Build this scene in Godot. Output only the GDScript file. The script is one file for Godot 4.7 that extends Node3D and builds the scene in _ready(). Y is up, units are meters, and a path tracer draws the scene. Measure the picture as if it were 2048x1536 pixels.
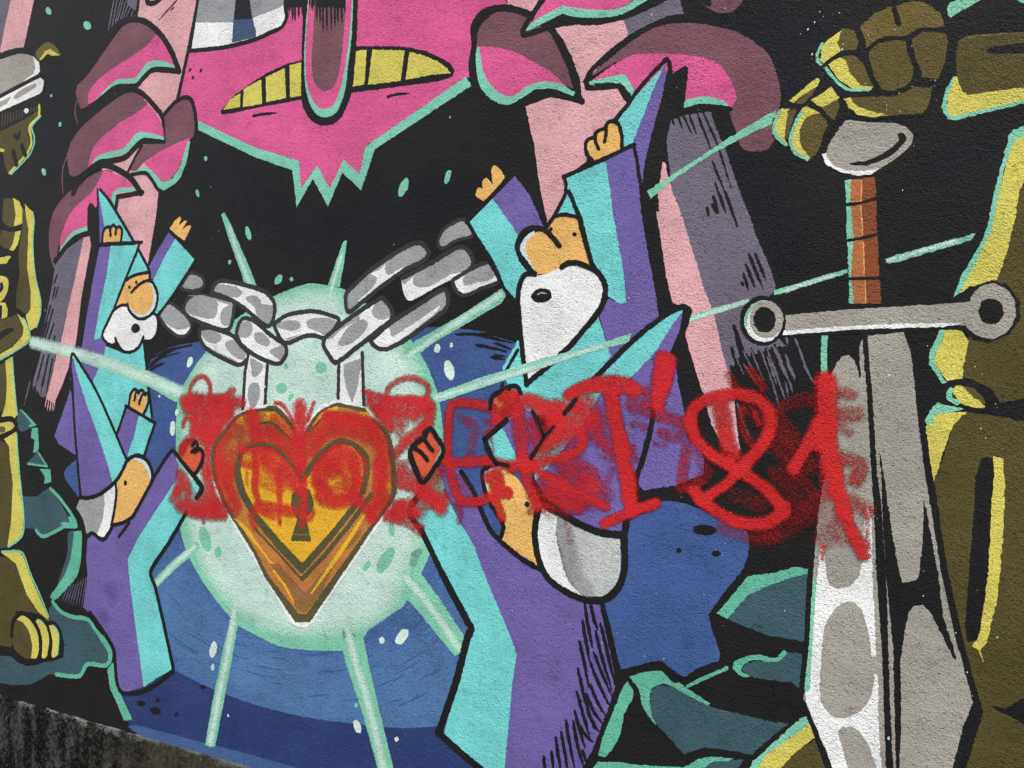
extends Node3D
# A stuccoed street wall with a painted mural. Wall face: z = 0, ground: y = 0. Paint is laid on the wall coat over coat;
# outlines are given in millimetres along the wall (x, y), a c after a point keeps it a sharp corner.

const COAT := 0.00006           # thickness of one coat of paint in metres
const RELIEF := 0.35            # how steep the stucco grains are
const STEP := 5.0               # millimetres between two points of a painted edge
const TONES := {
	"black": Color(0.126, 0.126, 0.133),
	"ink": Color(0.150, 0.143, 0.185),
	"coal": Color(0.220, 0.224, 0.231),
	"pink": Color(0.850, 0.363, 0.575),
	"mauve": Color(0.476, 0.321, 0.363),
	"pale": Color(0.864, 0.656, 0.680),
	"grape": Color(0.439, 0.411, 0.475),
	"grape2": Color(0.386, 0.358, 0.456),
	"mint": Color(0.504, 0.794, 0.702),
	"gmint": Color(0.510, 0.786, 0.673),
	"rmint": Color(0.396, 0.714, 0.615),
	"rmint2": Color(0.573, 0.827, 0.749),
	"palemint": Color(0.783, 0.889, 0.850),
	"dropw": Color(0.844, 0.921, 0.886),
	"turq": Color(0.466, 0.826, 0.819),
	"violet": Color(0.445, 0.388, 0.649),
	"violetD": Color(0.351, 0.309, 0.563),
	"white": Color(0.926, 0.933, 0.933),
	"rimw": Color(0.813, 0.884, 0.891),
	"silver": Color(0.628, 0.635, 0.646),
	"silver2": Color(0.590, 0.600, 0.618),
	"lightgrey": Color(0.754, 0.768, 0.768),
	"skin": Color(0.916, 0.718, 0.421),
	"blue": Color(0.266, 0.358, 0.576),
	"blue2": Color(0.275, 0.373, 0.599),
	"blueL": Color(0.341, 0.503, 0.694),
	"blueS": Color(0.260, 0.387, 0.592),
	"blueM": Color(0.348, 0.510, 0.687),
	"blueE": Color(0.274, 0.387, 0.578),
	"navy": Color(0.192, 0.248, 0.439),
	"teal": Color(0.252, 0.358, 0.393),
	"lime": Color(0.821, 0.782, 0.377),
	"olive": Color(0.330, 0.302, 0.175),
	"oliveD": Color(0.324, 0.303, 0.204),
	"oliveL": Color(0.429, 0.380, 0.203),
	"olive2": Color(0.376, 0.334, 0.192),
	"warmgrey": Color(0.641, 0.623, 0.591),
	"gold": Color(0.907, 0.695, 0.194),
	"brass": Color(0.741, 0.480, 0.254),
	"lockline": Color(0.340, 0.333, 0.220),
	"tan": Color(0.704, 0.435, 0.273),
	"brown": Color(0.528, 0.302, 0.189),
	"peach": Color(0.899, 0.666, 0.404),
	"steel": Color(0.269, 0.347, 0.474),
	"red": Color(0.800, 0.169, 0.176),
	"inkD": Color(0.105, 0.119, 0.161),
	"redskin": Color(0.869, 0.375, 0.262),
	"oliveR": Color(0.570, 0.415, 0.246),
}
var tones := {}
var ragged := FastNoiseLite.new()
var cloud := FastNoiseLite.new()
var relief: Texture2D
var grain: Texture2D
var thin_grain: Texture2D
var wear: Texture2D
var stipple: Texture2D
var taken := {}


func _ready() -> void:
	var camera := Camera3D.new()
	camera.name = "camera"
	camera.position = Vector3(0, 1.5, 1.6)
	camera.rotation.y = deg_to_rad(25)
	camera.fov = rad_to_deg(2.0 * atan(768.0 / 1480.0))
	camera.near = 0.05
	camera.far = 300
	add_child(camera)
	var sky_look := ProceduralSkyMaterial.new()
	sky_look.sky_top_color = Color(0.80, 0.81, 0.83)
	sky_look.sky_horizon_color = Color(0.81, 0.815, 0.82)
	sky_look.sky_curve = 0.2
	sky_look.ground_horizon_color = Color(0.5, 0.5, 0.5)
	sky_look.ground_bottom_color = Color(0.3, 0.3, 0.3)
	sky_look.sun_angle_max = 0
	var around := Environment.new()
	around.background_mode = Environment.BG_SKY
	around.sky = Sky.new()
	around.sky.sky_material = sky_look
	around.ambient_light_source = Environment.AMBIENT_SOURCE_SKY
	around.tonemap_mode = Environment.TONE_MAPPER_LINEAR
	around.tonemap_exposure = 2.4
	around.sdfgi_enabled = true
	around.ssao_enabled = true
	around.ssil_enabled = true
	var world := WorldEnvironment.new()
	world.name = "world"
	world.environment = around
	add_child(world)
	var sun := DirectionalLight3D.new()
	sun.name = "sun"
	sun.light_energy = 0.5
	sun.light_color = Color(1.0, 0.97, 0.93)
	sun.light_angular_distance = 12
	sun.shadow_enabled = true
	sun.look_at_from_position(Vector3(2.5, 6.0, 2.6), Vector3.ZERO)
	add_child(sun)

	textures()
	structure()
	mural()
	graffiti()


# ------------------------------------------------------------------ names and tags

func numbered(called: String) -> String:
	var n: int = taken.get(called, 0)
	taken[called] = n + 1
	return called if n == 0 else "%s_%03d" % [called, n]


func tag(o: Node3D, label: String, category: String, group := "") -> Node3D:
	o.set_meta("label", label)
	o.set_meta("category", category)
	o.set_meta("kind", "thing")
	if group:
		o.set_meta("group", group)
	return o


func thing(called: String, at: Vector2, label: String, category: String, group := "") -> Node3D:
	var o := Node3D.new()
	o.name = numbered(called)
	add_child(o)
	o.position = Vector3(at.x, at.y, 0) * 0.001
	return tag(o, label, category, group)


func put(parent: Node, called: String, mesh: Mesh, look: Material) -> MeshInstance3D:
	var m := MeshInstance3D.new()
	var names := {}
	for c in parent.get_children():
		names[String(c.name)] = true
	var n := 0
	m.name = called
	while names.has(String(m.name)):
		n += 1
		m.name = "%s_%03d" % [called, n]
	m.mesh = mesh
	m.material_override = look
	parent.add_child(m, true)
	return m


# ------------------------------------------------------------------ surfaces

func textures() -> void:
	ragged.seed = 11
	ragged.noise_type = FastNoiseLite.TYPE_SIMPLEX_SMOOTH
	ragged.frequency = 1.0 / 13.0
	ragged.fractal_octaves = 2
	cloud.seed = 5
	cloud.noise_type = FastNoiseLite.TYPE_SIMPLEX_SMOOTH
	cloud.frequency = 1.0 / 70.0
	cloud.fractal_octaves = 3
	# stucco grains a few millimetres wide over a slow trowelled unevenness; the tile wraps round
	const N := 1024
	var grains := wrapped(tile(512, 3, 3), 512, N)
	var fine := tile(N, 13, 1)
	var lumps := wrapped(tile(128, 23, 2), 128, N)
	var patchy := wrapped(tile(16, 33, 1), 16, N)
	var high := PackedFloat32Array()
	high.resize(N * N)
	for i in N * N:
		high[i] = (grains[i] + 0.3 * fine[i]) * (1.0 + 0.22 * clampf(patchy[i], -1.5, 1.5)) + 0.5 * lumps[i]
	var bent := PackedByteArray()
	bent.resize(N * N * 3)
	for y in N:
		for x in N:
			var i := y * N + x
			var dx := high[y * N + (x + 1) % N] - high[y * N + (x + N - 1) % N]
			var dy := high[((y + 1) % N) * N + x] - high[((y + N - 1) % N) * N + x]
			var n := Vector3(-dx * RELIEF, dy * RELIEF, 1.0).normalized()
			bent[3 * i] = int((n.x * 0.5 + 0.5) * 255.0)
			bent[3 * i + 1] = int((n.y * 0.5 + 0.5) * 255.0)
			bent[3 * i + 2] = int((n.z * 0.5 + 0.5) * 255.0)
	relief = ImageTexture.create_from_image(Image.create_from_data(N, N, false, Image.FORMAT_RGB8, bent))
	# paint that did not reach every grain, and dust: grey specks that multiply the tone
	var specks := wrapped(tile(512, 41, 2), 512, N)
	var out := PackedByteArray()
	out.resize(N * N)
	var thin := PackedByteArray()
	thin.resize(N * N * 2)
	for i in N * N:
		var v := 0.95 - 0.34 * smoothstep(0.9, 2.4, specks[i]) + 0.05 * smoothstep(-0.8, -2.0, specks[i])
		out[i] = int(clampf(v, 0.0, 1.0) * 255.0)
		thin[2 * i] = out[i]
		thin[2 * i + 1] = int(clampf(1.0 - 0.42 * smoothstep(0.3, 1.8, specks[i] + 0.4 * fine[i]), 0.0, 1.0) * 255.0)
	grain = ImageTexture.create_from_image(Image.create_from_data(N, N, false, Image.FORMAT_L8, out))
	thin_grain = ImageTexture.create_from_image(Image.create_from_data(N, N, false, Image.FORMAT_LA8, thin))
	# stipple of a thin spray: the share of dots that a strength of paint covers
	var dots := tile(N, 61, 1)
	var order := dots.duplicate()
	order.sort()
	var spray_dots := PackedByteArray()
	spray_dots.resize(N * N * 2)
	for i in N * N:
		var rank := float(order.bsearch(dots[i])) / (N * N)
		spray_dots[2 * i] = out[i]
		spray_dots[2 * i + 1] = int(minf(1.0, 0.12 / maxf(rank, 0.01)) * 255.0)
	stipple = ImageTexture.create_from_image(Image.create_from_data(N, N, false, Image.FORMAT_LA8, spray_dots))
	# uneven coverage: roller lanes, thin patches, rain runs and rubbed spots over the whole wall
	var lanes := FastNoiseLite.new()
	lanes.seed = 51
	lanes.frequency = 0.02
	lanes.fractal_octaves = 3
	const M := 768
	var worn := PackedByteArray()
	worn.resize(M * M)
	for y in M:
		for x in M:
			var v := 0.955 + 0.075 * lanes.get_noise_2d(x, y) + 0.02 * lanes.get_noise_2d(x * 6.0, y * 0.45) + 0.04 * lanes.get_noise_2d(x * 1.3 + 700.0, y * 5.0)
			v -= 0.06 * smoothstep(0.33, 0.6, lanes.get_noise_2d(x * 4.0 + 90.0, y * 4.0 + 40.0))
			worn[y * M + x] = int(clampf(v, 0.0, 1.0) * 255.0)
	wear = ImageTexture.create_from_image(Image.create_from_data(M, M, false, Image.FORMAT_L8, worn))


# a square of smoothed random heights that wraps round, mean 0 and spread 1
func tile(n: int, from: int, passes: int) -> PackedFloat32Array:
	var dice := RandomNumberGenerator.new()
	dice.seed = from
	var a := PackedFloat32Array()
	a.resize(n * n)
	for i in n * n:
		a[i] = dice.randf() - 0.5
	var b := a.duplicate()
	for k in passes:
		for y in n:
			for x in n:
				b[y * n + x] = a[y * n + x] * 0.5 + 0.25 * (a[y * n + (x + 1) % n] + a[y * n + (x + n - 1) % n])
		for y in n:
			var up := ((y + n - 1) % n) * n
			var down := ((y + 1) % n) * n
			for x in n:
				a[y * n + x] = b[y * n + x] * 0.5 + 0.25 * (b[up + x] + b[down + x])
	var sum := 0.0
	for v in a:
		sum += v * v
	var by := 1.0 / sqrt(sum / (n * n))
	for i in n * n:
		a[i] *= by
	return a


# the same square drawn larger
func wrapped(a: PackedFloat32Array, n: int, to: int) -> PackedFloat32Array:
	var out := PackedFloat32Array()
	out.resize(to * to)
	var share := float(n) / to
	for y in to:
		var fy := y * share
		var y0 := int(fy)
		var ty := fy - y0
		ty = ty * ty * (3.0 - 2.0 * ty)
		var row0 := y0 * n
		var row1 := ((y0 + 1) % n) * n
		for x in to:
			var fx := x * share
			var x0 := int(fx)
			var tx := fx - x0
			tx = tx * tx * (3.0 - 2.0 * tx)
			var x1 := (x0 + 1) % n
			out[y * to + x] = lerpf(lerpf(a[row0 + x0], a[row0 + x1], tx), lerpf(a[row1 + x0], a[row1 + x1], tx), ty)
	return out


func stucco(albedo: Color, rough: float) -> StandardMaterial3D:
	var m := StandardMaterial3D.new()
	m.albedo_color = albedo
	m.albedo_texture = grain
	m.normal_enabled = true
	m.normal_texture = relief
	m.normal_scale = 1.0
	m.uv1_triplanar = true
	m.uv1_world_triplanar = true
	m.uv1_scale = Vector3.ONE * 3.0
	m.detail_enabled = true
	m.detail_albedo = wear
	m.detail_blend_mode = BaseMaterial3D.BLEND_MODE_MUL
	m.detail_uv_layer = BaseMaterial3D.DETAIL_UV_2
	m.uv2_triplanar = true
	m.uv2_world_triplanar = true
	m.uv2_scale = Vector3.ONE * 0.29
	m.uv2_offset = Vector3(0.9, 0.05, 0)
	m.roughness = rough
	m.metallic_specular = 0.2
	return m


func tone(called: String) -> StandardMaterial3D:
	if not tones.has(called):
		var m := stucco(TONES[called], 0.55)
		m.resource_name = called
		tones[called] = m
	return tones[called]


func mist(called: String) -> StandardMaterial3D:
	var key := called + " mist"
	if not tones.has(key):
		var m := stucco(TONES[called], 0.5)
		m.resource_name = key
		m.albedo_texture = thin_grain
		m.albedo_texture = stipple
		m.transparency = BaseMaterial3D.TRANSPARENCY_ALPHA_SCISSOR
		m.alpha_scissor_threshold = 0.12
		m.vertex_color_use_as_albedo = true
		tones[key] = m
	return tones[key]


# ------------------------------------------------------------------ painted outlines

func read(text: String) -> Array:
	var points := []
	for word in text.split(",", false):
		var v := word.strip_edges().split(" ", false)
		points.append([Vector2(float(v[0]), float(v[1])), v.size() > 2])
	return points


func bend(tangent: Vector2, limit: float) -> Vector2:
	var l := tangent.length()
	return tangent * minf(1.0, limit / maxf(l, 0.001))


func run(points: Array, closed: bool, round_it: bool) -> PackedVector2Array:
	var out := PackedVector2Array()
	var n := points.size()
	var pieces := n if closed else n - 1
	for i in pieces:
		var b: Vector2 = points[i][0]
		var c: Vector2 = points[(i + 1) % n][0]
		var length := b.distance_to(c)
		var steps := maxi(1, int(length / STEP))
		var first := Vector2.ZERO
		var last := Vector2.ZERO
		if round_it and n > 2:
			var a: Vector2 = points[(i - 1 + n) % n][0] if (closed or i > 0) and not points[i][1] else b
			var d: Vector2 = points[(i + 2) % n][0] if (closed or i + 2 < n) and not points[(i + 1) % n][1] else c
			first = bend((c - a) * 0.5, length)
			last = bend((d - b) * 0.5, length)
		for k in steps:
			var t := float(k) / steps
			if round_it and n > 2:
				var t2 := t * t
				var t3 := t2 * t
				out.append((2 * t3 - 3 * t2 + 1) * b + (t3 - 2 * t2 + t) * first + (3 * t2 - 2 * t3) * c + (t3 - t2) * last)
			else:
				out.append(b.lerp(c, t))
	if not closed:
		out.append(points[n - 1][0])
	return out


func fray(ring: PackedVector2Array, by: float) -> PackedVector2Array:
	var out := PackedVector2Array()
	for p in ring:
		out.append(p + Vector2(ragged.get_noise_2d(p.x * 2.0, p.y * 2.0), ragged.get_noise_2d(p.x * 2.0 + 900.0, p.y * 2.0 + 300.0)) * by)
	return out


func sheet(st: SurfaceTool, ring: PackedVector2Array, z: float) -> bool:
	var index := Geometry2D.triangulate_polygon(ring)
	if index.is_empty():
		return false
	for i in range(0, index.size(), 3):
		var a := ring[index[i]]
		var b := ring[index[i + 1]]
		var c := ring[index[i + 2]]
		if (b - a).cross(c - a) > 0:
			var swap := b
			b = c
			c = swap
		for p in [a, b, c]:
			st.set_normal(Vector3(0, 0, 1))
			st.add_vertex(Vector3(p.x * 0.001, p.y * 0.001, z))
	return true


func base_of(parent: Node3D) -> Vector2:
	var top := parent
	while top.get_parent() != self:
		top = top.get_parent()
	return Vector2(top.position.x, top.position.y) * 1000.0


# a filled shape of one coat of paint
func fill(parent: Node3D, called: String, colour: String, coat: int, text: String, round_it := false) -> MeshInstance3D:
	var ring := run(read(text), true, round_it)
	var at := base_of(parent)
	for i in ring.size():
		ring[i] -= at
	var st := SurfaceTool.new()
	st.begin(Mesh.PRIMITIVE_TRIANGLES)
	if not sheet(st, fray(ring, 2.2), coat * COAT) and not sheet(st, ring, coat * COAT):
		var whole := Geometry2D.merge_polygons(ring, PackedVector2Array())
		for w in whole:
			if not sheet(st, w, coat * COAT):
				print("cannot fill ", parent.name, " ", called)
	return put(parent, called, st.commit(), tone(colour))


# a filled shape whose sprayed edge thins out over «soft» millimetres
func haze(parent: Node3D, called: String, colour: String, coat: int, text: String, soft: float) -> MeshInstance3D:
	var ring := run(read(text), true, true)
	var at := base_of(parent)
	for i in ring.size():
		ring[i] -= at
	if Geometry2D.is_polygon_clockwise(ring):
		ring.reverse()
	var n := ring.size()
	var inner := PackedVector2Array()
	var outer := PackedVector2Array()
	for i in n:
		var along := (ring[(i + 2) % n] - ring[(i - 2 + n) % n]).normalized()
		var out := Vector2(along.y, -along.x)
		inner.append(ring[i] - out * soft * 0.5)
		outer.append(ring[i] + out * soft * 0.5)
	var st := SurfaceTool.new()
	st.begin(Mesh.PRIMITIVE_TRIANGLES)
	var z := coat * COAT
	st.set_color(Color(1, 1, 1, 1))
	if not sheet(st, inner, z):
		print("cannot fill mist ", parent.name, " ", called)
	for i in n:
		var j := (i + 1) % n
		for q in [[inner[i], 1.0], [outer[j], 0.0], [outer[i], 0.0], [inner[i], 1.0], [inner[j], 1.0], [outer[j], 0.0]]:
			st.set_normal(Vector3(0, 0, 1))
			st.set_color(Color(1, 1, 1, q[1]))
			st.add_vertex(Vector3(q[0].x * 0.001, q[0].y * 0.001, z))
	return put(parent, called, st.commit(), mist(colour))


# a stroke of the spray can; thin = 1 thins towards its end, 2 towards both ends
func stroke(parent: Node3D, called: String, colour: String, coat: int, width: float, text: String, round_it := false, thin := 0) -> MeshInstance3D:
	var path := run(read(text), false, round_it)
	var at := base_of(parent)
	for i in path.size():
		path[i] -= at
	var st := SurfaceTool.new()
	st.begin(Mesh.PRIMITIVE_TRIANGLES)
	var z := coat * COAT
	var rings := []
	if thin:
		var left := PackedVector2Array()
		var right := PackedVector2Array()
		var n := path.size()
		for i in n:
			var along := (path[mini(i + 1, n - 1)] - path[maxi(i - 1, 0)]).normalized()
			var t := float(i) / (n - 1)
			var half := width * 0.5 * (1.0 - 0.6 * smoothstep(0.6, 1.0, t))
			if thin == 2:
				half *= 0.55 + 0.45 * smoothstep(0.0, 0.2, t)
			left.append(path[i] + Vector2(-along.y, along.x) * half)
			right.append(path[i] - Vector2(-along.y, along.x) * half)
		right.reverse()
		left.append_array(right)
		rings = [left]
	else:
		rings = Geometry2D.offset_polyline(path, width * 0.5, Geometry2D.JOIN_ROUND, Geometry2D.END_ROUND)
		for r in rings:
			if Geometry2D.is_polygon_clockwise(r):   # the stroke closes on itself: lay it in two halves
				var half := path.size() / 2
				rings = Geometry2D.offset_polyline(path.slice(0, half + 1), width * 0.5, Geometry2D.JOIN_ROUND, Geometry2D.END_ROUND)
				for s in Geometry2D.offset_polyline(path.slice(half), width * 0.5, Geometry2D.JOIN_ROUND, Geometry2D.END_ROUND):
					sheet(st, fray(s, 1.9), z + COAT * 0.4)
				break
	for r in rings:
		if not sheet(st, fray(r, 1.9), z) and not sheet(st, r, z):
			print("cannot stroke ", parent.name, " ", called)
	return put(parent, called, st.commit(), tone(colour))


# sprayed marks: strokes [width, strength, softness, points] whose paint lies on a fine grid of points
func spray(parent: Node3D, called: String, colour: String, coat: int, strokes: Array) -> MeshInstance3D:
	var at := base_of(parent)
	const CELL := 2.5
	var thin_tone := 0.5 if colour == "red" and called != "letter_o" else 1.0
	var lines := []
	var low := Vector2(1e9, 1e9)
	var high := -low
	for s in strokes:
		var path := run(read(s[3]), false, true)
		for i in path.size():
			path[i] -= at
			low = low.min(path[i] - Vector2.ONE * float(s[0]))
			high = high.max(path[i] + Vector2.ONE * float(s[0]))
		lines.append(path)
	var w := int((high.x - low.x) / CELL) + 2
	var h := int((high.y - low.y) / CELL) + 2
	var paint := PackedFloat32Array()
	paint.resize(w * h)
	for k in strokes.size():
		var half: float = strokes[k][0] * 0.5
		var soft: float = strokes[k][2]
		var reach := half * (1.0 + soft)
		var own := {}
		var path: PackedVector2Array = lines[k]
		var thinned := PackedVector2Array()
		for i in path.size():
			if i % 2 == 0 or i == path.size() - 1:
				thinned.append(path[i])
		for i in maxi(1, thinned.size() - 1):
			var a := thinned[i]
			var b := thinned[mini(i + 1, thinned.size() - 1)]
			var c0 := ((a.min(b) - Vector2.ONE * reach - low) / CELL).floor()
			var c1 := ((a.max(b) + Vector2.ONE * reach - low) / CELL).ceil()
			for y in range(maxi(0, int(c0.y)), mini(h - 1, int(c1.y)) + 1):
				for x in range(maxi(0, int(c0.x)), mini(w - 1, int(c1.x)) + 1):
					var p := low + Vector2(x, y) * CELL
					var d := p.distance_to(Geometry2D.get_closest_point_to_segment(p, a, b))
					if d < reach:
						var v := clampf((reach - d) / (2.0 * half * soft), 0.0, 1.0)
						var key := y * w + x
						if v > own.get(key, 0.0):
							own[key] = v
		for key in own:
			var v: float = own[key] * float(strokes[k][1])
			paint[key] = 1.0 - (1.0 - paint[key]) * (1.0 - v)
	var dice := RandomNumberGenerator.new()
	dice.seed = 7
	for y in h:
		for x in w:
			var key := y * w + x
			if paint[key] > 0.0:
				var p := low + Vector2(x, y) * CELL
				var patch := cloud.get_noise_2d(p.x, p.y)
				var v := paint[key]
				v *= 1.0 + patch * 0.4 * (1.1 - v)
				v += (dice.randf() - 0.5) * 1.6 * v * (1.0 - v)
				paint[key] = clampf(v, 0.0, 0.96)
	var spots := PackedVector3Array()
	var tints := PackedColorArray()
	var ups := PackedVector3Array()
	var index := PackedInt32Array()
	var number := {}
	for y in h - 1:
		for x in w - 1:
			var corners := [y * w + x, (y + 1) * w + x, (y + 1) * w + x + 1, y * w + x + 1]
			if paint[corners[0]] + paint[corners[1]] + paint[corners[2]] + paint[corners[3]] < 0.02:
				continue
			for c in corners:
				if not number.has(c):
					number[c] = spots.size()
					var p := low + Vector2(c % w, c / w) * CELL
					spots.append(Vector3(p.x * 0.001, p.y * 0.001, coat * COAT))
					var deep := lerpf(thin_tone, 1.0, smoothstep(0.35, 0.85, paint[c]))   # a thin coat is a darker glaze
					tints.append(Color(deep, deep * 0.9 + 0.1 * deep * deep, deep, paint[c]))
					ups.append(Vector3(0, 0, 1))
			for c in [0, 1, 2, 0, 2, 3]:
				index.append(number[corners[c]])
	var arrays := []
	arrays.resize(Mesh.ARRAY_MAX)
	arrays[Mesh.ARRAY_VERTEX] = spots
	arrays[Mesh.ARRAY_NORMAL] = ups
	arrays[Mesh.ARRAY_COLOR] = tints
	arrays[Mesh.ARRAY_INDEX] = index
	var mesh := ArrayMesh.new()
	mesh.add_surface_from_arrays(Mesh.PRIMITIVE_TRIANGLES, arrays)
	return put(parent, called, mesh, mist(colour))


# ------------------------------------------------------------------ ground, wall and its base

func structure() -> void:
	var pavement := MeshInstance3D.new()
	pavement.name = "pavement"
	var slab := PlaneMesh.new()
	slab.size = Vector2(120, 120)
	pavement.mesh = slab
	var asphalt := stucco(Color(0.34, 0.34, 0.33), 0.9)
	asphalt.uv1_scale = Vector3.ONE * 0.9
	pavement.material_override = asphalt
	pavement.set_meta("kind", "structure")
	add_child(pavement)

	var wall := thing("wall", Vector2(-1000, 0), "long stuccoed wall painted black behind all the mural figures", "wall")
	var st := SurfaceTool.new()
	st.begin(Mesh.PRIMITIVE_TRIANGLES)
	var body := BoxMesh.new()
	body.size = Vector3(14, 4.6, 0.24)
	st.append_from(body, 0, Transform3D(Basis(), Vector3(0, 2.3, -0.12)))
	put(wall, "stucco_face", st.commit(), tone("black"))
	var cap := BoxMesh.new()
	cap.size = Vector3(14.06, 0.06, 0.34)
	var cap_at := SurfaceTool.new()
	cap_at.begin(Mesh.PRIMITIVE_TRIANGLES)
	cap_at.append_from(cap, 0, Transform3D(Basis(), Vector3(0, 4.632, -0.12)))
	put(wall, "coping", cap_at.commit(), stucco(Color(0.5, 0.49, 0.47), 0.85))

	base_strip()
	flecks(wall)


# small spatters of pale paint on the finished wall
func flecks(wall: Node3D) -> void:
	var dice := RandomNumberGenerator.new()
	dice.seed = 77
	var st := SurfaceTool.new()
	st.begin(Mesh.PRIMITIVE_TRIANGLES)
	var nests := [Vector3(-60, 2190, 50), Vector3(60, 2050, 50), Vector3(170, 1560, 60), Vector3(140, 960, 90), Vector3(-180, 1000, 120), Vector3(-2200, 700, 160), Vector3(-1250, 2400, 300), Vector3(-550, 900, 140), Vector3(-300, 2200, 260), Vector3(-1900, 1900, 300)]
	for k in 190:
		var nest: Vector3 = nests[dice.randi() % nests.size()]
		var at := Vector2(dice.randfn(nest.x, nest.z), dice.randfn(nest.y, nest.z))
		if at.y < 430.0:
			continue
		var size := dice.randf_range(0.5, 1.3) if k % 9 else dice.randf_range(1.5, 2.6)
		var ring := PackedVector2Array()
		for i in 8:
			ring.append(at - Vector2(wall.position.x, wall.position.y) * 1000.0 + Vector2.from_angle(i * TAU / 8.0) * size * dice.randf_range(0.6, 1.3) * Vector2(0.8, 1.2))
		sheet(st, ring, 46 * COAT)
	var pale := put(wall, "paint_flecks", st.commit(), tone("palemint"))
	pale.set_meta("kind", "stuff")


# the bare concrete foot of the wall: a rough face that stands a little proud, with a crumbled upper edge
func base_strip() -> void:
	var foot := thing("concrete_base", Vector2(-1500, 0), "dark weathered concrete strip along the foot of the wall", "wall base")
	var rough := FastNoiseLite.new()
	rough.seed = 31
	rough.noise_type = FastNoiseLite.TYPE_SIMPLEX_SMOOTH
	rough.frequency = 1.0 / 18.0
	rough.fractal_octaves = 4
	var stain := FastNoiseLite.new()
	stain.seed = 17
	stain.frequency = 1.0 / 60.0
	stain.fractal_octaves = 3
	var left := -4200.0
	var right := 1200.0
	const CELL := 4.0
	var w := int((right - left) / CELL)
	var rows := []          # [height share, depth]
	for j in 90:
		rows.append([1.0 - j / 89.0, 1.0])
	rows.push_front([1.0, 0.55])
	rows.push_front([1.0, 0.0])
	var spots := PackedVector3Array()
	var tints := PackedColorArray()
	for j in rows.size():
		for i in w + 1:
			var x := left + i * CELL
			var top := 403.0 + 2.5 * rough.get_noise_2d(x * 0.5, 70.0) + 3.0 * stain.get_noise_2d(x, 9.0)
			var y: float = top * rows[j][0] + (3.0 if j == 0 else (1.5 if j == 1 else 0.0))
			var bump := rough.get_noise_2d(x, y)
			var z: float = (4.0 + 1.2 * bump + 1.5 * stain.get_noise_2d(x * 0.6, y * 0.6)) * rows[j][1]
			if j == 0:
				z = -3.0
			spots.append(Vector3((x + 1500.0) * 0.001, y * 0.001, z * 0.001))
			# black runs and grey bare patches, the right part brown
			var runs := stain.get_noise_2d(x * 0.7, y * 0.16)
			var fleck := rough.get_noise_2d(x * 0.7 + 500.0, y * 0.9)
			var grit := rough.get_noise_2d(x * 2.6 + 90.0, y * 3.6)
			var brown := smoothstep(-2300.0, -1900.0, x + 220.0 * stain.get_noise_2d(x, y + 400.0))
			var grey := clampf(0.34 + 0.95 * runs + 0.6 * fleck + 0.5 * grit, 0.0, 1.0)
			var c := Color(0.004, 0.005, 0.005).lerp(Color(0.075, 0.079, 0.075), grey * grey)
			c = c.lerp(Color(0.026, 0.024, 0.017).lerp(Color(0.066, 0.061, 0.046), clampf(0.4 + 0.7 * fleck + 0.5 * runs, 0.0, 1.0)), brown)
			c = c.lerp(Color(0.11, 0.107, 0.092), 0.6 * smoothstep(0.25, 0.5, grit))
			var below := top - y
			var band := 10.0 + 16.0 * stain.get_noise_2d(x * 0.9, 40.0)
			var rim := smoothstep(band + 6.0, band - 6.0, below - 10.0 * fleck - 8.0 * grit) * smoothstep(-0.15, 0.25, stain.get_noise_2d(x * 0.45, 140.0) + 0.5 * grit)
			c = c.lerp(Color(0.22, 0.226, 0.215), rim * (0.9 - 0.55 * brown))
			tints.append(c)
	var index := PackedInt32Array()
	for j in rows.size() - 1:
		for i in w:
			var a := j * (w + 1) + i
			var b := a + w + 1
			for q in [a, a + 1, b, a + 1, b + 1, b]:
				index.append(q)
	var st := SurfaceTool.new()
	var arrays := []
	arrays.resize(Mesh.ARRAY_MAX)
	arrays[Mesh.ARRAY_VERTEX] = spots
	arrays[Mesh.ARRAY_COLOR] = tints
	arrays[Mesh.ARRAY_INDEX] = index
	var mesh := ArrayMesh.new()
	mesh.add_surface_from_arrays(Mesh.PRIMITIVE_TRIANGLES, arrays)
	st.create_from(mesh, 0)
	st.generate_normals()
	var look := stucco(Color.WHITE, 0.9)
	look.vertex_color_use_as_albedo = true
	look.uv1_scale = Vector3.ONE * 2.3
	put(foot, "face", st.commit(), look)


# ------------------------------------------------------------------ the mural

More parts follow.
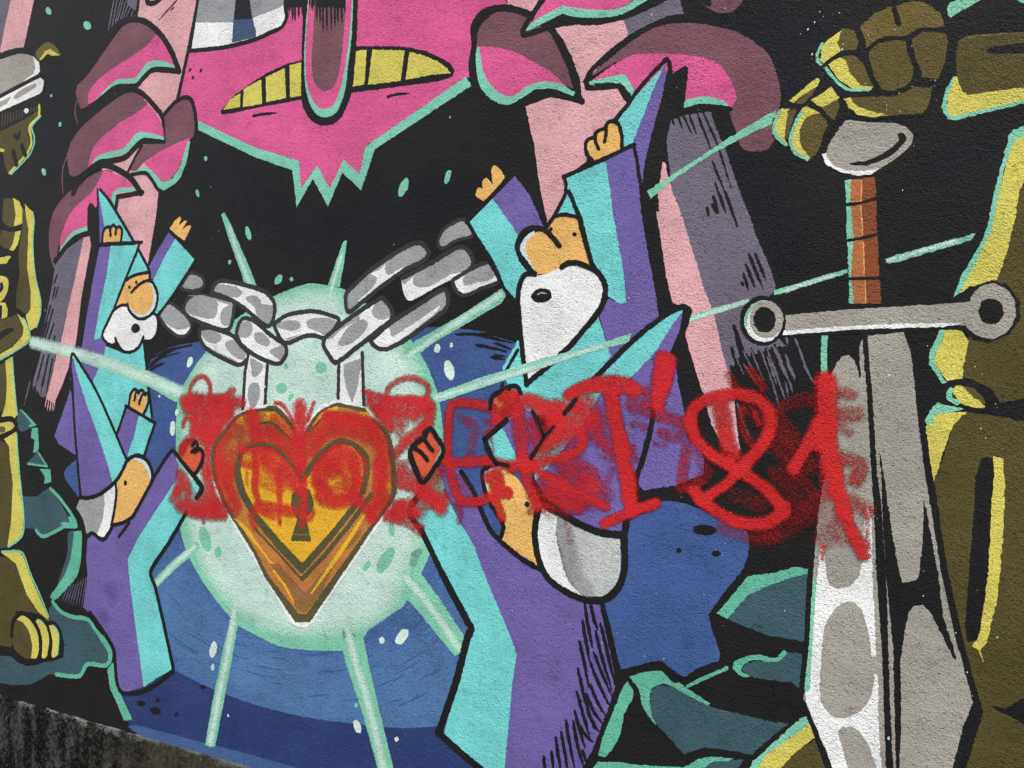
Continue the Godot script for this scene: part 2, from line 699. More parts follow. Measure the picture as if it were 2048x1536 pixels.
func mural() -> void:
	var o0: Node3D = $wall
	spray(o0, "overspray", "inkD", 1, [
		[71, 0.5, 0.9, "-304 2255,-221 2259,-143 2161,-123 2036"],
		[60, 0.5, 0.9, "-221 1957,-162 1857,-133 1752"],
		[136, 0.35, 0.9, "-1728 2145,-1390 1938,-1125 1927,-916 1982"],
		[58, 0.4, 0.9, "-13 2137,-67 2207,-143 2243"],
		[69, 0.3, 0.9, "141 1911,205 1931"],
		[125, 0.35, 0.9, "-2410 2581,-2436 2418,-2462 2237"],
	])

	var o1 := thing("painted_globe", Vector2(-1544, 283), "wide blue painted globe behind the heart padlock with navy floor below it", "painted globe")
	fill(o1, "globe", "blue", 1, "-2389 1198,-2333 1250,-2003 1512,-1976 1574,-1894 1611,-1768 1626,-1572 1647,-1221 1650,-988 1643,-888 1636,-778 1615,-699 1557,-699 1226,-778 861,-930 641,-1063 617,-1221 598,-1390 586,-1550 587,-1708 602,-1883 632,-2070 821,-2309 1120", true)
	spray(o1, "lower_band", "blueL", 2, [
		[176, 0.75, 0.8, "-1937 853,-1809 719,-1610 662,-1390 644,-1188 660,-945 704"],
		[236, 0.45, 0.9, "-1851 909,-1688 781,-1461 729,-1221 753,-916 852"],
		[160, 0.3, 0.9, "-974 1057,-916 964,-874 871"],
	])
	fill(o1, "floor_band", "navy", 3, "-2116 515 c,-1883 635 c,-1768 612,-1649 595,-1549 587,-1390 586,-1221 598,-1063 617,-937 647 c,-937 618 c,-805 566 c,-805 470 c,-1572 283 c,-1572 423 c,-2066 411 c", true)
	fill(o1, "floor_edge", "blueE", 4, "-2082 423,-2036 435,-1820 437,-1549 442,-1390 441,-1304 427,-1549 396,-1820 400,-2008 399")
	stroke(o1, "hatch_line", "black", 2, 6.0, "-1969 1562,-1920 1583,-1846 1595", true, 2)
	stroke(o1, "hatch_line", "black", 2, 5.9, "-1972 1578,-1904 1604,-1799 1614", true, 2)
	stroke(o1, "hatch_line", "black", 2, 10.1, "-1986 1539,-1953 1554,-1918 1564", true, 2)
	fill(o1, "hatch_line", "black", 3, "-1991 1545,-1980 1564,-1931 1594,-1872 1610,-1799 1620,-1799 1616,-1872 1603,-1926 1583,-1964 1556")
	stroke(o1, "hatch_line", "black", 2, 8.5, "-902 1623,-846 1621,-795 1610,-742 1597", true, 2)
	stroke(o1, "hatch_line", "black", 2, 8.4, "-846 1596,-795 1586,-759 1577", true, 2)
	stroke(o1, "hatch_line", "black", 2, 8.4, "-805 1566,-765 1558", false, 2)
	stroke(o1, "hatch_line", "black", 3, 7.0, "-833 1624,-789 1618,-736 1601", true, 2)
	stroke(o1, "hatch_line", "black", 2, 7.0, "-795 1600,-746 1582", false, 2)
	stroke(o1, "hatch_line", "black", 3, 5.6, "-795 1570,-762 1565", false, 2)
	fill(o1, "pebble", "black", 4, "-2001 509,-2003 504,-2008 500,-2016 496,-2025 495,-2032 495,-2038 498,-2039 502,-2038 507,-2032 511,-2025 514,-2016 516,-2008 515,-2003 513", true)
	fill(o1, "pebble", "black", 4, "-1936 531,-1937 529,-1940 526,-1944 524,-1948 523,-1952 524,-1955 525,-1956 528,-1955 531,-1952 533,-1948 535,-1944 536,-1940 536,-1937 534", true)
	fill(o1, "pebble", "black", 4, "-1933 493,-1938 488,-1946 484,-1956 482,-1966 483,-1974 486,-1978 490,-1978 496,-1974 501,-1965 504,-1955 506,-1945 505,-1937 502,-1933 498", true)
	fill(o1, "pebble", "black", 4, "-1860 500,-1862 496,-1866 493,-1869 492,-1872 492,-1874 494,-1875 497,-1874 501,-1871 504,-1868 507,-1864 509,-1861 508,-1859 506,-1859 503", true)
	fill(o1, "pebble", "black", 4, "-1746 602,-1748 599,-1751 597,-1756 595,-1761 595,-1765 596,-1768 598,-1768 601,-1766 604,-1763 607,-1758 608,-1753 608,-1749 607,-1746 605", true)
	stroke(o1, "brush_mark", "blueS", 3, 2.6, "-927 991,-945 973,-963 954", true, 2)
	stroke(o1, "brush_mark", "blueS", 3, 4.5, "-1580 712,-1641 717,-1700 734", true, 2)
	stroke(o1, "brush_mark", "blueS", 3, 2.2, "-922 891,-950 861,-981 837", true, 2)
	stroke(o1, "brush_mark", "blueS", 3, 4.0, "-1726 739,-1764 752,-1801 762", true, 2)
	stroke(o1, "brush_mark", "blueS", 3, 3.5, "-1105 862,-1155 835,-1208 809", true, 2)
	stroke(o1, "brush_mark", "blueS", 3, 4.6, "-1299 661,-1329 653,-1360 646", true, 2)
	stroke(o1, "brush_mark", "blueS", 3, 3.8, "-953 919,-981 890,-1012 866", true, 2)
	stroke(o1, "brush_mark", "blueS", 3, 3.3, "-1193 823,-1257 803,-1323 785", true, 2)
	stroke(o1, "brush_mark", "blueS", 3, 3.1, "-1289 770,-1341 759,-1395 750", true, 2)
	stroke(o1, "brush_mark", "blueS", 3, 3.5, "-1006 896,-1030 885,-1054 869", true, 2)
	stroke(o1, "brush_mark", "blueS", 3, 3.6, "-1629 711,-1694 717,-1756 734", true, 2)
	stroke(o1, "brush_mark", "blueM", 3, 4.8, "-1362 710,-1425 698,-1492 696", true, 2)
	stroke(o1, "brush_mark", "blueS", 3, 5.4, "-1891 909,-1911 925,-1930 941", true, 2)
	stroke(o1, "brush_mark", "blueM", 3, 2.8, "-1654 751,-1694 760,-1734 771", true, 2)
	stroke(o1, "brush_mark", "blueS", 3, 2.8, "-1510 785,-1557 789,-1604 798", true, 2)
	stroke(o1, "brush_mark", "blueM", 3, 2.4, "-945 885,-991 846,-1042 812", true, 2)
	stroke(o1, "brush_mark", "blueM", 3, 2.8, "-1538 766,-1606 772,-1672 780", true, 2)
	stroke(o1, "brush_mark", "blueS", 3, 3.5, "-1776 694,-1822 705,-1868 715", true, 2)
	stroke(o1, "brush_mark", "blueM", 3, 2.6, "-1211 691,-1244 678,-1275 674", true, 2)
	stroke(o1, "brush_mark", "blueS", 3, 4.8, "-1849 829,-1876 848,-1902 862", true, 2)
	stroke(o1, "brush_mark", "blueM", 3, 4.1, "-936 769,-968 745,-1002 722", true, 2)
	stroke(o1, "brush_mark", "blueS", 3, 4.5, "-1211 748,-1269 730,-1329 717", true, 2)
	stroke(o1, "brush_mark", "blueS", 3, 3.8, "-1477 677,-1542 675,-1608 680", true, 2)
	stroke(o1, "brush_mark", "blueS", 3, 3.5, "-1639 669,-1686 680,-1734 680", true, 2)
	stroke(o1, "brush_mark", "blueS", 3, 3.2, "-1438 734,-1468 733,-1499 729", true, 2)
	stroke(o1, "brush_mark", "blueM", 3, 2.9, "-919 932,-958 896,-1002 865", true, 2)
	stroke(o1, "brush_mark", "blueS", 4, 2.6, "-1282 725,-1306 726,-1328 713", true, 2)
	stroke(o1, "brush_mark", "blueS", 4, 5.0, "-1564 771,-1589 775,-1612 769", true, 2)
	stroke(o1, "brush_mark", "blueS", 3, 5.2, "-1776 700,-1843 718,-1904 746", true, 2)
	stroke(o1, "brush_mark", "blueS", 3, 4.3, "-1050 753,-1102 727,-1158 698", true, 2)
	stroke(o1, "brush_mark", "blueS", 4, 3.3, "-1003 897,-1019 882,-1039 872", true, 2)
	stroke(o1, "brush_mark", "blueM", 3, 2.9, "-1768 761,-1805 775,-1843 791", true, 2)
	stroke(o1, "brush_mark", "blueS", 3, 3.9, "-977 726,-1021 698,-1068 671", true, 2)
	stroke(o1, "brush_mark", "blueS", 3, 3.7, "-1095 850,-1117 836,-1139 825", true, 2)
	stroke(o1, "brush_mark", "blueS", 5, 2.6, "-999 899,-1036 873,-1077 851", true, 2)
	stroke(o1, "brush_mark", "blueS", 3, 4.9, "-1762 840,-1791 853,-1820 864", true, 2)
	stroke(o1, "brush_mark", "blueM", 3, 2.4, "-974 983,-1015 948,-1062 915", true, 2)
	stroke(o1, "brush_mark", "blueM", 3, 4.0, "-940 971,-966 945,-996 921", true, 2)
	stroke(o1, "brush_mark", "blueS", 4, 5.3, "-1581 749,-1621 750,-1662 754", true, 2)
	stroke(o1, "brush_mark", "blueS", 3, 5.0, "-1456 753,-1479 750,-1505 746", true, 2)
	stroke(o1, "brush_mark", "blueM", 3, 3.0, "-1333 719,-1371 714,-1411 709", true, 2)
	stroke(o1, "brush_mark", "blueS", 4, 3.1, "-1568 712,-1593 714,-1620 711", true, 2)
	stroke(o1, "brush_mark", "blueS", 4, 3.4, "-1621 718,-1652 719,-1684 726", true, 2)
	stroke(o1, "brush_mark", "blueM", 3, 4.7, "-1443 712,-1494 705,-1544 710", true, 2)
	stroke(o1, "brush_mark", "blueS", 3, 4.1, "-1578 783,-1610 785,-1643 793", true, 2)
	stroke(o1, "brush_mark", "blueS", 5, 4.1, "-1581 750,-1619 759,-1656 761", true, 2)
	stroke(o1, "brush_mark", "blueS", 3, 3.9, "-1454 663,-1481 661,-1507 661", true, 2)
	stroke(o1, "brush_mark", "blueS", 3, 4.2, "-1762 670,-1789 677,-1815 684", true, 2)
	stroke(o1, "brush_mark", "blueS", 3, 3.3, "-920 1070,-936 1046,-953 1027", true, 2)
	stroke(o1, "brush_mark", "blueS", 3, 3.5, "-993 825,-1031 798,-1072 773", true, 2)
	stroke(o1, "brush_mark", "blueS", 3, 3.5, "-1130 769,-1161 755,-1195 742", true, 2)
	stroke(o1, "brush_mark", "blueS", 3, 3.6, "-1002 798,-1051 768,-1102 740", true, 2)
	stroke(o1, "brush_mark", "blueS", 3, 4.6, "-1272 782,-1340 763,-1409 755", true, 2)
	stroke(o1, "brush_mark", "blueS", 4, 4.8, "-1249 792,-1289 776,-1328 772", true, 2)
	stroke(o1, "brush_mark", "blueS", 3, 3.5, "-1147 791,-1197 768,-1247 748", true, 2)
	stroke(o1, "brush_mark", "blueS", 4, 3.6, "-1006 713,-1036 690,-1066 676", true, 2)
	stroke(o1, "brush_mark", "blueS", 3, 3.2, "-942 790,-975 769,-1010 747", true, 2)
	stroke(o1, "brush_mark", "blueM", 3, 4.1, "-1161 819,-1187 805,-1213 795", true, 2)
	stroke(o1, "brush_mark", "blueS", 3, 4.1, "-1056 693,-1075 684,-1095 678", true, 2)
	stroke(o1, "brush_mark", "blueS", 3, 2.7, "-1043 785,-1063 770,-1083 758", true, 2)
	stroke(o1, "brush_mark", "blueS", 4, 3.7, "-940 789,-956 777,-972 765", true, 2)
	stroke(o1, "brush_mark", "blueS", 4, 2.4, "-1083 680,-1131 662,-1182 644", true, 2)
	stroke(o1, "brush_mark", "blueS", 3, 4.0, "-1133 692,-1193 668,-1255 652", true, 2)
	stroke(o1, "brush_mark", "blueS", 3, 4.3, "-979 948,-1008 927,-1037 902", true, 2)
	stroke(o1, "brush_mark", "blueS", 4, 5.4, "-1704 721,-1766 740,-1826 755", true, 2)
	stroke(o1, "brush_mark", "blueM", 3, 3.9, "-1847 819,-1891 836,-1934 870", true, 2)
	stroke(o1, "brush_mark", "blueM", 3, 2.4, "-987 776,-1018 758,-1053 738", true, 2)
	stroke(o1, "brush_mark", "blueS", 4, 4.3, "-1456 699,-1509 700,-1562 697", true, 2)
	stroke(o1, "brush_mark", "blueM", 3, 3.3, "-1106 755,-1156 739,-1209 716", true, 2)
	stroke(o1, "brush_mark", "blueM", 3, 3.3, "-1156 776,-1192 762,-1229 751", true, 2)
	stroke(o1, "brush_mark", "blueS", 6, 3.9, "-950 940,-987 911,-1025 883", true, 2)

	var o2 := thing("painted_creature", Vector2(-360, 862), "plain blue blob creature with three dark eye spots beside the sword", "painted creature")
	fill(o2, "body", "blue2", 1, "-468 1172,-464 1189,-441 1207,-413 1223,-383 1244,-358 1246,-318 1238,-266 1218,-215 1201,-204 1176,-205 1150,-215 1115,-227 1098 c,-263 1047,-286 1010 c,-279 981,-262 931,-266 915 c,-310 892,-334 871,-347 873,-372 888,-388 896,-413 889,-478 862 c,-487 891,-498 943,-516 1002,-498 1034", true)
	fill(o2, "eye_spot", "black", 2, "-269 1189,-272 1184,-279 1180,-290 1178,-301 1178,-311 1180,-317 1184,-319 1189,-316 1194,-309 1198,-299 1200,-288 1200,-278 1198,-271 1194", true)
	fill(o2, "eye_spot", "black", 2, "-342 1141,-343 1139,-345 1136,-347 1135,-350 1135,-353 1136,-354 1137,-355 1140,-354 1143,-353 1145,-350 1146,-347 1147,-345 1146,-343 1144", true)
	fill(o2, "eye_spot", "black", 2, "-260 1142,-261 1139,-264 1136,-268 1135,-272 1135,-276 1136,-279 1138,-279 1141,-278 1144,-275 1147,-271 1148,-267 1148,-263 1147,-260 1145", true)
	stroke(o2, "brush_mark", "blueS", 2, 4.4, "-498 946,-441 973,-399 987,-350 996", true, 2)
	stroke(o2, "brush_mark", "blueS", 3, 3.3, "-475 955,-427 974,-372 984,-305 1008", true, 2)
	stroke(o2, "brush_mark", "blueS", 2, 3.9, "-452 883,-416 902,-388 903", true, 2)

	var o3 := thing("painted_column", Vector2(-1990, 1865), "pale pink painted column beside the monster's left cheek", "painted column")
	fill(o3, "column_face", "pale", 1, "-2034 2745,-1768 2685,-1820 2472,-1860 2358,-1926 2323,-1941 2218,-1943 2089,-1954 2017,-1992 1865,-2126 2036,-2144 2102,-2211 2206,-2149 2421,-2043 2607")
	fill(o3, "shade_stripe", "grape", 2, "-2087 2734,-2029 2721,-2039 2664,-2059 2677,-2082 2693")
	stroke(o3, "hatch_line", "grape", 1, 5.0, "-2143 2730,-2175 2617", false, 1)
	stroke(o3, "hatch_line", "grape", 1, 5.0, "-2128 2723,-2160 2622", false, 1)
	stroke(o3, "hatch_line", "grape", 1, 5.0, "-2113 2716,-2148 2623", false, 1)
	stroke(o3, "hatch_line", "grape", 1, 5.0, "-2102 2713,-2134 2639", false, 1)
	stroke(o3, "hatch_line", "grape", 1, 5.0, "-2088 2710,-2122 2637", false, 1)
	stroke(o3, "hatch_line", "grape", 3, 5.0, "-2076 2700,-2108 2645", false, 1)
	stroke(o3, "hatch_line", "grape", 3, 4.9, "-2060 2692,-2093 2650", false, 1)
	stroke(o3, "hatch_line", "grape", 3, 4.9, "-2047 2682,-2070 2647", false, 1)
	stroke(o3, "hatch_line", "grape", 2, 4.9, "-2038 2664,-2053 2643", false, 1)
	stroke(o3, "outline", "black", 3, 12.8, "-2029 2709,-2036 2672,-2043 2644", true)
	stroke(o3, "outline", "black", 2, 16.8, "-1997 2698,-1992 2682,-1975 2675,-1953 2674,-1931 2684", true)
	stroke(o3, "outline", "black", 2, 6.2, "-1864 2661,-1904 2638,-1942 2617", true, 1)
	stroke(o3, "outline", "black", 2, 6.1, "-1879 2642,-1889 2636")

	var o4 := thing("painted_column", Vector2(-2427, 1408), "grey and pale pink striped painted column behind the upper left wizard", "painted column")
	fill(o4, "shade_stripe", "grape", 1, "-2436 1896,-2378 1946,-2321 1969,-2291 1980,-2333 1844,-2365 1763,-2410 1640,-2436 1590,-2462 1500,-2478 1456,-2508 1456,-2553 1500,-2528 1600,-2494 1693,-2468 1776,-2449 1834")
	fill(o4, "column_face", "pale", 2, "-2291 1980,-2260 1982,-2254 1949,-2271 1893,-2302 1781,-2324 1659,-2340 1597,-2365 1556,-2397 1498,-2419 1465,-2442 1435,-2475 1448,-2481 1456,-2461 1500,-2429 1595,-2403 1648,-2365 1763,-2333 1848")
	stroke(o4, "hatch_line", "black", 2, 8.3, "-2422 1868,-2443 1832", false, 1)
	stroke(o4, "hatch_line", "black", 2, 8.3, "-2434 1827,-2448 1783", false, 1)
	stroke(o4, "hatch_line", "black", 2, 8.2, "-2419 1826,-2435 1785", false, 1)
	stroke(o4, "hatch_line", "black", 2, 8.4, "-2458 1767,-2508 1647", false, 1)
	stroke(o4, "hatch_line", "black", 2, 8.3, "-2445 1754,-2493 1638", false, 1)
	stroke(o4, "hatch_line", "black", 3, 8.4, "-2461 1717,-2504 1617", false, 1)
	stroke(o4, "hatch_line", "black", 3, 8.4, "-2475 1713,-2544 1554", false, 1)
	stroke(o4, "hatch_line", "black", 2, 8.3, "-2441 1704,-2480 1627", false, 1)
	stroke(o4, "hatch_line", "black", 4, 8.5, "-2507 1621,-2565 1490", false, 1)
	stroke(o4, "hatch_line", "black", 2, 8.4, "-2493 1600,-2544 1473", false, 1)
	stroke(o4, "hatch_line", "black", 2, 8.4, "-2468 1599,-2511 1464", false, 1)
	stroke(o4, "hatch_line", "black", 3, 8.3, "-2448 1586,-2484 1456", false, 1)
	stroke(o4, "hatch_line", "black", 4, 8.5, "-2528 1600,-2576 1490", false, 1)
	stroke(o4, "hatch_line", "black", 3, 8.3, "-2435 1662,-2461 1599", false, 1)
	stroke(o4, "hatch_line", "black", 3, 8.4, "-2480 1557,-2508 1490", false, 1)
	stroke(o4, "hatch_line", "pale", 3, 5.1, "-2478 1454,-2488 1420", false, 1)
	stroke(o4, "hatch_line", "pale", 3, 5.1, "-2468 1449,-2476 1409", false, 1)
	stroke(o4, "hatch_line", "pale", 3, 5.0, "-2456 1445,-2463 1408", false, 1)
	stroke(o4, "hatch_line", "pale", 3, 5.0, "-2445 1445,-2452 1408", false, 1)
	stroke(o4, "hatch_line", "pale", 3, 5.0, "-2434 1450,-2442 1411", false, 1)
	stroke(o4, "hatch_line", "grape", 5, 4.8, "-2568 1509,-2599 1427", false, 1)
	stroke(o4, "hatch_line", "grape", 2, 4.7, "-2548 1509,-2553 1483", false, 1)
	stroke(o4, "hatch_line", "grape", 3, 4.7, "-2528 1509,-2534 1470", false, 1)
	stroke(o4, "hatch_line", "grape", 4, 4.7, "-2507 1508,-2515 1475", false, 1)

	var o5 := thing("painted_column", Vector2(-548, 1874), "pale pink painted column narrowing to a point beside the large wizard's raised arm", "painted column")
	fill(o5, "column_face", "pale", 1, "-637 2327,-570 2322,-470 2311,-460 2277,-501 2244,-558 2192,-528 2170,-481 2162,-461 2123,-490 2094,-558 2047,-558 2007,-615 1977,-609 1942,-640 1893,-654 1874,-672 1950,-689 2065,-711 2157,-650 2168,-570 2143,-574 2195,-594 2253,-618 2298")
	fill(o5, "column_face", "pale", 1, "-759 2437,-665 2416,-697 2376,-726 2391,-759 2403")
	fill(o5, "shade_stripe", "grape", 2, "-471 2311,-424 2321,-391 2346,-350 2337,-337 2296,-374 2296,-413 2287,-460 2275")

	var o6 := thing("painted_column", Vector2(-236, 1332), "tall grey painted column with a pale pink edge between large wizard and sword", "painted column")
	fill(o6, "shade_stripe", "grape", 2, "-377 2043,-366 2073,-331 2078,-281 2078,-273 2048,-253 1998,-222 1901,-202 1849,-187 1801,-166 1751,-156 1719,-150 1691,-163 1681,-148 1596,-129 1575,-146 1553,-139 1500,-153 1443,-202 1432,-243 1494,-268 1615,-294 1701,-321 1791,-347 1879,-363 1916")
	fill(o6, "column_face", "pale", 3, "-385 1984,-378 1983,-372 1952,-362 1916,-347 1879,-321 1791,-294 1701,-273 1642,-258 1570,-245 1525,-230 1474,-215 1431,-202 1380,-227 1358,-253 1362,-279 1414,-302 1494,-326 1571,-341 1609,-324 1654,-331 1665,-362 1675,-377 1733,-388 1815,-399 1879,-394 1919")
	stroke(o6, "hatch_line", "black", 3, 5.4, "-363 2076,-359 2060", true, 2)
	stroke(o6, "hatch_line", "black", 3, 5.3, "-351 2078,-341 2049", true, 2)
	stroke(o6, "hatch_line", "black", 3, 5.3, "-339 2077,-321 2037", true, 2)
	stroke(o6, "hatch_line", "black", 3, 5.3, "-327 2081,-311 2032", true, 2)
	stroke(o6, "hatch_line", "black", 3, 5.2, "-310 2081,-281 1997", true, 2)
	stroke(o6, "hatch_line", "black", 3, 5.2, "-298 2081,-284 2047,-266 2002,-239 1909", true, 2)
	stroke(o6, "hatch_line", "black", 3, 5.2, "-278 1973,-252 1903", true, 2)
	stroke(o6, "hatch_line", "black", 3, 5.2, "-273 1928,-265 1904", true, 2)
	stroke(o6, "hatch_line", "black", 3, 6.9, "-290 1878,-285 1857", false, 2)
	stroke(o6, "hatch_line", "black", 3, 6.9, "-279 1883,-268 1860", false, 2)
	stroke(o6, "hatch_line", "black", 4, 6.9, "-277 1900,-265 1860", false, 2)
	stroke(o6, "hatch_line", "black", 4, 6.9, "-266 1908,-250 1859", false, 2)
	stroke(o6, "hatch_line", "black", 4, 6.8, "-252 1906,-226 1827", false, 2)
	stroke(o6, "hatch_line", "black", 3, 6.7, "-218 1714,-215 1703", false, 2)
	stroke(o6, "hatch_line", "black", 3, 6.7, "-215 1732,-204 1693", false, 2)
	stroke(o6, "hatch_line", "black", 3, 6.7, "-210 1750,-191 1699", false, 2)
	stroke(o6, "hatch_line", "black", 3, 6.7, "-205 1773,-175 1694", false, 2)
	stroke(o6, "hatch_line", "black", 3, 6.6, "-192 1772,-170 1714", false, 2)
	stroke(o6, "hatch_line", "black", 3, 7.9, "-235 1625,-201 1527", false, 2)
	stroke(o6, "hatch_line", "black", 4, 7.9, "-230 1602,-211 1533", false, 2)
	stroke(o6, "hatch_line", "black", 3, 7.9, "-239 1578,-224 1528", false, 2)
	stroke(o6, "hatch_line", "black", 4, 7.8, "-210 1564,-195 1514", false, 2)
	stroke(o6, "hatch_line", "black", 3, 7.8, "-200 1575,-178 1499", false, 2)
	stroke(o6, "hatch_line", "black", 3, 7.7, "-185 1570,-165 1494", false, 2)
	stroke(o6, "hatch_line", "black", 3, 7.7, "-170 1575,-148 1484", false, 2)
	stroke(o6, "hatch_line", "black", 3, 7.6, "-153 1582,-134 1499", false, 2)
	stroke(o6, "hatch_line", "black", 4, 7.9, "-225 1535,-207 1473", false, 2)
	stroke(o6, "hatch_line", "black", 3, 7.9, "-240 1540,-230 1509", false, 2)
	stroke(o6, "hatch_line", "black", 4, 7.7, "-159 1576,-136 1486", false, 2)
	stroke(o6, "hatch_line", "black", 5, 7.8, "-215 1525,-195 1458", false, 2)
	stroke(o6, "hatch_line", "black", 5, 7.8, "-192 1514,-175 1458", false, 2)
	fill(o6, "hatch_patch", "black", 6, "-241 1525,-227 1553,-192 1561,-140 1578,-107 1573,-74 1484,-136 1448,-174 1397,-214 1332,-223 1378,-232 1456")
	stroke(o6, "hatch_line", "grape", 7, 3.1, "-232 1562,-214 1520", true, 2)
	stroke(o6, "hatch_line", "grape", 7, 3.1, "-216 1571,-195 1527", true, 2)
	stroke(o6, "hatch_line", "grape", 7, 3.0, "-201 1575,-174 1506", true, 2)
	stroke(o6, "hatch_line", "grape", 7, 3.0, "-214 1543,-187 1497", true, 2)
	stroke(o6, "hatch_line", "grape", 7, 3.0, "-183 1579,-157 1502,-145 1461", true, 2)
	stroke(o6, "hatch_line", "grape", 7, 3.0, "-168 1574,-139 1484", true, 2)
	stroke(o6, "hatch_line", "grape", 8, 3.0, "-157 1547,-134 1475", true, 2)
	stroke(o6, "hatch_line", "grape", 7, 3.0, "-149 1574,-118 1482", true, 2)
	stroke(o6, "hatch_line", "grape", 7, 2.9, "-132 1560,-113 1511", true, 2)
	stroke(o6, "hatch_line", "grape", 7, 3.1, "-227 1460,-214 1419", true, 2)
	stroke(o6, "hatch_line", "grape", 8, 3.1, "-220 1433,-201 1387", true, 2)
	stroke(o6, "hatch_line", "grape", 7, 4.4, "-115 1594,-106 1572,-94 1534,-77 1498", true, 2)
	stroke(o6, "hatch_line", "grape", 8, 4.5, "-155 1576,-140 1542", true, 2)
	stroke(o6, "hatch_line", "grape", 7, 4.5, "-166 1555,-149 1499", true, 2)
	stroke(o6, "hatch_line", "grape", 9, 4.4, "-145 1545,-121 1498", true, 2)
	stroke(o6, "hatch_line", "grape", 1, 4.4, "-132 1598,-127 1580", true, 2)
	stroke(o6, "hatch_line", "grape", 7, 4.5, "-142 1588,-137 1575", true, 2)
	stroke(o6, "hatch_line", "grape", 8, 4.4, "-130 1545,-114 1509", true, 2)
	stroke(o6, "hatch_line", "grape", 9, 3.0, "-145 1505,-132 1467", true, 2)
	stroke(o6, "hatch_line", "grape", 8, 3.0, "-156 1495,-142 1449", true, 2)
	stroke(o6, "hatch_line", "grape", 7, 3.0, "-132 1505,-127 1475", true, 2)
	stroke(o6, "hatch_line", "grape", 10, 2.9, "-122 1503,-118 1485", true, 2)

	var o7 := thing("painted_monster", Vector2(-1313, 1979), "big pink monster face with long nose and yellow teeth", "painted monster")
	fill(o7, "face", "pink", 2, "-1779 2665 c,-1816 2505 c,-1857 2365 c,-1868 2299 c,-1778 2284 c,-1549 2171 c,-1393 2115 c,-1386 2041 c,-1330 2094 c,-1288 2026 c,-1242 2099 c,-1190 2053 c,-1174 2120,-1151 2134,-871 2255 c,-848 2243 c,-853 2348,-836 2405,-795 2409,-759 2398 c,-762 2437 c", true)
	fill(o7, "trim", "mint", 3, "-1785 2260 c,-1549 2144 c,-1417 2092 c,-1402 1988 c,-1345 2060 c,-1294 1979 c,-1246 2065 c,-1185 2011 c,-1159 2071,-1141 2113 c,-855 2231 c,-871 2255 c,-1151 2134,-1174 2120 c,-1190 2053 c,-1242 2100 c,-1288 2026 c,-1330 2094 c,-1386 2040 c,-1393 2115 c,-1549 2171 c,-1778 2284 c")
	stroke(o7, "outline", "black", 3, 14.1, "-1772 2656,-1815 2504,-1864 2353", true)
	var p7_1 := fill(o7, "eye", "white", 4, "-1772 2671,-1434 2595,-1441 2552,-1440 2515,-1458 2497,-1503 2490,-1549 2485,-1668 2486,-1807 2502")
	fill(p7_1, "eyelid", "silver2", 5, "-1768 2670,-1434 2595,-1450 2556,-1468 2552,-1549 2545,-1591 2537,-1791 2578")
	fill(p7_1, "pupil", "ink", 6, "-1623 2637,-1579 2627,-1562 2538,-1635 2550")
	fill(p7_1, "pupil", "steel", 7, "-1635 2553,-1562 2542,-1549 2501,-1549 2487,-1641 2488")
	stroke(o7, "outline", "black", 6, 13.0, "-1443 2590,-1441 2549,-1438 2518,-1457 2495,-1503 2488,-1549 2481,-1668 2481,-1811 2497", true)
	stroke(o7, "outline", "black", 7, 8.0, "-1772 2656,-1807 2502")
	fill(o7, "mole", "black", 3, "-1804 2438,-1805 2436,-1808 2435,-1810 2434,-1813 2435,-1814 2437,-1815 2440,-1815 2442,-1813 2445,-1811 2446,-1808 2446,-1806 2446,-1804 2444,-1803 2441", true)
	fill(o7, "mole", "black", 3, "-1759 2428,-1760 2426,-1762 2425,-1765 2424,-1767 2425,-1769 2427,-1770 2430,-1769 2432,-1768 2435,-1766 2436,-1763 2436,-1761 2436,-1759 2434,-1758 2431", true)
	fill(o7, "mole", "black", 3, "-1792 2413,-1794 2411,-1796 2410,-1798 2410,-1801 2410,-1802 2412,-1803 2414,-1802 2417,-1801 2419,-1799 2421,-1796 2421,-1794 2420,-1793 2418,-1792 2416", true)
	fill(o7, "mouth", "black", 3, "-1383 2391,-1440 2390,-1512 2377,-1549 2365,-1630 2336,-1686 2298,-1682 2287,-1645 2284,-1549 2285,-1440 2283,-1381 2283")
	fill(o7, "mouth", "black", 3, "-1205 2394,-1161 2386,-1091 2373,-1030 2357,-985 2339,-942 2314,-916 2297,-902 2277,-908 2262,-942 2257,-1045 2262,-1218 2273")
	fill(o7, "tooth", "lime", 4, "-1675 2300,-1645 2327,-1608 2337,-1610 2297")
	fill(o7, "tooth", "lime", 4, "-1596 2347,-1549 2359,-1530 2362,-1527 2293,-1599 2296")
	fill(o7, "tooth", "lime", 4, "-1513 2366,-1444 2380,-1440 2295,-1511 2296")
	fill(o7, "tooth", "lime", 4, "-1427 2384,-1386 2385,-1386 2293,-1425 2295")
	fill(o7, "tooth", "lime", 4, "-1201 2381,-1167 2378,-1175 2287,-1213 2289")
	fill(o7, "tooth", "lime", 4, "-1149 2375,-1049 2353,-1061 2278,-1163 2285")
	fill(o7, "tooth", "lime", 4, "-1034 2347,-996 2332,-952 2308,-924 2286,-913 2271,-971 2277,-1047 2277")
	var p7_2 := fill(o7, "nose", "black", 5, "-1376 2575 c,-1384 2418,-1383 2270,-1369 2242,-1352 2220,-1326 2204,-1300 2198,-1275 2199,-1250 2212,-1229 2242,-1214 2280,-1201 2384,-1194 2534 c", true)
	fill(p7_2, "trim", "mint", 6, "-1360 2571 c,-1371 2467,-1375 2400,-1373 2331,-1365 2291,-1352 2259,-1334 2235,-1309 2222,-1284 2221,-1263 2231,-1246 2259,-1234 2296,-1226 2355,-1215 2426,-1211 2538 c", true)
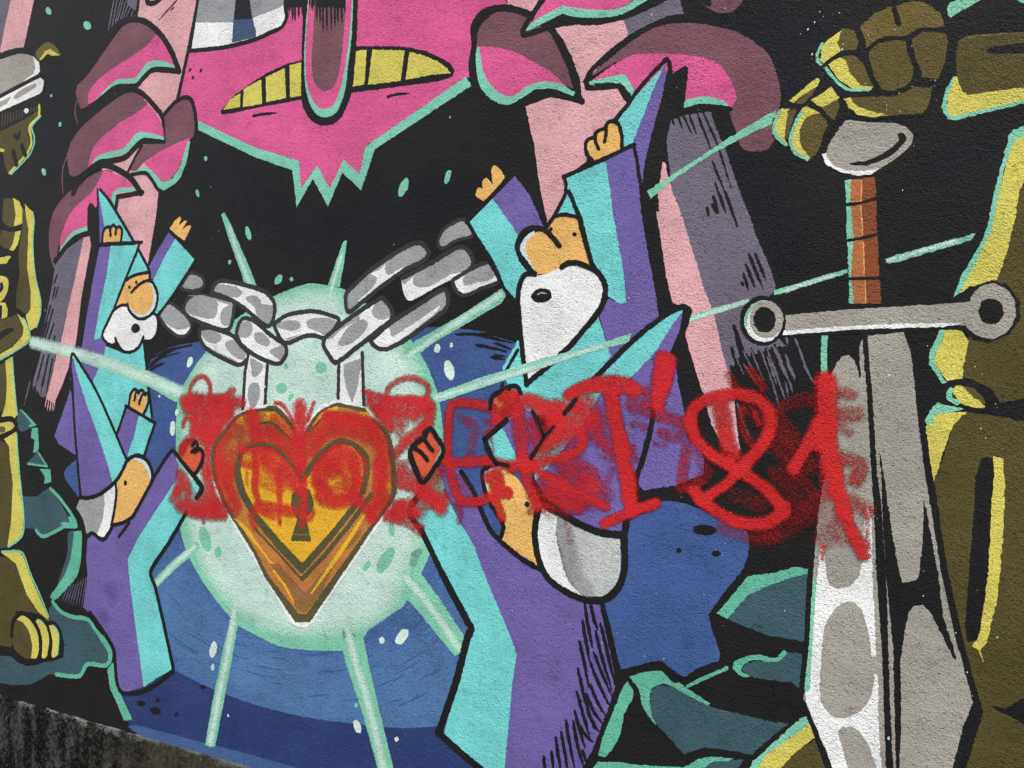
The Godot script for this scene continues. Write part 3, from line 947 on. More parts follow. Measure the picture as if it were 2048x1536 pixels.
	fill(p7_2, "bridge", "pink", 7, "-1358 2571 c,-1369 2450,-1371 2388,-1368 2333,-1357 2297,-1338 2263,-1317 2247,-1296 2244,-1276 2250,-1259 2274,-1247 2305,-1235 2357,-1222 2427,-1213 2538 c", true)
	fill(p7_2, "shade_stripe", "mauve", 8, "-1339 2566 c,-1345 2445,-1349 2395,-1346 2343,-1334 2314,-1317 2297,-1300 2291,-1279 2297,-1263 2315,-1254 2347,-1246 2392,-1239 2457,-1233 2543 c", true)
	fill(p7_2, "hatch_line", "black", 9, "-1339 2566,-1233 2543,-1235 2506,-1246 2502,-1283 2514,-1334 2524")
	stroke(p7_2, "hatch_line", "black", 10, 6.7, "-1332 2538,-1331 2486", false, 1)
	stroke(p7_2, "hatch_line", "black", 10, 6.7, "-1321 2535,-1320 2477", false, 1)
	stroke(p7_2, "hatch_line", "black", 10, 6.7, "-1311 2533,-1310 2452", false, 1)
	stroke(p7_2, "hatch_line", "black", 10, 6.6, "-1298 2530,-1297 2452", false, 1)
	stroke(p7_2, "hatch_line", "black", 10, 6.6, "-1283 2527,-1282 2453", false, 1)
	stroke(p7_2, "hatch_line", "black", 10, 6.6, "-1271 2524,-1270 2456", false, 1)
	stroke(p7_2, "hatch_line", "black", 10, 6.6, "-1262 2522,-1260 2468", false, 1)
	stroke(p7_2, "hatch_line", "black", 10, 6.5, "-1248 2519,-1247 2463", false, 1)
	stroke(p7_2, "hatch_line", "black", 10, 6.5, "-1238 2517,-1237 2490", false, 1)
	fill(o7, "hatch_line", "black", 7, "-1443 2590,-1373 2574,-1376 2535,-1439 2546")
	stroke(o7, "hatch_line", "black", 8, 7.8, "-1428 2559,-1427 2529", false, 1)
	stroke(o7, "hatch_line", "black", 8, 7.8, "-1417 2556,-1416 2507", false, 1)
	stroke(o7, "hatch_line", "black", 8, 7.7, "-1408 2554,-1407 2503", false, 1)
	stroke(o7, "hatch_line", "black", 8, 7.7, "-1395 2551,-1394 2509", false, 1)
	stroke(o7, "hatch_line", "black", 8, 7.7, "-1381 2548,-1380 2510", false, 1)
	stroke(o7, "hatch_line", "black", 9, 7.8, "-1435 2560,-1433 2542", false, 1)
	stroke(p7_2, "hatch_line", "black", 8, 5.9, "-1356 2556,-1355 2529", false, 1)
	stroke(p7_2, "hatch_line", "black", 8, 5.9, "-1348 2555,-1347 2517", false, 1)
	stroke(p7_2, "hatch_line", "black", 9, 5.9, "-1342 2553,-1341 2529", false, 1)
	stroke(o7, "wrinkle", "black", 3, 8.0, "-1104 2243,-1072 2245,-1034 2241", true, 1)
	stroke(o7, "wrinkle", "black", 3, 9.2, "-1563 2264,-1521 2263,-1473 2259", true, 1)

	var o8 := thing("painted_leaf", Vector2(-2094, 2348), "uppermost mauve and pink leaf left of the monster's eye", "painted leaf", "curled pink leaves along the pale columns")
	fill(o8, "black_edge", "black", 2, "-2296 2392,-2151 2439,-2042 2431,-2019 2446,-2031 2429,-2140 2423,-2151 2409,-2271 2360,-2308 2349,-2321 2421")
	fill(o8, "back", "mauve", 2, "-2321 2482 c,-2271 2506,-2193 2565,-2122 2619,-2093 2633,-2053 2633,-2008 2617,-1969 2592,-1950 2574 c,-1980 2548,-2048 2529,-2116 2513,-2175 2493,-2229 2466,-2256 2443,-2268 2406 c,-2302 2401,-2315 2424,-2330 2459", true)
	fill(o8, "front", "pink", 3, "-1952 2576 c,-1915 2535,-1877 2482,-1859 2453 c,-1910 2477,-1975 2493,-2003 2478,-2047 2451,-2116 2459,-2151 2453,-2223 2417,-2268 2411 c,-2268 2441,-2253 2462,-2187 2495,-2116 2515,-2036 2535,-1986 2553", true)
	fill(o8, "trim", "mint", 4, "-1975 2497,-1936 2491,-1904 2480,-1861 2455 c,-1864 2449 c,-1915 2464,-1969 2473,-1997 2460,-2042 2441,-2105 2448,-2151 2448,-2221 2416 c,-2235 2418 c,-2193 2440,-2139 2465,-2116 2466,-2053 2458,-2025 2471,-1997 2493", true)
	stroke(o8, "outline", "black", 5, 19.1, "-2184 2611,-2151 2630,-2116 2645,-2059 2643,-2008 2627,-1964 2598,-1920 2555,-1883 2502,-1861 2457,-1854 2443", true)
	stroke(o8, "outline", "black", 6, 17.3, "-1854 2443,-1909 2458,-1972 2468,-2008 2451,-2042 2432,-2116 2442,-2151 2440,-2259 2398,-2302 2391", true)
	stroke(o8, "rim", "mauve", 2, 6.1, "-2321 2433,-2333 2406,-2330 2381,-2318 2348", true, 1)

	var o9 := thing("painted_leaf", Vector2(-2154, 2129), "mauve and pink leaf left of the monster's chin, second from the top", "painted leaf", "curled pink leaves along the pale columns")
	fill(o9, "back", "mauve", 3, "-2368 2283,-2308 2347,-2235 2376,-2151 2403,-2093 2416,-2059 2415,-2025 2400,-1989 2367 c,-2036 2348,-2105 2331,-2175 2305,-2229 2277,-2250 2247,-2259 2212,-2308 2189,-2352 2186,-2368 2221,-2374 2259", true)
	fill(o9, "front", "pink", 4, "-1990 2368 c,-1953 2331,-1926 2288,-1919 2255 c,-1980 2270,-2025 2277,-2053 2264,-2093 2238,-2187 2235,-2235 2221,-2266 2206 c,-2262 2232,-2235 2273,-2169 2308,-2093 2333,-2036 2348", true)
	fill(o9, "trim", "mint", 5, "-2025 2284,-1969 2273,-1920 2255 c,-1917 2244 c,-1975 2254,-2019 2263,-2053 2248,-2087 2230,-2151 2225,-2216 2218,-2250 2214 c,-2223 2235,-2175 2241,-2104 2244,-2070 2263,-2047 2281", true)
	stroke(o9, "outline", "black", 7, 17.4, "-2378 2272,-2358 2307,-2308 2347,-2228 2382,-2139 2414,-2087 2425,-2053 2422,-2013 2402,-1969 2364,-1931 2324,-1912 2283,-1909 2233", true)
	stroke(o9, "outline", "black", 8, 19.6, "-1909 2233,-1963 2246,-2013 2254,-2047 2239,-2093 2215,-2163 2212,-2216 2213,-2271 2192,-2308 2175", true)
	stroke(o9, "rim", "mauve", 4, 6.2, "-2371 2257,-2393 2220,-2398 2179,-2393 2129", true, 1)

	var o10 := thing("painted_leaf", Vector2(-1933, 2082), "small upright mauve and pink leaf touching the monster's chin", "painted leaf", "curled pink leaves along the pale columns")
	fill(o10, "back", "mauve", 9, "-1920 2318 c,-1872 2349,-1835 2358,-1814 2351,-1796 2322,-1788 2272,-1796 2239,-1819 2235,-1872 2227,-1952 2208,-2008 2188,-2041 2165 c,-2070 2170 c,-2041 2212,-2013 2243,-1912 2233 c,-1914 2291", true)
	fill(o10, "front", "pink", 10, "-1806 2237 c,-1872 2227,-1952 2208,-2005 2187 c,-1980 2161,-1941 2130,-1909 2119,-1872 2137,-1845 2167,-1824 2206", true)
	fill(o10, "trim", "mint", 11, "-1819 2224 c,-1808 2228 c,-1821 2172,-1835 2145,-1856 2116,-1922 2091,-1946 2105,-1980 2146,-2002 2159,-2044 2164 c,-2019 2172,-1985 2168,-1936 2126,-1909 2118,-1877 2130,-1845 2164,-1830 2203", true)
	stroke(o10, "outline", "black", 10, 14.1, "-1923 2320,-1872 2353,-1830 2361,-1804 2349,-1788 2309,-1782 2256", true)
	stroke(o10, "outline", "black", 10, 10.7, "-2016 2241,-2047 2208,-2082 2164", true)
	stroke(o10, "outline", "black", 12, 12.6, "-2069 2157,-2002 2155,-1974 2133,-1946 2099,-1920 2082", true)

	var o11 := thing("painted_leaf", Vector2(-2241, 1886), "mauve and pink leaf behind the upper left wizard's hat", "painted leaf", "curled pink leaves along the pale columns")
	fill(o11, "back", "mauve", 2, "-2308 2152,-2271 2172,-2229 2182,-2193 2187,-2151 2176,-2199 2164,-2247 2123,-2308 2095,-2359 2059,-2397 2017,-2416 1964,-2429 1923,-2441 1886 c,-2460 1926,-2468 1985,-2461 2039,-2435 2087,-2371 2132", true)
	fill(o11, "front", "pink", 3, "-2192 2186 c,-2134 2168,-2070 2135,-2041 2114 c,-2116 2122,-2145 2110,-2157 2091,-2223 2078,-2274 2014,-2333 2003,-2371 1981,-2406 1949 c,-2411 1964,-2403 2001,-2358 2063,-2308 2095,-2247 2125", true)
	fill(o11, "trim", "mint", 4, "-2122 2122,-2041 2115,-2035 2105,-2093 2106,-2128 2106,-2131 2096,-2142 2066,-2157 2087,-2151 2110")
	fill(o11, "trim", "mint", 4, "-2272 2015 c,-2272 1998 c,-2333 1985,-2377 1962,-2421 1928 c,-2411 1948,-2390 1968,-2346 2001", true)
	stroke(o11, "outline", "black", 13, 20.1, "-2342 2129,-2307 2168,-2246 2198,-2192 2203,-2139 2186,-2064 2144,-2020 2094", true)
	stroke(o11, "outline", "black", 14, 15.2, "-2013 2096,-2069 2095,-2127 2095,-2136 2057")
	stroke(o11, "outline", "black", 5, 18.6, "-2259 1991,-2333 1980,-2384 1951,-2436 1912", true)

	var o12 := thing("painted_leaf", Vector2(-712, 2144), "pink and mauve leaf right of the monster's mouth", "painted leaf", "curled pink leaves along the pale columns")
	fill(o12, "back", "mauve", 1, "-840 2333,-837 2360,-818 2383,-788 2395,-746 2390,-710 2370,-653 2321,-634 2290,-609 2236,-586 2180 c,-612 2188,-640 2218,-681 2249,-746 2294,-793 2310,-840 2324", true)
	fill(o12, "front", "pink", 2, "-840 2324 c,-793 2312,-746 2294,-681 2252,-640 2221,-606 2184 c,-650 2201,-697 2199,-746 2183,-779 2199,-815 2236,-833 2283", true)
	fill(o12, "trim", "mint", 3, "-844 2322 c,-834 2320 c,-829 2288,-819 2250,-789 2208,-746 2186,-707 2204,-665 2207,-628 2197,-587 2169 c,-590 2161 c,-625 2180,-656 2190,-688 2191,-746 2168,-763 2168,-802 2189,-833 2228,-843 2279", true)
	stroke(o12, "outline", "black", 4, 16.0, "-849 2231,-856 2281,-848 2331,-850 2372,-833 2398,-802 2406,-766 2402,-726 2386,-700 2372", true)
	stroke(o12, "outline", "black", 2, 12.2, "-650 2329,-618 2287,-597 2222,-579 2162,-568 2143", true)
	stroke(o12, "outline", "black", 4, 12.5, "-568 2145,-618 2166,-650 2176,-688 2176,-739 2164,-766 2158", true)

	var o13 := thing("painted_leaf", Vector2(-544, 2318), "pink leaf cut off by the top edge above the pale column point", "painted leaf", "curled pink leaves along the pale columns")
	fill(o13, "front", "pink", 2, "-657 2414,-430 2363,-470 2341,-504 2338,-558 2350,-618 2372,-650 2364,-696 2348")
	fill(o13, "trim", "mint", 3, "-709 2336 c,-694 2352,-650 2366,-618 2375 c,-570 2357,-504 2341,-470 2341,-441 2355 c,-407 2347 c,-447 2333,-481 2324,-528 2328,-588 2343,-618 2356 c,-650 2348,-704 2334 c", true)
	stroke(o13, "outline", "black", 5, 13.4, "-661 2403,-697 2367,-719 2335,-712 2326,-650 2333,-618 2346,-570 2327,-513 2318,-455 2321,-385 2337,-369 2344", true)

	var o14 := thing("painted_leaf", Vector2(-351, 1980), "largest mauve and pink leaf behind the large wizard's hat tip", "painted leaf", "curled pink leaves along the pale columns")
	fill(o14, "back", "mauve", 2, "-543 2201,-504 2231,-441 2266,-399 2280,-358 2280,-305 2269,-240 2242,-202 2216,-166 2178,-151 2142,-141 2095,-144 2064,-151 2009,-163 1985,-182 1980,-215 1990,-232 2034,-243 2080,-230 2099,-253 2161,-305 2194,-385 2217,-470 2225", true)
	fill(o14, "front", "pink", 3, "-546 2189 c,-504 2211,-470 2225,-441 2229,-358 2214,-299 2196,-266 2176,-243 2143,-229 2104,-231 2089,-241 2079 c,-266 2100,-292 2109,-334 2109,-363 2088,-447 2132,-464 2182,-498 2189", true)
	fill(o14, "trim", "mint", 4, "-552 2189 c,-498 2191,-468 2190 c,-444 2146 c,-452 2137 c,-472 2166 c,-498 2177,-549 2182 c")
	fill(o14, "trim", "mint", 4, "-332 2111,-289 2111,-255 2096,-244 2085,-250 2080,-279 2093,-305 2098,-339 2095", true)
	stroke(o14, "outline", "black", 3, 12.8, "-561 2190,-546 2213,-498 2247,-447 2273,-391 2289,-358 2293,-305 2282", true)
	stroke(o14, "outline", "black", 5, 11.8, "-560 2189,-556 2174,-522 2169,-482 2167,-468 2139,-457 2126")
	stroke(o14, "outline", "black", 5, 9.6, "-340 2087,-305 2092,-273 2087,-240 2076", true)

	var o15 := thing("painted_leaf", Vector2(-258, 2280), "small mauve leaf tip at the top edge left of the fist", "painted leaf", "curled pink leaves along the pale columns")
	fill(o15, "back", "mauve", 2, "-302 2312,-281 2300,-277 2324,-215 2310,-232 2282,-253 2280,-273 2288", true)

	var o16 := thing("painted_rocks", Vector2(-2410, 436), "dark teal painted boulders with mint edges beside the left skeleton's leg", "painted rocks")
	var p16_1 := fill(o16, "boulder", "teal", 1, "-2626 1414,-2575 1380,-2545 1359,-2589 1341,-2616 1335,-2647 1356,-2637 1387")
	fill(p16_1, "edge", "rmint", 2, "-2628 1417,-2595 1402,-2532 1359,-2568 1352,-2578 1356,-2561 1365,-2578 1378")
	fill(p16_1, "edge", "rmint", 1, "-2559 1350,-2526 1351,-2520 1283,-2528 1270,-2551 1264,-2543 1308,-2563 1316")
	var p16_2 := fill(o16, "boulder", "teal", 1, "-2583 1229,-2528 1268,-2494 1246,-2480 1221")
	stroke(p16_2, "edge", "rmint", 2, 7.5, "-2524 1267,-2477 1222,-2580 1226")
	fill(p16_2, "edge", "rmint", 1, "-2516 1211,-2460 1214,-2455 1172,-2494 1161,-2488 1186")
	var p16_3 := fill(o16, "boulder", "teal", 1, "-2609 1112,-2528 1117,-2498 1136,-2462 1151,-2410 1104,-2359 1054,-2326 1036,-2359 1024,-2397 1033,-2442 1004,-2494 983,-2521 985,-2541 1005,-2596 1004")
	stroke(p16_3, "edge", "rmint", 2, 12.5, "-2460 1148,-2416 1122,-2349 1067,-2328 1033,-2384 1027,-2435 1006,-2500 984,-2536 1002", true)
	fill(p16_3, "edge", "rmint", 3, "-2368 1061,-2340 1063,-2318 1031,-2358 1021,-2409 1034,-2397 1040,-2358 1043")
	var p16_4 := fill(o16, "arch", "teal", 1, "-2368 1007,-2333 1014,-2340 981,-2359 921,-2390 862,-2413 816,-2429 814,-2403 871,-2371 941", true)
	fill(p16_4, "edge", "rmint", 2, "-2338 1014 c,-2302 1020 c,-2298 989,-2308 906,-2327 865,-2416 788,-2442 776,-2461 785,-2416 832,-2384 869,-2355 930,-2343 985", true)
	var p16_5 := fill(o16, "boulder", "teal", 1, "-2468 744,-2442 769,-2410 743,-2359 733,-2278 740,-2241 712,-2193 687,-2148 653,-2154 616,-2184 592,-2235 585,-2271 586,-2309 549,-2333 534,-2429 525,-2462 525,-2528 489,-2568 470,-2665 452,-2757 446,-2757 539,-2665 553,-2561 548,-2462 585,-2416 675,-2462 707")
	stroke(p16_5, "edge", "rmint", 2, 14.0, "-2448 768,-2403 741,-2346 732,-2271 733,-2229 702,-2181 668,-2161 647,-2163 615,-2190 596,-2271 587,-2313 542,-2429 528", true)
	stroke(p16_5, "edge", "rmint", 3, 21.5, "-2217 693,-2181 666,-2164 643,-2168 618", true, 2)
	fill(p16_5, "edge", "rmint", 4, "-2176 587,-2146 615,-2138 587,-2131 541,-2102 502,-2063 454,-2064 446,-2099 437,-2128 482,-2163 527")
	stroke(o16, "hatch_line", "grape2", 3, 4.5, "-2368 831,-2398 778", false, 1)
	stroke(o16, "hatch_line", "grape2", 1, 4.5, "-2352 837,-2387 773", false, 1)
	stroke(o16, "hatch_line", "grape2", 1, 4.5, "-2340 840,-2374 773", false, 1)
	stroke(o16, "hatch_line", "grape2", 1, 4.5, "-2327 844,-2359 772", false, 1)
	stroke(o16, "hatch_line", "grape2", 1, 4.5, "-2315 851,-2346 770", false, 1)
	stroke(o16, "hatch_line", "grape2", 1, 4.4, "-2302 859,-2330 770", false, 1)
	stroke(o16, "hatch_line", "grape2", 1, 4.4, "-2291 864,-2316 768", false, 1)
	stroke(o16, "hatch_line", "grape2", 1, 4.4, "-2278 870,-2301 768", false, 1)

	var o17 := thing("painted_rocks", Vector2(-323, 607), "teal painted boulders with mint edges left of the sword blade", "painted rocks")
	var p17_1 := fill(o17, "boulder", "teal", 1, "-245 1006,-217 1045,-202 1065,-166 1088,-122 1110,-90 1121,-94 1051,-97 981,-166 984,-202 993")
	fill(p17_1, "edge", "rmint", 2, "-269 1015,-205 1101,-158 1112,-112 1130,-89 1129,-89 1119,-122 1107,-166 1085,-205 1062,-220 1042,-247 1006")
	var p17_2 := fill(o17, "boulder", "teal", 1, "-220 904,-210 919,-187 928,-163 929,-146 932,-129 955,-97 956,-103 889,-109 887,-120 895,-166 892,-202 894")
	fill(p17_2, "edge", "rmint", 2, "-236 911,-222 927,-187 941,-163 938,-163 928,-190 930,-212 918,-219 902,-201 894,-215 891,-230 899", true)
	stroke(p17_2, "edge", "rmint", 3, 8.0, "-173 934,-149 936,-140 945,-134 954", true)
	stroke(p17_2, "edge", "rmint", 1, 7.3, "-330 851,-292 876,-253 899,-248 904", true)
	var p17_3 := fill(o17, "boulder", "teal", 1, "-410 827,-394 843,-366 845,-326 831,-279 815,-227 812,-166 808,-126 810,-166 769,-197 732,-240 731,-292 728,-321 713,-337 702,-372 736,-399 757,-412 791")
	fill(p17_3, "edge", "rmint", 2, "-460 850 c,-424 866,-387 876 c,-345 854,-282 822 c,-288 817 c,-326 830,-363 844,-385 847,-405 835,-412 818,-410 783,-398 754 c,-416 771,-430 796,-438 827", true)
	fill(p17_3, "edge", "rmint", 1, "-464 839,-449 820,-451 803,-470 766,-478 720,-498 679,-516 658,-531 660,-522 700,-498 761,-475 821")
	var p17_4 := fill(o17, "boulder", "teal", 1, "-305 666,-297 682,-268 704,-227 715,-212 719,-227 697,-237 673")
	fill(p17_4, "edge", "rmint", 2, "-558 607,-531 645,-484 655,-441 658,-337 675,-310 697,-279 711,-234 716,-245 708,-273 702,-299 680,-310 663")

	var o18 := thing("painted_glow", Vector2(-1188, 431), "pale mint painted glow with long rays around the heart padlock", "painted glow")
	fill(o18, "halo", "gmint", 5, "-1483 1747 c,-1369 1774,-1300 1767,-1240 1753 c,-1094 1665,-1018 1599,-959 1497,-937 1398,-930 1273,-944 1160,-988 1043,-1051 932 c,-1164 852,-1176 833 c,-1237 788 c,-1355 773,-1461 767,-1549 786,-1629 811,-1748 906,-1826 1002,-1855 1089,-1868 1300,-1859 1452,-1799 1542,-1738 1600,-1629 1685", true)
	haze(o18, "core", "palemint", 6, "-1468 1727 c,-1372 1744,-1270 1734,-1237 1697,-1094 1614,-1018 1536,-988 1422,-971 1284,-988 1157,-1040 1051,-1078 957,-1141 890,-1237 851,-1390 820,-1516 822,-1629 861,-1728 937,-1784 1021,-1817 1122,-1830 1302,-1817 1422,-1768 1542,-1688 1614,-1572 1683", 56)
	fill(o18, "spot", "gmint", 7, "-1434 1488,-1437 1481,-1442 1476,-1451 1473,-1460 1473,-1468 1476,-1474 1481,-1476 1488,-1474 1494,-1468 1500,-1460 1503,-1451 1503,-1442 1500,-1437 1494", true)
	fill(o18, "spot", "gmint", 7, "-1415 1461,-1419 1456,-1424 1453,-1428 1452,-1431 1454,-1432 1457,-1431 1462,-1429 1467,-1424 1471,-1420 1474,-1415 1475,-1412 1474,-1411 1470,-1412 1466", true)
	fill(o18, "spot", "gmint", 7, "-1078 1125,-1079 1118,-1082 1112,-1086 1108,-1091 1108,-1095 1110,-1098 1116,-1099 1123,-1098 1131,-1095 1137,-1091 1140,-1086 1141,-1082 1138,-1079 1132", true)
	fill(o18, "spot", "gmint", 7, "-1092 1037,-1104 1022,-1117 1011,-1129 1007,-1136 1010,-1137 1019,-1133 1034,-1124 1050,-1112 1065,-1099 1075,-1088 1079,-1081 1076,-1079 1067,-1083 1053", true)
	fill(o18, "spot", "gmint", 7, "-1159 1019,-1164 1013,-1170 1010,-1175 1008,-1178 1010,-1180 1014,-1179 1019,-1175 1026,-1170 1031,-1164 1035,-1159 1037,-1156 1035,-1154 1031,-1156 1025", true)
	fill(o18, "spot", "gmint", 6, "-990 1052,-997 1040,-1007 1032,-1018 1028,-1027 1030,-1033 1037,-1035 1048,-1032 1061,-1025 1072,-1015 1081,-1005 1084,-995 1082,-989 1075,-987 1064", true)
	fill(o18, "spot", "gmint", 7, "-1726 1048,-1722 1031,-1724 1017,-1729 1008,-1739 1005,-1750 1009,-1761 1020,-1769 1036,-1773 1052,-1772 1066,-1766 1076,-1756 1078,-1745 1074,-1734 1063", true)
	fill(o18, "spot", "gmint", 7, "-1681 1009,-1683 1002,-1686 996,-1692 992,-1698 991,-1704 994,-1708 999,-1709 1007,-1708 1014,-1704 1020,-1698 1024,-1692 1025,-1686 1022,-1683 1016", true)
	fill(o18, "spot", "gmint", 7, "-1297 1544,-1299 1537,-1305 1532,-1313 1529,-1322 1529,-1330 1532,-1336 1538,-1338 1545,-1336 1551,-1330 1557,-1322 1560,-1313 1560,-1305 1556,-1299 1551", true)
	fill(o18, "spot", "gmint", 7, "-1433 1549,-1433 1545,-1435 1542,-1438 1540,-1441 1540,-1444 1542,-1445 1545,-1446 1549,-1445 1553,-1444 1556,-1441 1558,-1438 1558,-1435 1556,-1433 1553", true)
	var p18_1 := fill(o18, "ray", "gmint", 2, "-1683 1995,-1677 2000,-1668 1998,-1639 1951,-1567 1820,-1544 1770,-1591 1777,-1605 1819,-1654 1923")
	spray(p18_1, "glint", "palemint", 3, [
		[12, 0.9, 0.75, "-1651 1956,-1620 1881,-1572 1784"],
	])
	var p18_2 := fill(o18, "ray", "gmint", 6, "-1244 1879,-1238 1883,-1231 1882,-1240 1825,-1255 1759,-1294 1764,-1279 1801")
	spray(p18_2, "glint", "palemint", 7, [
		[9, 0.9, 0.75, "-1246 1846,-1267 1797,-1288 1737"],
	])
	var p18_3 := fill(o18, "ray", "gmint", 6, "-772 1730,-767 1730,-762 1711,-775 1694,-971 1599,-1011 1572,-1052 1579,-1015 1610,-899 1663")
	spray(p18_3, "glint", "palemint", 7, [
		[12, 0.9, 0.75, "-777 1714,-899 1650,-1037 1572"],
	])
	var p18_4 := stroke(o18, "ray", "gmint", 7, 26.9, "-1783 1016,-1872 955,-1964 880")
	spray(p18_4, "glint", "palemint", 8, [
		[13, 0.9, 0.75, "-1788 1016,-1872 955,-1947 890"],
	])
	var p18_5 := fill(o18, "ray", "gmint", 6, "-1641 832,-1612 832,-1644 690,-1707 436,-1748 431,-1717 568,-1673 736")
	spray(p18_5, "glint", "palemint", 7, [
		[17, 0.9, 0.75, "-1624 881,-1653 739,-1688 603,-1727 441"],
	])
	var p18_6 := fill(o18, "ray", "gmint", 6, "-1242 781,-1246 844,-1205 836,-1177 830,-1161 767,-1122 634,-1077 491,-1126 480,-1177 626,-1234 755")
	spray(p18_6, "glint", "palemint", 7, [
		[20, 0.9, 0.75, "-1230 846,-1201 761,-1161 659,-1108 484"],
	])
	var p18_7 := fill(o18, "ray", "gmint", 7, "-1041 949,-1052 999,-1030 1020,-996 1018,-941 958,-876 880,-887 835,-902 827,-952 872,-1015 930")
	spray(p18_7, "glint", "palemint", 8, [
		[17, 0.9, 0.75, "-1045 1006,-963 930,-892 850"],
	])
	fill(o18, "droplet", "dropw", 2, "-1800 1563,-1804 1557,-1809 1552,-1815 1550,-1820 1551,-1823 1555,-1823 1562,-1821 1569,-1817 1575,-1812 1580,-1806 1582,-1801 1580,-1798 1576,-1798 1570", true)
	fill(o18, "droplet", "dropw", 2, "-905 1537,-903 1526,-905 1517,-909 1511,-914 1510,-921 1513,-927 1521,-932 1532,-933 1543,-932 1552,-928 1558,-922 1559,-916 1556,-910 1548", true)
	fill(o18, "droplet", "dropw", 2, "-944 1587,-946 1582,-950 1579,-955 1579,-959 1580,-962 1583,-962 1588,-961 1592,-959 1597,-955 1600,-950 1600,-946 1599,-944 1596,-943 1591", true)
	fill(o18, "droplet", "dropw", 2, "-907 1596,-908 1593,-910 1591,-913 1590,-915 1590,-916 1592,-917 1594,-917 1597,-916 1600,-914 1602,-912 1603,-910 1603,-908 1601,-907 1599", true)
	fill(o18, "droplet", "dropw", 2, "-1872 1365,-1874 1355,-1877 1346,-1882 1342,-1886 1342,-1890 1346,-1893 1355,-1894 1365,-1892 1376,-1889 1384,-1884 1389,-1879 1389,-1875 1384,-1873 1376", true)
	fill(o18, "droplet", "dropw", 6, "-1857 1414,-1859 1410,-1862 1407,-1865 1406,-1868 1406,-1871 1409,-1872 1412,-1871 1416,-1869 1420,-1866 1423,-1863 1424,-1860 1423,-1857 1421,-1856 1418", true)
	fill(o18, "droplet", "dropw", 2, "-1935 1463,-1935 1461,-1937 1460,-1938 1459,-1940 1459,-1942 1460,-1943 1461,-1944 1463,-1943 1464,-1942 1465,-1940 1466,-1938 1466,-1937 1466,-1935 1464", true)
	fill(o18, "droplet", "dropw", 6, "-1045 847,-1053 838,-1061 833,-1070 831,-1075 833,-1077 839,-1075 848,-1069 858,-1061 867,-1052 873,-1044 874,-1039 872,-1037 866,-1039 857", true)
	fill(o18, "droplet", "dropw", 4, "-1111 835,-1112 831,-1114 827,-1118 825,-1122 825,-1125 826,-1128 829,-1128 832,-1128 837,-1125 840,-1122 842,-1118 843,-1114 842,-1112 839", true)
	fill(o18, "droplet", "dropw", 4, "-1187 600,-1184 592,-1185 585,-1187 580,-1192 578,-1198 579,-1204 583,-1208 589,-1210 597,-1210 604,-1207 609,-1202 611,-1197 610,-1191 606", true)
	fill(o18, "droplet", "dropw", 4, "-1067 588,-1068 585,-1070 582,-1072 581,-1075 580,-1077 581,-1079 583,-1080 585,-1079 588,-1077 591,-1075 592,-1072 593,-1070 592,-1068 590", true)
	fill(o18, "droplet", "dropw", 5, "-1701 719,-1705 709,-1711 700,-1718 695,-1724 695,-1728 699,-1730 708,-1729 719,-1725 730,-1719 738,-1713 743,-1706 743,-1702 739,-1700 730", true)
	fill(o18, "droplet", "dropw", 3, "-1712 667,-1713 662,-1716 658,-1719 656,-1722 656,-1723 658,-1724 662,-1724 667,-1722 672,-1719 676,-1716 678,-1714 678,-1712 676,-1711 672", true)
	fill(o18, "droplet", "dropw", 4, "-1652 538,-1652 536,-1653 534,-1655 533,-1657 533,-1658 533,-1659 535,-1660 537,-1659 539,-1658 540,-1657 541,-1655 542,-1653 541,-1652 540", true)
	fill(o18, "droplet", "gmint", 3, "-1196 651,-1196 648,-1198 646,-1200 644,-1203 644,-1205 644,-1206 646,-1207 649,-1206 651,-1205 654,-1203 655,-1200 656,-1198 655,-1196 653", true)
	fill(o18, "droplet", "gmint", 1, "-2456 2757,-2454 2751,-2455 2746,-2459 2743,-2465 2743,-2472 2746,-2479 2751,-2483 2757,-2485 2763,-2484 2768,-2480 2771,-2473 2771,-2467 2768,-2460 2763", true)
	fill(o18, "droplet", "gmint", 1, "-2258 2670,-2255 2663,-2256 2657,-2260 2654,-2267 2653,-2275 2655,-2283 2660,-2289 2667,-2292 2674,-2291 2680,-2286 2684,-2279 2685,-2271 2682,-2264 2677", true)
	fill(o18, "droplet", "gmint", 2, "-2449 2468,-2450 2466,-2451 2464,-2454 2464,-2456 2464,-2459 2466,-2460 2468,-2461 2470,-2460 2473,-2459 2474,-2456 2475,-2454 2474,-2451 2473,-2450 2471", true)
	fill(o18, "droplet", "gmint", 2, "-2402 2364,-2404 2361,-2406 2359,-2410 2358,-2413 2359,-2416 2361,-2417 2365,-2417 2368,-2415 2371,-2413 2373,-2409 2374,-2406 2373,-2403 2371,-2402 2367", true)
	fill(o18, "droplet", "gmint", 2, "-2484 2219,-2482 2213,-2483 2209,-2485 2206,-2490 2205,-2496 2207,-2501 2211,-2505 2217,-2507 2222,-2506 2227,-2503 2230,-2499 2231,-2493 2229,-2488 2224", true)
	fill(o18, "droplet", "gmint", 2, "-1739 2165,-1739 2162,-1741 2160,-1744 2159,-1747 2159,-1749 2161,-1751 2163,-1752 2167,-1751 2170,-1749 2172,-1747 2173,-1744 2173,-1741 2171,-1739 2168", true)
	fill(o18, "droplet", "gmint", 2, "-1772 2068,-1770 2063,-1771 2059,-1773 2056,-1776 2056,-1779 2058,-1783 2062,-1785 2067,-1787 2072,-1786 2076,-1784 2079,-1781 2079,-1777 2077,-1774 2073", true)
	fill(o18, "droplet", "gmint", 2, "-1041 1998,-1048 1989,-1055 1982,-1061 1980,-1066 1982,-1069 1988,-1068 1998,-1064 2008,-1058 2018,-1050 2024,-1044 2027,-1039 2024,-1037 2018,-1037 2009", true)
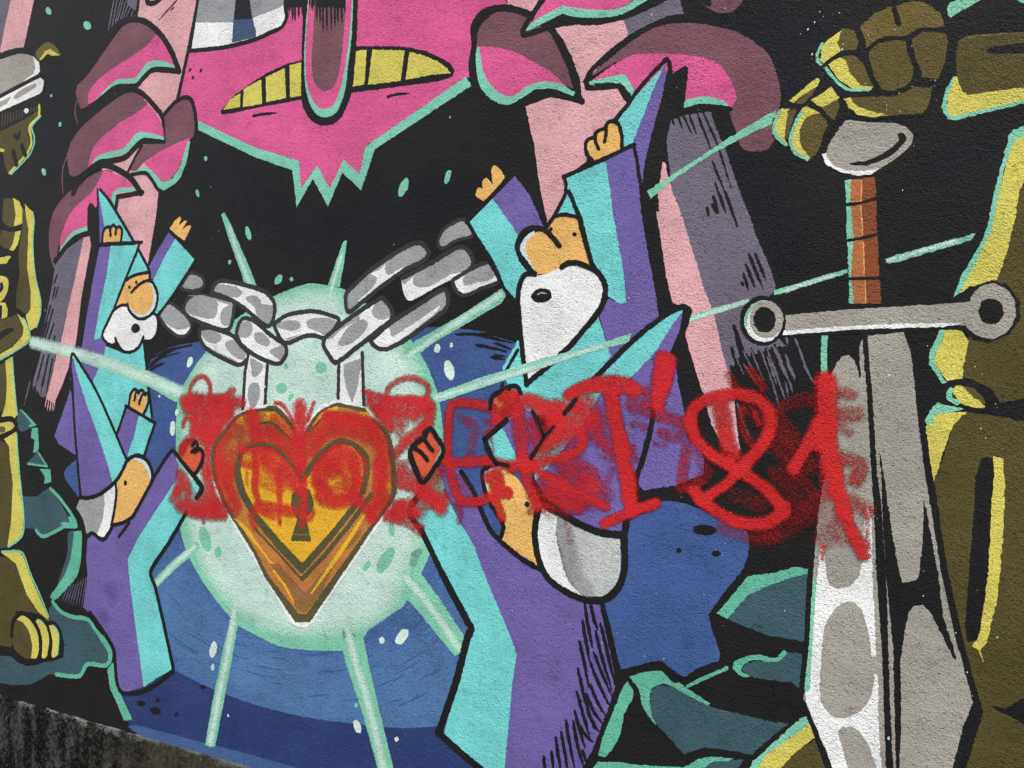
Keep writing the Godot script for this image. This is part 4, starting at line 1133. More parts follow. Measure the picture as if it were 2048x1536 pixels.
	fill(o18, "droplet", "gmint", 2, "-915 2012,-918 2005,-923 2000,-927 1998,-930 1999,-932 2003,-932 2010,-930 2018,-927 2025,-923 2030,-919 2032,-915 2031,-913 2027,-913 2020", true)
	fill(o18, "droplet", "gmint", 2, "-1570 1932,-1568 1923,-1568 1916,-1571 1911,-1575 1911,-1580 1915,-1585 1921,-1588 1930,-1590 1940,-1590 1947,-1588 1951,-1584 1952,-1579 1948,-1574 1941", true)
	fill(o18, "droplet", "gmint", 1, "-1644 1853,-1645 1850,-1647 1848,-1650 1848,-1653 1848,-1655 1850,-1656 1852,-1656 1855,-1655 1858,-1652 1860,-1650 1860,-1647 1860,-1645 1858,-1643 1856", true)
	fill(o18, "droplet", "gmint", 1, "-1456 1787,-1461 1782,-1468 1779,-1474 1778,-1478 1781,-1481 1785,-1480 1791,-1477 1797,-1472 1802,-1466 1806,-1460 1806,-1455 1804,-1453 1799,-1453 1794", true)
	fill(o18, "droplet", "gmint", 1, "-1414 1789,-1416 1787,-1418 1785,-1421 1784,-1423 1785,-1425 1787,-1427 1789,-1427 1792,-1426 1794,-1423 1796,-1421 1797,-1418 1796,-1416 1795,-1414 1792", true)
	var p18_8 := fill(o18, "ray", "gmint", 10, "-2557 1659,-2358 1622,-2210 1595,-1991 1541,-1861 1497,-1830 1480,-1845 1442,-1872 1446,-1980 1490,-2210 1550,-2396 1595,-2573 1633,-2567 1648")
	spray(p18_8, "glint", "palemint", 11, [
		[32, 0.9, 0.75, "-2550 1641,-2358 1608,-2210 1575,-1991 1518,-1850 1476"],
	])
	var p18_9 := fill(o18, "ray", "rmint2", 17, "-454 1612,-457 1593,-550 1572,-725 1521,-845 1485,-959 1450,-970 1470,-832 1515,-648 1565,-538 1588")
	spray(p18_9, "glint", "palemint", 18, [
		[9, 0.9, 0.75, "-958 1464,-831 1500,-699 1535,-526 1586"],
	])
	var p18_10 := fill(o18, "ray", "gmint", 7, "-332 1644,-289 1658,-203 1677,-205 1667,-286 1644,-333 1631")
	spray(p18_10, "glint", "palemint", 8, [
		[8, 0.9, 0.75, "-328 1638,-286 1650,-207 1672"],
	])
	var p18_11 := fill(o18, "ray", "gmint", 3, "-154 1692,-16 1727,-17 1718,-154 1681")
	spray(p18_11, "glint", "palemint", 4, [
		[7, 0.9, 0.75, "-130 1690,-94 1702,-43 1716"],
	])
	var p18_12 := fill(o18, "ray", "gmint", 1, "49 1741,54 1744,198 1778,191 1766,65 1733,52 1734")
	spray(p18_12, "glint", "palemint", 2, [
		[7, 0.9, 0.75, "56 1738,105 1751,166 1767"],
	])
	var p18_13 := fill(o18, "ray", "gmint", 7, "-163 2055,-151 2058,-151 2034,-190 2023,-278 1988,-358 1944,-410 1906,-418 1924,-385 1942,-278 1998,-227 2025")

	var o19 := thing("painted_chain", Vector2(-1362, 1556), "grey painted chain of thick links running behind both wizards' sleeves", "painted chain")
	var p19_1 := fill(o19, "link", "silver", 1, "-1851 1791 c,-1810 1831,-1768 1822,-1753 1809,-1756 1787,-1789 1778,-1815 1779", true)
	stroke(p19_1, "outline", "coal", 2, 10.5, "-1851 1791,-1810 1831,-1768 1822,-1753 1809,-1756 1787,-1789 1778,-1815 1779,-1851 1791", true)
	var p19_2 := fill(o19, "link", "white", 1, "-1943 1708 c,-1904 1746 c,-1872 1737,-1820 1701,-1803 1678,-1809 1659,-1830 1645,-1862 1646,-1910 1674", true)
	fill(p19_2, "patch", "silver", 2, "-1939 1711,-1902 1745,-1872 1735,-1822 1701,-1807 1676,-1825 1667,-1862 1665,-1904 1681", true)
	stroke(p19_2, "outline", "coal", 3, 10.7, "-1943 1708,-1904 1746,-1872 1737,-1820 1701,-1803 1678,-1809 1659,-1830 1645,-1862 1646,-1910 1674,-1943 1708", true)
	var p19_3 := fill(o19, "link", "white", 7, "-1768 1664 c,-1727 1666,-1688 1656,-1639 1640,-1610 1614,-1579 1588,-1591 1563,-1619 1556,-1698 1583,-1748 1609,-1768 1636", true)
	fill(p19_3, "patch", "silver", 8, "-1765 1662,-1727 1661,-1685 1645,-1685 1626,-1717 1619,-1753 1635", true)
	fill(p19_3, "patch", "silver", 8, "-1668 1615,-1629 1627,-1587 1588,-1603 1569,-1639 1584", true)
	fill(p19_3, "patch", "silver", 8, "-1748 1615,-1697 1594,-1629 1569,-1619 1560,-1697 1586", true)
	stroke(p19_3, "outline", "coal", 9, 13.6, "-1768 1664,-1727 1666,-1687 1656,-1639 1640,-1610 1614,-1579 1588,-1591 1563,-1619 1556,-1697 1583,-1747 1609,-1768 1636,-1768 1664", true)
	var p19_4 := fill(o19, "link", "white", 7, "-1722 1769,-1707 1792,-1688 1801,-1653 1798,-1572 1779,-1516 1760,-1486 1734,-1480 1709,-1486 1681,-1503 1663,-1544 1683,-1595 1719,-1658 1749", true)
	fill(p19_4, "patch", "silver", 8, "-1719 1770,-1702 1791,-1668 1789,-1629 1781,-1601 1764,-1619 1750,-1668 1757", true)
	fill(p19_4, "patch", "silver", 8, "-1588 1746,-1558 1753,-1530 1736,-1544 1719,-1567 1727", true)
	fill(p19_4, "patch", "silver", 9, "-1553 1733,-1520 1725,-1484 1718,-1487 1688,-1504 1668,-1543 1690", true)
	stroke(p19_4, "outline", "coal", 10, 13.2, "-1722 1769,-1707 1792,-1687 1801,-1653 1798,-1572 1779,-1516 1760,-1486 1734,-1480 1709,-1486 1681,-1503 1663,-1543 1683,-1595 1719,-1658 1749,-1722 1769", true)
	var p19_5 := fill(o19, "link", "white", 10, "-1836 1728,-1824 1750,-1798 1765,-1758 1763,-1668 1743,-1638 1734,-1633 1715,-1643 1672,-1658 1657,-1697 1661,-1798 1693,-1830 1711", true)
	fill(p19_5, "patch", "silver", 11, "-1832 1728,-1822 1750,-1796 1763,-1717 1754,-1696 1733,-1706 1697,-1742 1693,-1819 1713", true)
	fill(p19_5, "patch", "silver", 11, "-1673 1721,-1637 1728,-1637 1690,-1653 1671,-1677 1673,-1688 1696", true)
	stroke(p19_5, "outline", "coal", 12, 13.8, "-1836 1728,-1824 1750,-1798 1765,-1757 1763,-1668 1743,-1637 1734,-1633 1715,-1643 1672,-1658 1657,-1697 1661,-1798 1693,-1829 1711,-1836 1728", true)
	fill(p19_5, "patch", "silver", 13, "-1819 1765,-1757 1763,-1643 1736,-1636 1725,-1717 1748,-1788 1760")
	var p19_6 := fill(o19, "link", "white", 10, "-1624 1646,-1612 1677,-1590 1689,-1549 1676,-1497 1639,-1443 1608,-1438 1585,-1456 1561,-1479 1557,-1549 1580,-1605 1614", true)
	fill(p19_6, "patch", "silver", 11, "-1621 1648,-1605 1676,-1571 1679,-1561 1655,-1580 1633,-1610 1635", true)
	fill(p19_6, "patch", "silver", 11, "-1555 1644,-1525 1645,-1497 1618,-1509 1606,-1548 1619", true)
	fill(p19_6, "patch", "silver", 11, "-1499 1592,-1472 1605,-1441 1605,-1442 1584,-1456 1567,-1483 1578", true)
	stroke(p19_6, "outline", "coal", 12, 13.0, "-1624 1646,-1612 1677,-1590 1689,-1549 1676,-1497 1639,-1443 1608,-1438 1585,-1456 1561,-1479 1557,-1549 1580,-1605 1614,-1624 1646", true)
	var p19_7 := fill(o19, "link", "white", 7, "-1485 1667 c,-1439 1690,-1369 1699,-1326 1696,-1284 1684,-1258 1669 c,-1300 1625 c,-1334 1631,-1369 1632,-1444 1615 c", true)
	fill(p19_7, "patch", "silver", 8, "-1480 1666,-1439 1677,-1393 1672,-1390 1657,-1413 1647,-1451 1652", true)
	fill(p19_7, "patch", "silver", 8, "-1367 1672,-1326 1680,-1265 1668,-1296 1633,-1330 1643,-1360 1654", true)
	fill(p19_7, "patch", "silver", 8, "-1439 1627,-1369 1637,-1326 1631,-1369 1629,-1437 1618", true)
	stroke(p19_7, "outline", "coal", 13, 12.4, "-1484 1667,-1439 1690,-1369 1699,-1326 1696,-1283 1684,-1257 1669,-1300 1625,-1334 1631,-1369 1632,-1444 1615,-1484 1667", true)
	var p19_8 := fill(o19, "link", "silver", 2, "-950 1862,-938 1882,-913 1896,-876 1904 c,-852 1865 c,-899 1854,-934 1838,-949 1846", true)
	stroke(p19_8, "outline", "coal", 3, 9.3, "-950 1862,-938 1882,-913 1896,-876 1904,-852 1865,-899 1854,-934 1838,-949 1846,-950 1862", true)
	var p19_9 := fill(o19, "link", "white", 1, "-1056 1771,-1008 1790,-953 1812,-899 1836,-871 1834,-853 1808,-853 1789,-871 1775,-935 1751,-1008 1720,-1034 1712,-1049 1726,-1057 1755", true)
	fill(p19_9, "patch", "silver", 2, "-1023 1769,-1000 1787,-953 1805,-899 1833,-867 1830,-854 1799,-871 1778,-913 1772,-971 1747,-1008 1745,-1024 1756", true)
	fill(p19_9, "patch", "silver", 3, "-1056 1768,-1011 1787,-1000 1783,-1030 1769,-1049 1755", true)
	stroke(p19_9, "outline", "coal", 4, 12.2, "-1056 1771,-1007 1790,-952 1812,-899 1836,-871 1833,-853 1808,-853 1789,-871 1775,-934 1751,-1007 1720,-1034 1712,-1049 1726,-1057 1755,-1056 1771", true)
	var p19_10 := fill(o19, "link", "white", 5, "-909 1756 c,-871 1775,-808 1793 c,-781 1748 c,-829 1732,-864 1719,-885 1720,-902 1737", true)
	fill(p19_10, "patch", "silver", 6, "-879 1757,-867 1772,-809 1791,-794 1757,-843 1748,-871 1742", true)
	fill(p19_10, "patch", "silver", 6, "-902 1737,-864 1721,-782 1747,-829 1728,-881 1717", true)
	stroke(p19_10, "outline", "coal", 7, 10.4, "-909 1756,-871 1775,-808 1793,-781 1748,-829 1732,-864 1719,-885 1720,-902 1737,-909 1756", true)
	var p19_11 := fill(o19, "link", "silver", 6, "-1236 1729,-1230 1745,-1209 1760,-1161 1794,-1083 1834,-1030 1855,-1000 1856,-977 1832 c,-993 1811,-1045 1793,-1122 1752,-1181 1716,-1226 1692 c", true)
	fill(p19_11, "patch", "white", 7, "-1198 1716,-1149 1752,-1135 1776,-1155 1789,-1128 1797,-1108 1810,-1110 1794,-1098 1782,-1075 1790,-1049 1798,-1114 1758,-1161 1731", true)
	stroke(p19_11, "outline", "coal", 8, 12.8, "-1236 1729,-1230 1745,-1209 1760,-1161 1794,-1083 1834,-1030 1855,-1000 1856,-977 1832,-993 1811,-1045 1793,-1122 1752,-1181 1716,-1226 1692,-1236 1729", true)
	var p19_12 := fill(o19, "link", "silver", 7, "-1155 1613,-1098 1654,-1007 1701,-934 1736 c,-921 1713,-927 1689,-956 1668,-1045 1614,-1098 1592,-1122 1591,-1143 1600", true)
	fill(p19_12, "patch", "white", 8, "-1151 1612,-1098 1644,-1089 1623,-1071 1628,-945 1695,-956 1680,-1045 1623,-1102 1597,-1137 1600", true)
	stroke(p19_12, "outline", "coal", 9, 12.5, "-1155 1613,-1098 1654,-1007 1701,-934 1736,-921 1713,-927 1688,-956 1668,-1045 1614,-1098 1592,-1122 1591,-1143 1600,-1155 1613", true)
	var p19_13 := fill(o19, "link", "white", 14, "-1309 1614,-1300 1627,-1221 1675,-1137 1717,-1117 1723,-1098 1706,-1086 1686,-1090 1666,-1121 1645,-1201 1595,-1267 1558,-1292 1580,-1308 1603", true)
	fill(p19_13, "patch", "silver", 15, "-1253 1619,-1225 1652,-1181 1670,-1164 1663,-1168 1643,-1209 1611,-1246 1601,-1261 1609", true)
	fill(p19_13, "patch", "silver", 15, "-1150 1693,-1137 1713,-1117 1720,-1090 1689,-1093 1673,-1125 1667,-1145 1678", true)
	fill(p19_13, "patch", "silver", 15, "-1300 1624,-1221 1673,-1145 1713,-1189 1682,-1189 1670,-1242 1649,-1283 1620", true)
	stroke(p19_13, "outline", "coal", 16, 13.2, "-1309 1614,-1300 1627,-1221 1675,-1137 1717,-1117 1723,-1098 1706,-1086 1686,-1090 1666,-1121 1645,-1201 1595,-1266 1558,-1292 1580,-1308 1603,-1309 1614", true)

	var o20 := thing("painted_padlock", Vector2(-1399, 830), "golden heart shaped painted padlock with keyhole hanging from the chain", "painted padlock")
	var p20_1 := fill(o20, "shackle", "white", 10, "-1586 1582,-1574 1585,-1507 1553,-1513 1407,-1543 1400,-1598 1409")
	fill(p20_1, "patch", "silver", 11, "-1569 1574,-1522 1553,-1527 1538,-1553 1518,-1564 1526,-1568 1550", true)
	fill(p20_1, "patch", "silver", 11, "-1569 1501,-1539 1500,-1535 1467,-1553 1434,-1573 1440,-1580 1472", true)
	stroke(p20_1, "outline", "coal", 13, 11.4, "-1577 1584,-1590 1539,-1600 1409,-1553 1400,-1517 1407,-1513 1480,-1507 1553")
	var p20_2 := fill(o20, "shackle", "white", 7, "-1259 1554,-1186 1582,-1175 1431,-1210 1420,-1257 1430")
	fill(p20_2, "patch", "silver", 8, "-1242 1552,-1186 1568,-1187 1539,-1196 1492,-1214 1449,-1232 1489,-1242 1525")
	stroke(p20_2, "outline", "coal", 17, 10.3, "-1257 1556,-1260 1428,-1210 1420,-1175 1431,-1181 1582")
	var p20_3 := fill(o20, "body", "white", 18, "-1728 1322,-1716 1339,-1631 1413,-1584 1429,-1513 1442,-1463 1444,-1414 1405,-1385 1372,-1352 1406,-1321 1442,-1266 1459,-1166 1439,-1140 1417,-1097 1383,-1080 1341,-1071 1289,-1069 1222,-1089 1179,-1135 1122,-1347 847,-1366 833,-1399 830,-1419 837,-1569 1012,-1636 1092,-1689 1152,-1720 1214")
	fill(p20_3, "rim", "lockline", 19, "-1718 1319,-1706 1335,-1626 1409,-1584 1425,-1512 1434,-1475 1432,-1438 1412,-1409 1382,-1389 1349,-1366 1376,-1342 1405,-1314 1432,-1264 1451,-1170 1436,-1148 1412,-1105 1380,-1088 1341,-1079 1288,-1076 1222,-1096 1182,-1142 1127,-1354 849,-1406 842,-1519 957,-1558 1017,-1625 1093,-1678 1152,-1709 1215,-1719 1290")
	fill(p20_3, "bevel", "brass", 20, "-1703 1311,-1690 1332,-1615 1403,-1584 1414,-1512 1424,-1480 1423,-1448 1404,-1421 1375,-1389 1334,-1356 1369,-1333 1397,-1307 1423,-1264 1440,-1177 1427,-1157 1405,-1116 1374,-1100 1338,-1092 1288,-1089 1224,-1108 1185,-1153 1132,-1366 871,-1394 867,-1506 964,-1546 1023,-1611 1099,-1664 1158,-1694 1219,-1703 1283")
	fill(p20_3, "glint", "gold", 21, "-1510 1420,-1480 1421,-1450 1402,-1421 1371,-1417 1348,-1462 1381,-1491 1395,-1522 1397")
	fill(p20_3, "glint", "gold", 21, "-1626 1393,-1600 1411,-1594 1384,-1615 1382")
	fill(p20_3, "glint", "gold", 21, "-1314 1424,-1289 1434,-1259 1441,-1261 1428,-1305 1422,-1342 1384,-1347 1390")
	fill(p20_3, "glint", "gold", 21, "-1188 1428,-1163 1426,-1148 1410,-1183 1411")
	fill(p20_3, "glint", "gold", 21, "-1114 1343,-1102 1344,-1105 1315,-1115 1314")
	fill(p20_3, "glint", "gold", 21, "-1111 1244,-1093 1249,-1092 1233,-1102 1230")
	fill(p20_3, "glint", "gold", 21, "-1690 1216,-1668 1201,-1647 1167,-1626 1136,-1642 1143,-1668 1173")
	fill(p20_3, "patch", "oliveR", 22, "-1626 1377,-1599 1382,-1592 1347,-1610 1326,-1628 1349", true)
	fill(p20_3, "patch", "oliveR", 21, "-1517 1380,-1487 1381,-1460 1351,-1502 1344", true)
	fill(p20_3, "patch", "oliveR", 21, "-1277 1391,-1241 1394,-1250 1371,-1286 1369", true)
	fill(p20_3, "patch", "oliveR", 21, "-1161 1381,-1144 1375,-1143 1342,-1156 1342", true)
	fill(p20_3, "patch", "oliveR", 21, "-1114 1212,-1097 1217,-1101 1192,-1118 1176", true)
	fill(p20_3, "patch", "oliveR", 21, "-1399 1330,-1390 1315,-1397 1262,-1406 1269", true)
	stroke(p20_3, "ridge", "lockline", 22, 9.6, "-1535 1389,-1492 1391,-1462 1373,-1421 1346", true, 2)
	stroke(p20_3, "ridge", "lockline", 21, 7.2, "-1192 1399,-1166 1399,-1148 1389", true, 2)
	stroke(p20_3, "ridge", "lockline", 21, 7.6, "-1361 1354,-1337 1384,-1305 1411", true, 2)
	fill(p20_3, "shine", "gold", 21, "-1636 1115,-1597 1101,-1487 1006,-1396 924,-1389 899,-1460 967")
	fill(p20_3, "patch", "brass", 22, "-1561 1067,-1533 1058,-1487 1020,-1460 981,-1496 1005")
	fill(p20_3, "patch", "oliveR", 23, "-1496 994,-1467 997,-1407 953,-1368 928,-1320 982,-1279 1027,-1259 1040,-1320 928,-1368 873,-1396 875")
	stroke(p20_3, "shine", "gold", 24, 9.5, "-1485 978,-1442 938,-1410 895", true, 2)
	stroke(p20_3, "shine", "gold", 24, 11.9, "-1171 1159,-1236 1071,-1294 998,-1351 927", true, 2)
	stroke(p20_3, "shine", "gold", 21, 7.2, "-1130 1276,-1137 1217,-1153 1177", true, 2)
	stroke(p20_3, "patch", "oliveR", 25, 11.8, "-1184 1115,-1220 1073,-1236 1060", true, 2)
	var p20_4 := fill(o20, "plate", "lockline", 22, "-1611 1307,-1584 1321,-1543 1329,-1490 1327,-1443 1309,-1406 1277,-1382 1250,-1361 1275,-1300 1329,-1250 1352,-1205 1348,-1166 1317,-1159 1274,-1172 1216,-1192 1178,-1273 1088,-1382 977,-1472 1040,-1563 1118,-1610 1181,-1627 1251")
	fill(p20_4, "panel", "gold", 23, "-1594 1301,-1573 1313,-1543 1319,-1495 1316,-1455 1299,-1418 1265,-1392 1238,-1381 1224,-1342 1265,-1289 1317,-1248 1338,-1212 1334,-1181 1305,-1176 1271,-1190 1218,-1210 1184,-1291 1096,-1381 1008,-1457 1063,-1543 1133,-1586 1190,-1607 1252")
	stroke(p20_4, "outline", "lockline", 21, 7.2, "-1556 1090,-1467 1027,-1384 964")
	stroke(p20_4, "outline", "lockline", 22, 13.4, "-1152 1210,-1212 1137,-1303 1038,-1382 964")
	fill(p20_4, "keyhole", "lockline", 24, "-1419 1193,-1406 1212,-1385 1218,-1355 1212,-1341 1179,-1343 1157,-1366 1132,-1350 1070,-1421 1066,-1400 1126,-1421 1155")
	stroke(p20_4, "keyhole_glint", "oliveR", 25, 3.9, "-1411 1084,-1358 1088")
	stroke(o20, "outline", "lockline", 39, 10.2, "-1708 1215,-1717 1287,-1705 1325,-1667 1364,-1630 1401", true, 2)
	stroke(o20, "outline", "lockline", 39, 8.5, "-1143 1409,-1104 1379,-1087 1341,-1079 1288,-1075 1222,-1096 1182", true, 2)
	stroke(o20, "outline", "lockline", 39, 10.4, "-1381 1242,-1360 1273,-1299 1328,-1249 1351,-1204 1340,-1165 1311,-1160 1267,-1173 1212", true, 2)
	stroke(o20, "outline", "lockline", 39, 9.6, "-1591 1319,-1542 1328,-1481 1324,-1437 1294,-1403 1262,-1381 1242", true, 2)
	stroke(o20, "outline", "lockline", 39, 11.6, "-1593 1166,-1614 1204,-1625 1251,-1610 1305", true, 2)
	stroke(o20, "outline", "lockline", 39, 9.5, "-1511 1434,-1474 1433,-1437 1408,-1410 1381", true, 2)
	stroke(o20, "outline", "lockline", 39, 9.2, "-1365 1372,-1341 1403,-1312 1430", true, 2)
	stroke(o20, "outline", "lockline", 39, 6.4, "-1537 1389,-1491 1391,-1457 1374,-1420 1346", true, 2)

	var o21 := thing("painted_wizard", Vector2(-2113, 1266), "smaller painted wizard with fluffy white beard and both arms raised, left of the chain", "painted wizard", "painted wizards around the padlock")
	fill(o21, "black_edge", "black", 6, "-2272 2072,-2262 2087,-2247 2086,-2231 2068,-2216 2039,-2210 1945,-2228 1878,-2271 1739,-2305 1613,-2333 1614,-2308 1720,-2271 1881,-2254 1949,-2262 1990,-2272 2003")
	var p21_1 := fill(o21, "robe", "violet", 7, "-2213 1942,-2160 1939,-2175 1859,-2210 1756,-2237 1644,-2192 1655,-2180 1619,-2198 1555,-2222 1500,-2234 1458,-2308 1457,-2333 1490,-2358 1515,-2327 1605,-2299 1621,-2271 1739,-2247 1827")
	var p21_2 := fill(o21, "robe", "violet", 1, "-2359 1483,-2371 1450,-2439 1326,-2416 1300,-2330 1266,-2346 1459")
	fill(p21_2, "front", "turq", 8, "-2183 1621,-2093 1597,-2013 1631,-1999 1541,-1987 1488,-1972 1398,-2093 1333,-2133 1341,-2250 1500,-2222 1543,-2192 1587")
	stroke(p21_2, "outline", "black", 9, 10.5, "-1988 1492,-1980 1454,-1972 1400")
	var p21_3 := fill(o21, "hat", "turq", 15, "-2217 2129,-2210 2124,-2192 2109,-2162 2081,-2115 2025,-2052 1945,-2109 1947,-2201 1955,-2216 2095")
	fill(p21_3, "shade_stripe", "violet", 16, "-2220 2128,-2213 2103,-2198 2041,-2187 2000,-2201 1955,-2219 1956")
	fill(p21_3, "tip", "turq", 1, "-2035 1916,-1989 1854,-1989 1845,-2059 1837,-2089 1831,-2065 1867")
	var p21_4 := fill(o21, "sleeve", "turq", 8, "-2160 1941,-2031 1933,-2044 1909,-2093 1830,-2139 1753,-2192 1663,-2216 1646,-2239 1642,-2210 1756,-2180 1843")
	var p21_5 := fill(o21, "sleeve", "turq", 4, "-1872 1941,-1788 1869,-1820 1832,-1904 1754,-1953 1711,-1968 1722,-1946 1775,-1969 1818,-1909 1899")
	fill(p21_5, "shade_stripe", "violet", 5, "-1903 1964,-1871 1940,-1909 1898,-1963 1825,-1981 1826,-1987 1862,-1958 1899")
	fill(o21, "face", "skin", 5, "-2090 1828,-2047 1839,-1997 1843,-1986 1839,-1980 1823,-1961 1806,-1953 1775,-1964 1737,-1986 1713,-2025 1709,-2059 1722,-2081 1746,-2122 1742,-2142 1741,-2116 1784,-2093 1818")
	var p21_6 := fill(o21, "nose", "rimw", 6, "-2061 1789,-2030 1810,-2002 1819,-1980 1817,-1958 1800,-1949 1771,-1955 1741,-1980 1715,-2019 1705,-2059 1717,-2079 1742", true)
	fill(p21_6, "front", "skin", 7, "-2061 1789,-2030 1808,-2005 1816,-1983 1810,-1966 1784,-1966 1757,-1980 1730,-2008 1716,-2047 1723,-2070 1744,-2081 1762", true)
	fill(o21, "beard", "white", 9, "-2098 1746,-2080 1747,-2064 1718,-2024 1702,-1985 1707,-1962 1719,-1946 1698,-1949 1671,-1952 1648,-1969 1633,-2009 1634,-2024 1615,-2064 1601,-2104 1612,-2127 1636,-2139 1633,-2163 1627,-2192 1645,-2195 1667,-2168 1710,-2145 1733", true)
	fill(o21, "mouth", "black", 10, "-2024 1671,-2028 1665,-2035 1660,-2043 1659,-2052 1660,-2060 1664,-2064 1670,-2064 1677,-2060 1684,-2054 1688,-2045 1690,-2036 1688,-2029 1684,-2024 1678", true)
	fill(o21, "eye", "black", 6, "-2036 1818,-2036 1815,-2038 1813,-2040 1812,-2043 1812,-2045 1814,-2047 1816,-2047 1818,-2047 1821,-2045 1823,-2043 1824,-2040 1824,-2038 1822,-2036 1820", true)
	fill(o21, "eye", "black", 6, "-2067 1803,-2069 1801,-2071 1800,-2074 1800,-2077 1801,-2078 1802,-2079 1804,-2079 1807,-2077 1809,-2075 1810,-2072 1810,-2069 1809,-2067 1807,-2066 1805", true)
	var p21_7 := fill(o21, "hand", "skin", 16, "-2198 1951 c,-2187 1988,-2179 1998,-2169 1994,-2161 1977 c,-2155 1993,-2144 1998,-2137 1991,-2134 1977 c,-2128 1991,-2118 1993,-2109 1981,-2115 1947 c", true)
	var p21_8 := fill(o21, "hand", "skin", 1, "-1895 1973 c,-1870 1996,-1852 2005,-1846 2001,-1857 1977 c,-1831 1992,-1823 1989,-1843 1964 c,-1814 1976,-1805 1969,-1822 1945,-1835 1927 c", true)
	stroke(o21, "outline", "black", 17, 11.1, "-2201 1946,-2195 1984,-2186 1999,-2174 2003,-2159 1999", true)
	stroke(o21, "outline", "black", 18, 11.0, "-2159 1997,-2147 2006,-2134 1997", true)
	stroke(o21, "outline", "black", 19, 10.9, "-2132 1995,-2118 1999,-2106 1985,-2111 1949", true)
	stroke(o21, "outline", "black", 19, 11.1, "-2162 1998,-2159 1973", true)
	stroke(o21, "outline", "black", 20, 11.0, "-2132 1997,-2135 1976", true)
	stroke(o21, "outline", "black", 20, 10.9, "-2216 1951,-2057 1943,-2015 1941", true)
	stroke(o21, "outline", "black", 9, 10.8, "-2029 1933,-2044 1905,-2093 1826,-2142 1743", true)
	stroke(o21, "outline", "black", 21, 11.0, "-2209 2126,-2173 2094,-2121 2033,-2049 1942", true)
	stroke(o21, "outline", "black", 10, 10.6, "-2033 1922,-1985 1854,-1981 1825", true)
	stroke(o21, "outline", "black", 11, 10.7, "-2092 1826,-2047 1841,-1985 1846", true)
	stroke(o21, "outline", "black", 11, 8.3, "-1986 1868,-1947 1917,-1901 1966", true)
	stroke(o21, "outline", "black", 12, 10.2, "-1905 1971,-1872 1948,-1828 1922", true)
	stroke(o21, "outline", "black", 10, 8.2, "-1787 1869,-1824 1829,-1898 1753,-1952 1709", true)
	stroke(o21, "outline", "black", 21, 9.0, "-2221 2128,-2215 1948", true)
	stroke(o21, "outline", "black", 11, 10.6, "-2063 1787,-2047 1799,-2019 1814,-1985 1820,-1963 1807,-1947 1775,-1954 1737,-1980 1712,-2019 1702,-2053 1714,-2076 1736,-2081 1751", true)
	stroke(o21, "outline", "black", 12, 10.9, "-2148 1733,-2121 1746,-2098 1750,-2080 1746", true)
	stroke(o21, "outline", "black", 13, 11.1, "-2148 1733,-2174 1698,-2199 1659,-2186 1638,-2156 1624,-2127 1625", true)
	stroke(o21, "outline", "black", 14, 10.8, "-2137 1645,-2127 1625,-2104 1604,-2069 1600,-2035 1611,-2015 1634,-2009 1646", true)
	stroke(o21, "outline", "black", 15, 10.5, "-2011 1634,-1974 1634,-1951 1655,-1944 1690,-1952 1712,-1961 1716", true)
	stroke(p21_8, "crease", "black", 13, 6.1, "-1871 1948,-1835 1926")

	var o22 := thing("painted_wizard", Vector2(-2057, 524), "painted wizard seen from behind at lower left with grey hair and pointed hat", "painted wizard", "painted wizards around the padlock")
	var p22_1 := fill(o22, "robe", "violet", 6, "-2271 1005,-2247 1016,-2210 1001,-2169 1020,-2151 1054,-2064 1076,-1980 1191,-1885 1293,-1856 1258,-1861 1217,-1980 1083,-2036 1012,-2070 966,-2079 930,-2073 897,-2059 820,-2036 705,-2005 561,-2087 529,-2116 534,-2133 559,-2145 652,-2181 692,-2259 754,-2293 770,-2271 875,-2277 938")
	fill(p22_1, "front", "turq", 8, "-1859 1219,-1872 1178,-1851 1142,-1824 1112,-1909 1008,-1977 921,-1972 908,-1953 852,-1925 779,-1883 635,-1936 605,-2008 559,-2036 698,-2058 808,-2074 896,-2080 949,-2036 1016,-1953 1112")
	fill(p22_1, "front", "turq", 7, "-1799 1216,-1765 1192,-1783 1163,-1830 1170,-1819 1200")
	spray(p22_1, "stain", "violetD", 7, [
		[50, 0.6, 0.8, "-2163 845,-2151 827"],
		[43, 0.6, 0.8, "-2198 757,-2192 741"],
	])
	var p22_2 := fill(o22, "sleeve", "violet", 9, "-2087 1424,-2029 1402,-2047 1351,-2075 1279,-2088 1270,-2126 1337,-2110 1381")
	fill(p22_2, "front", "turq", 10, "-2030 1402,-1961 1378,-1980 1326,-2008 1273,-2047 1273,-2082 1272,-2047 1348")
	var p22_3 := fill(o22, "hat", "violet", 12, "-2356 1574,-2353 1589,-2339 1570,-2308 1500,-2271 1427,-2222 1339,-2174 1244,-2155 1185,-2216 1149,-2271 1135,-2304 1135,-2333 1335,-2348 1500")
	fill(p22_3, "front", "turq", 12, "-2348 1597,-2336 1586,-2246 1500,-2174 1404,-2086 1262,-2116 1215,-2151 1185,-2174 1244,-2222 1339,-2271 1427,-2308 1500")
	var p22_4 := fill(o22, "hair", "silver", 2, "-2308 1125,-2247 1132,-2190 1154,-2184 1115,-2199 1062,-2220 1014,-2241 1019,-2278 1007,-2284 1035,-2308 1066,-2332 1085")
	fill(p22_4, "streak", "white", 7, "-2192 1152,-2142 1183,-2132 1158,-2146 1070,-2163 1037,-2186 1010,-2210 1007,-2224 1015,-2198 1062,-2188 1115")
	var p22_5 := fill(o22, "face", "skin", 8, "-2132 1182,-2098 1232,-2070 1260,-2036 1269,-1997 1257,-1977 1230,-1976 1203,-2008 1158,-2058 1093,-2093 1069,-2149 1056,-2136 1122,-2130 1163", true)
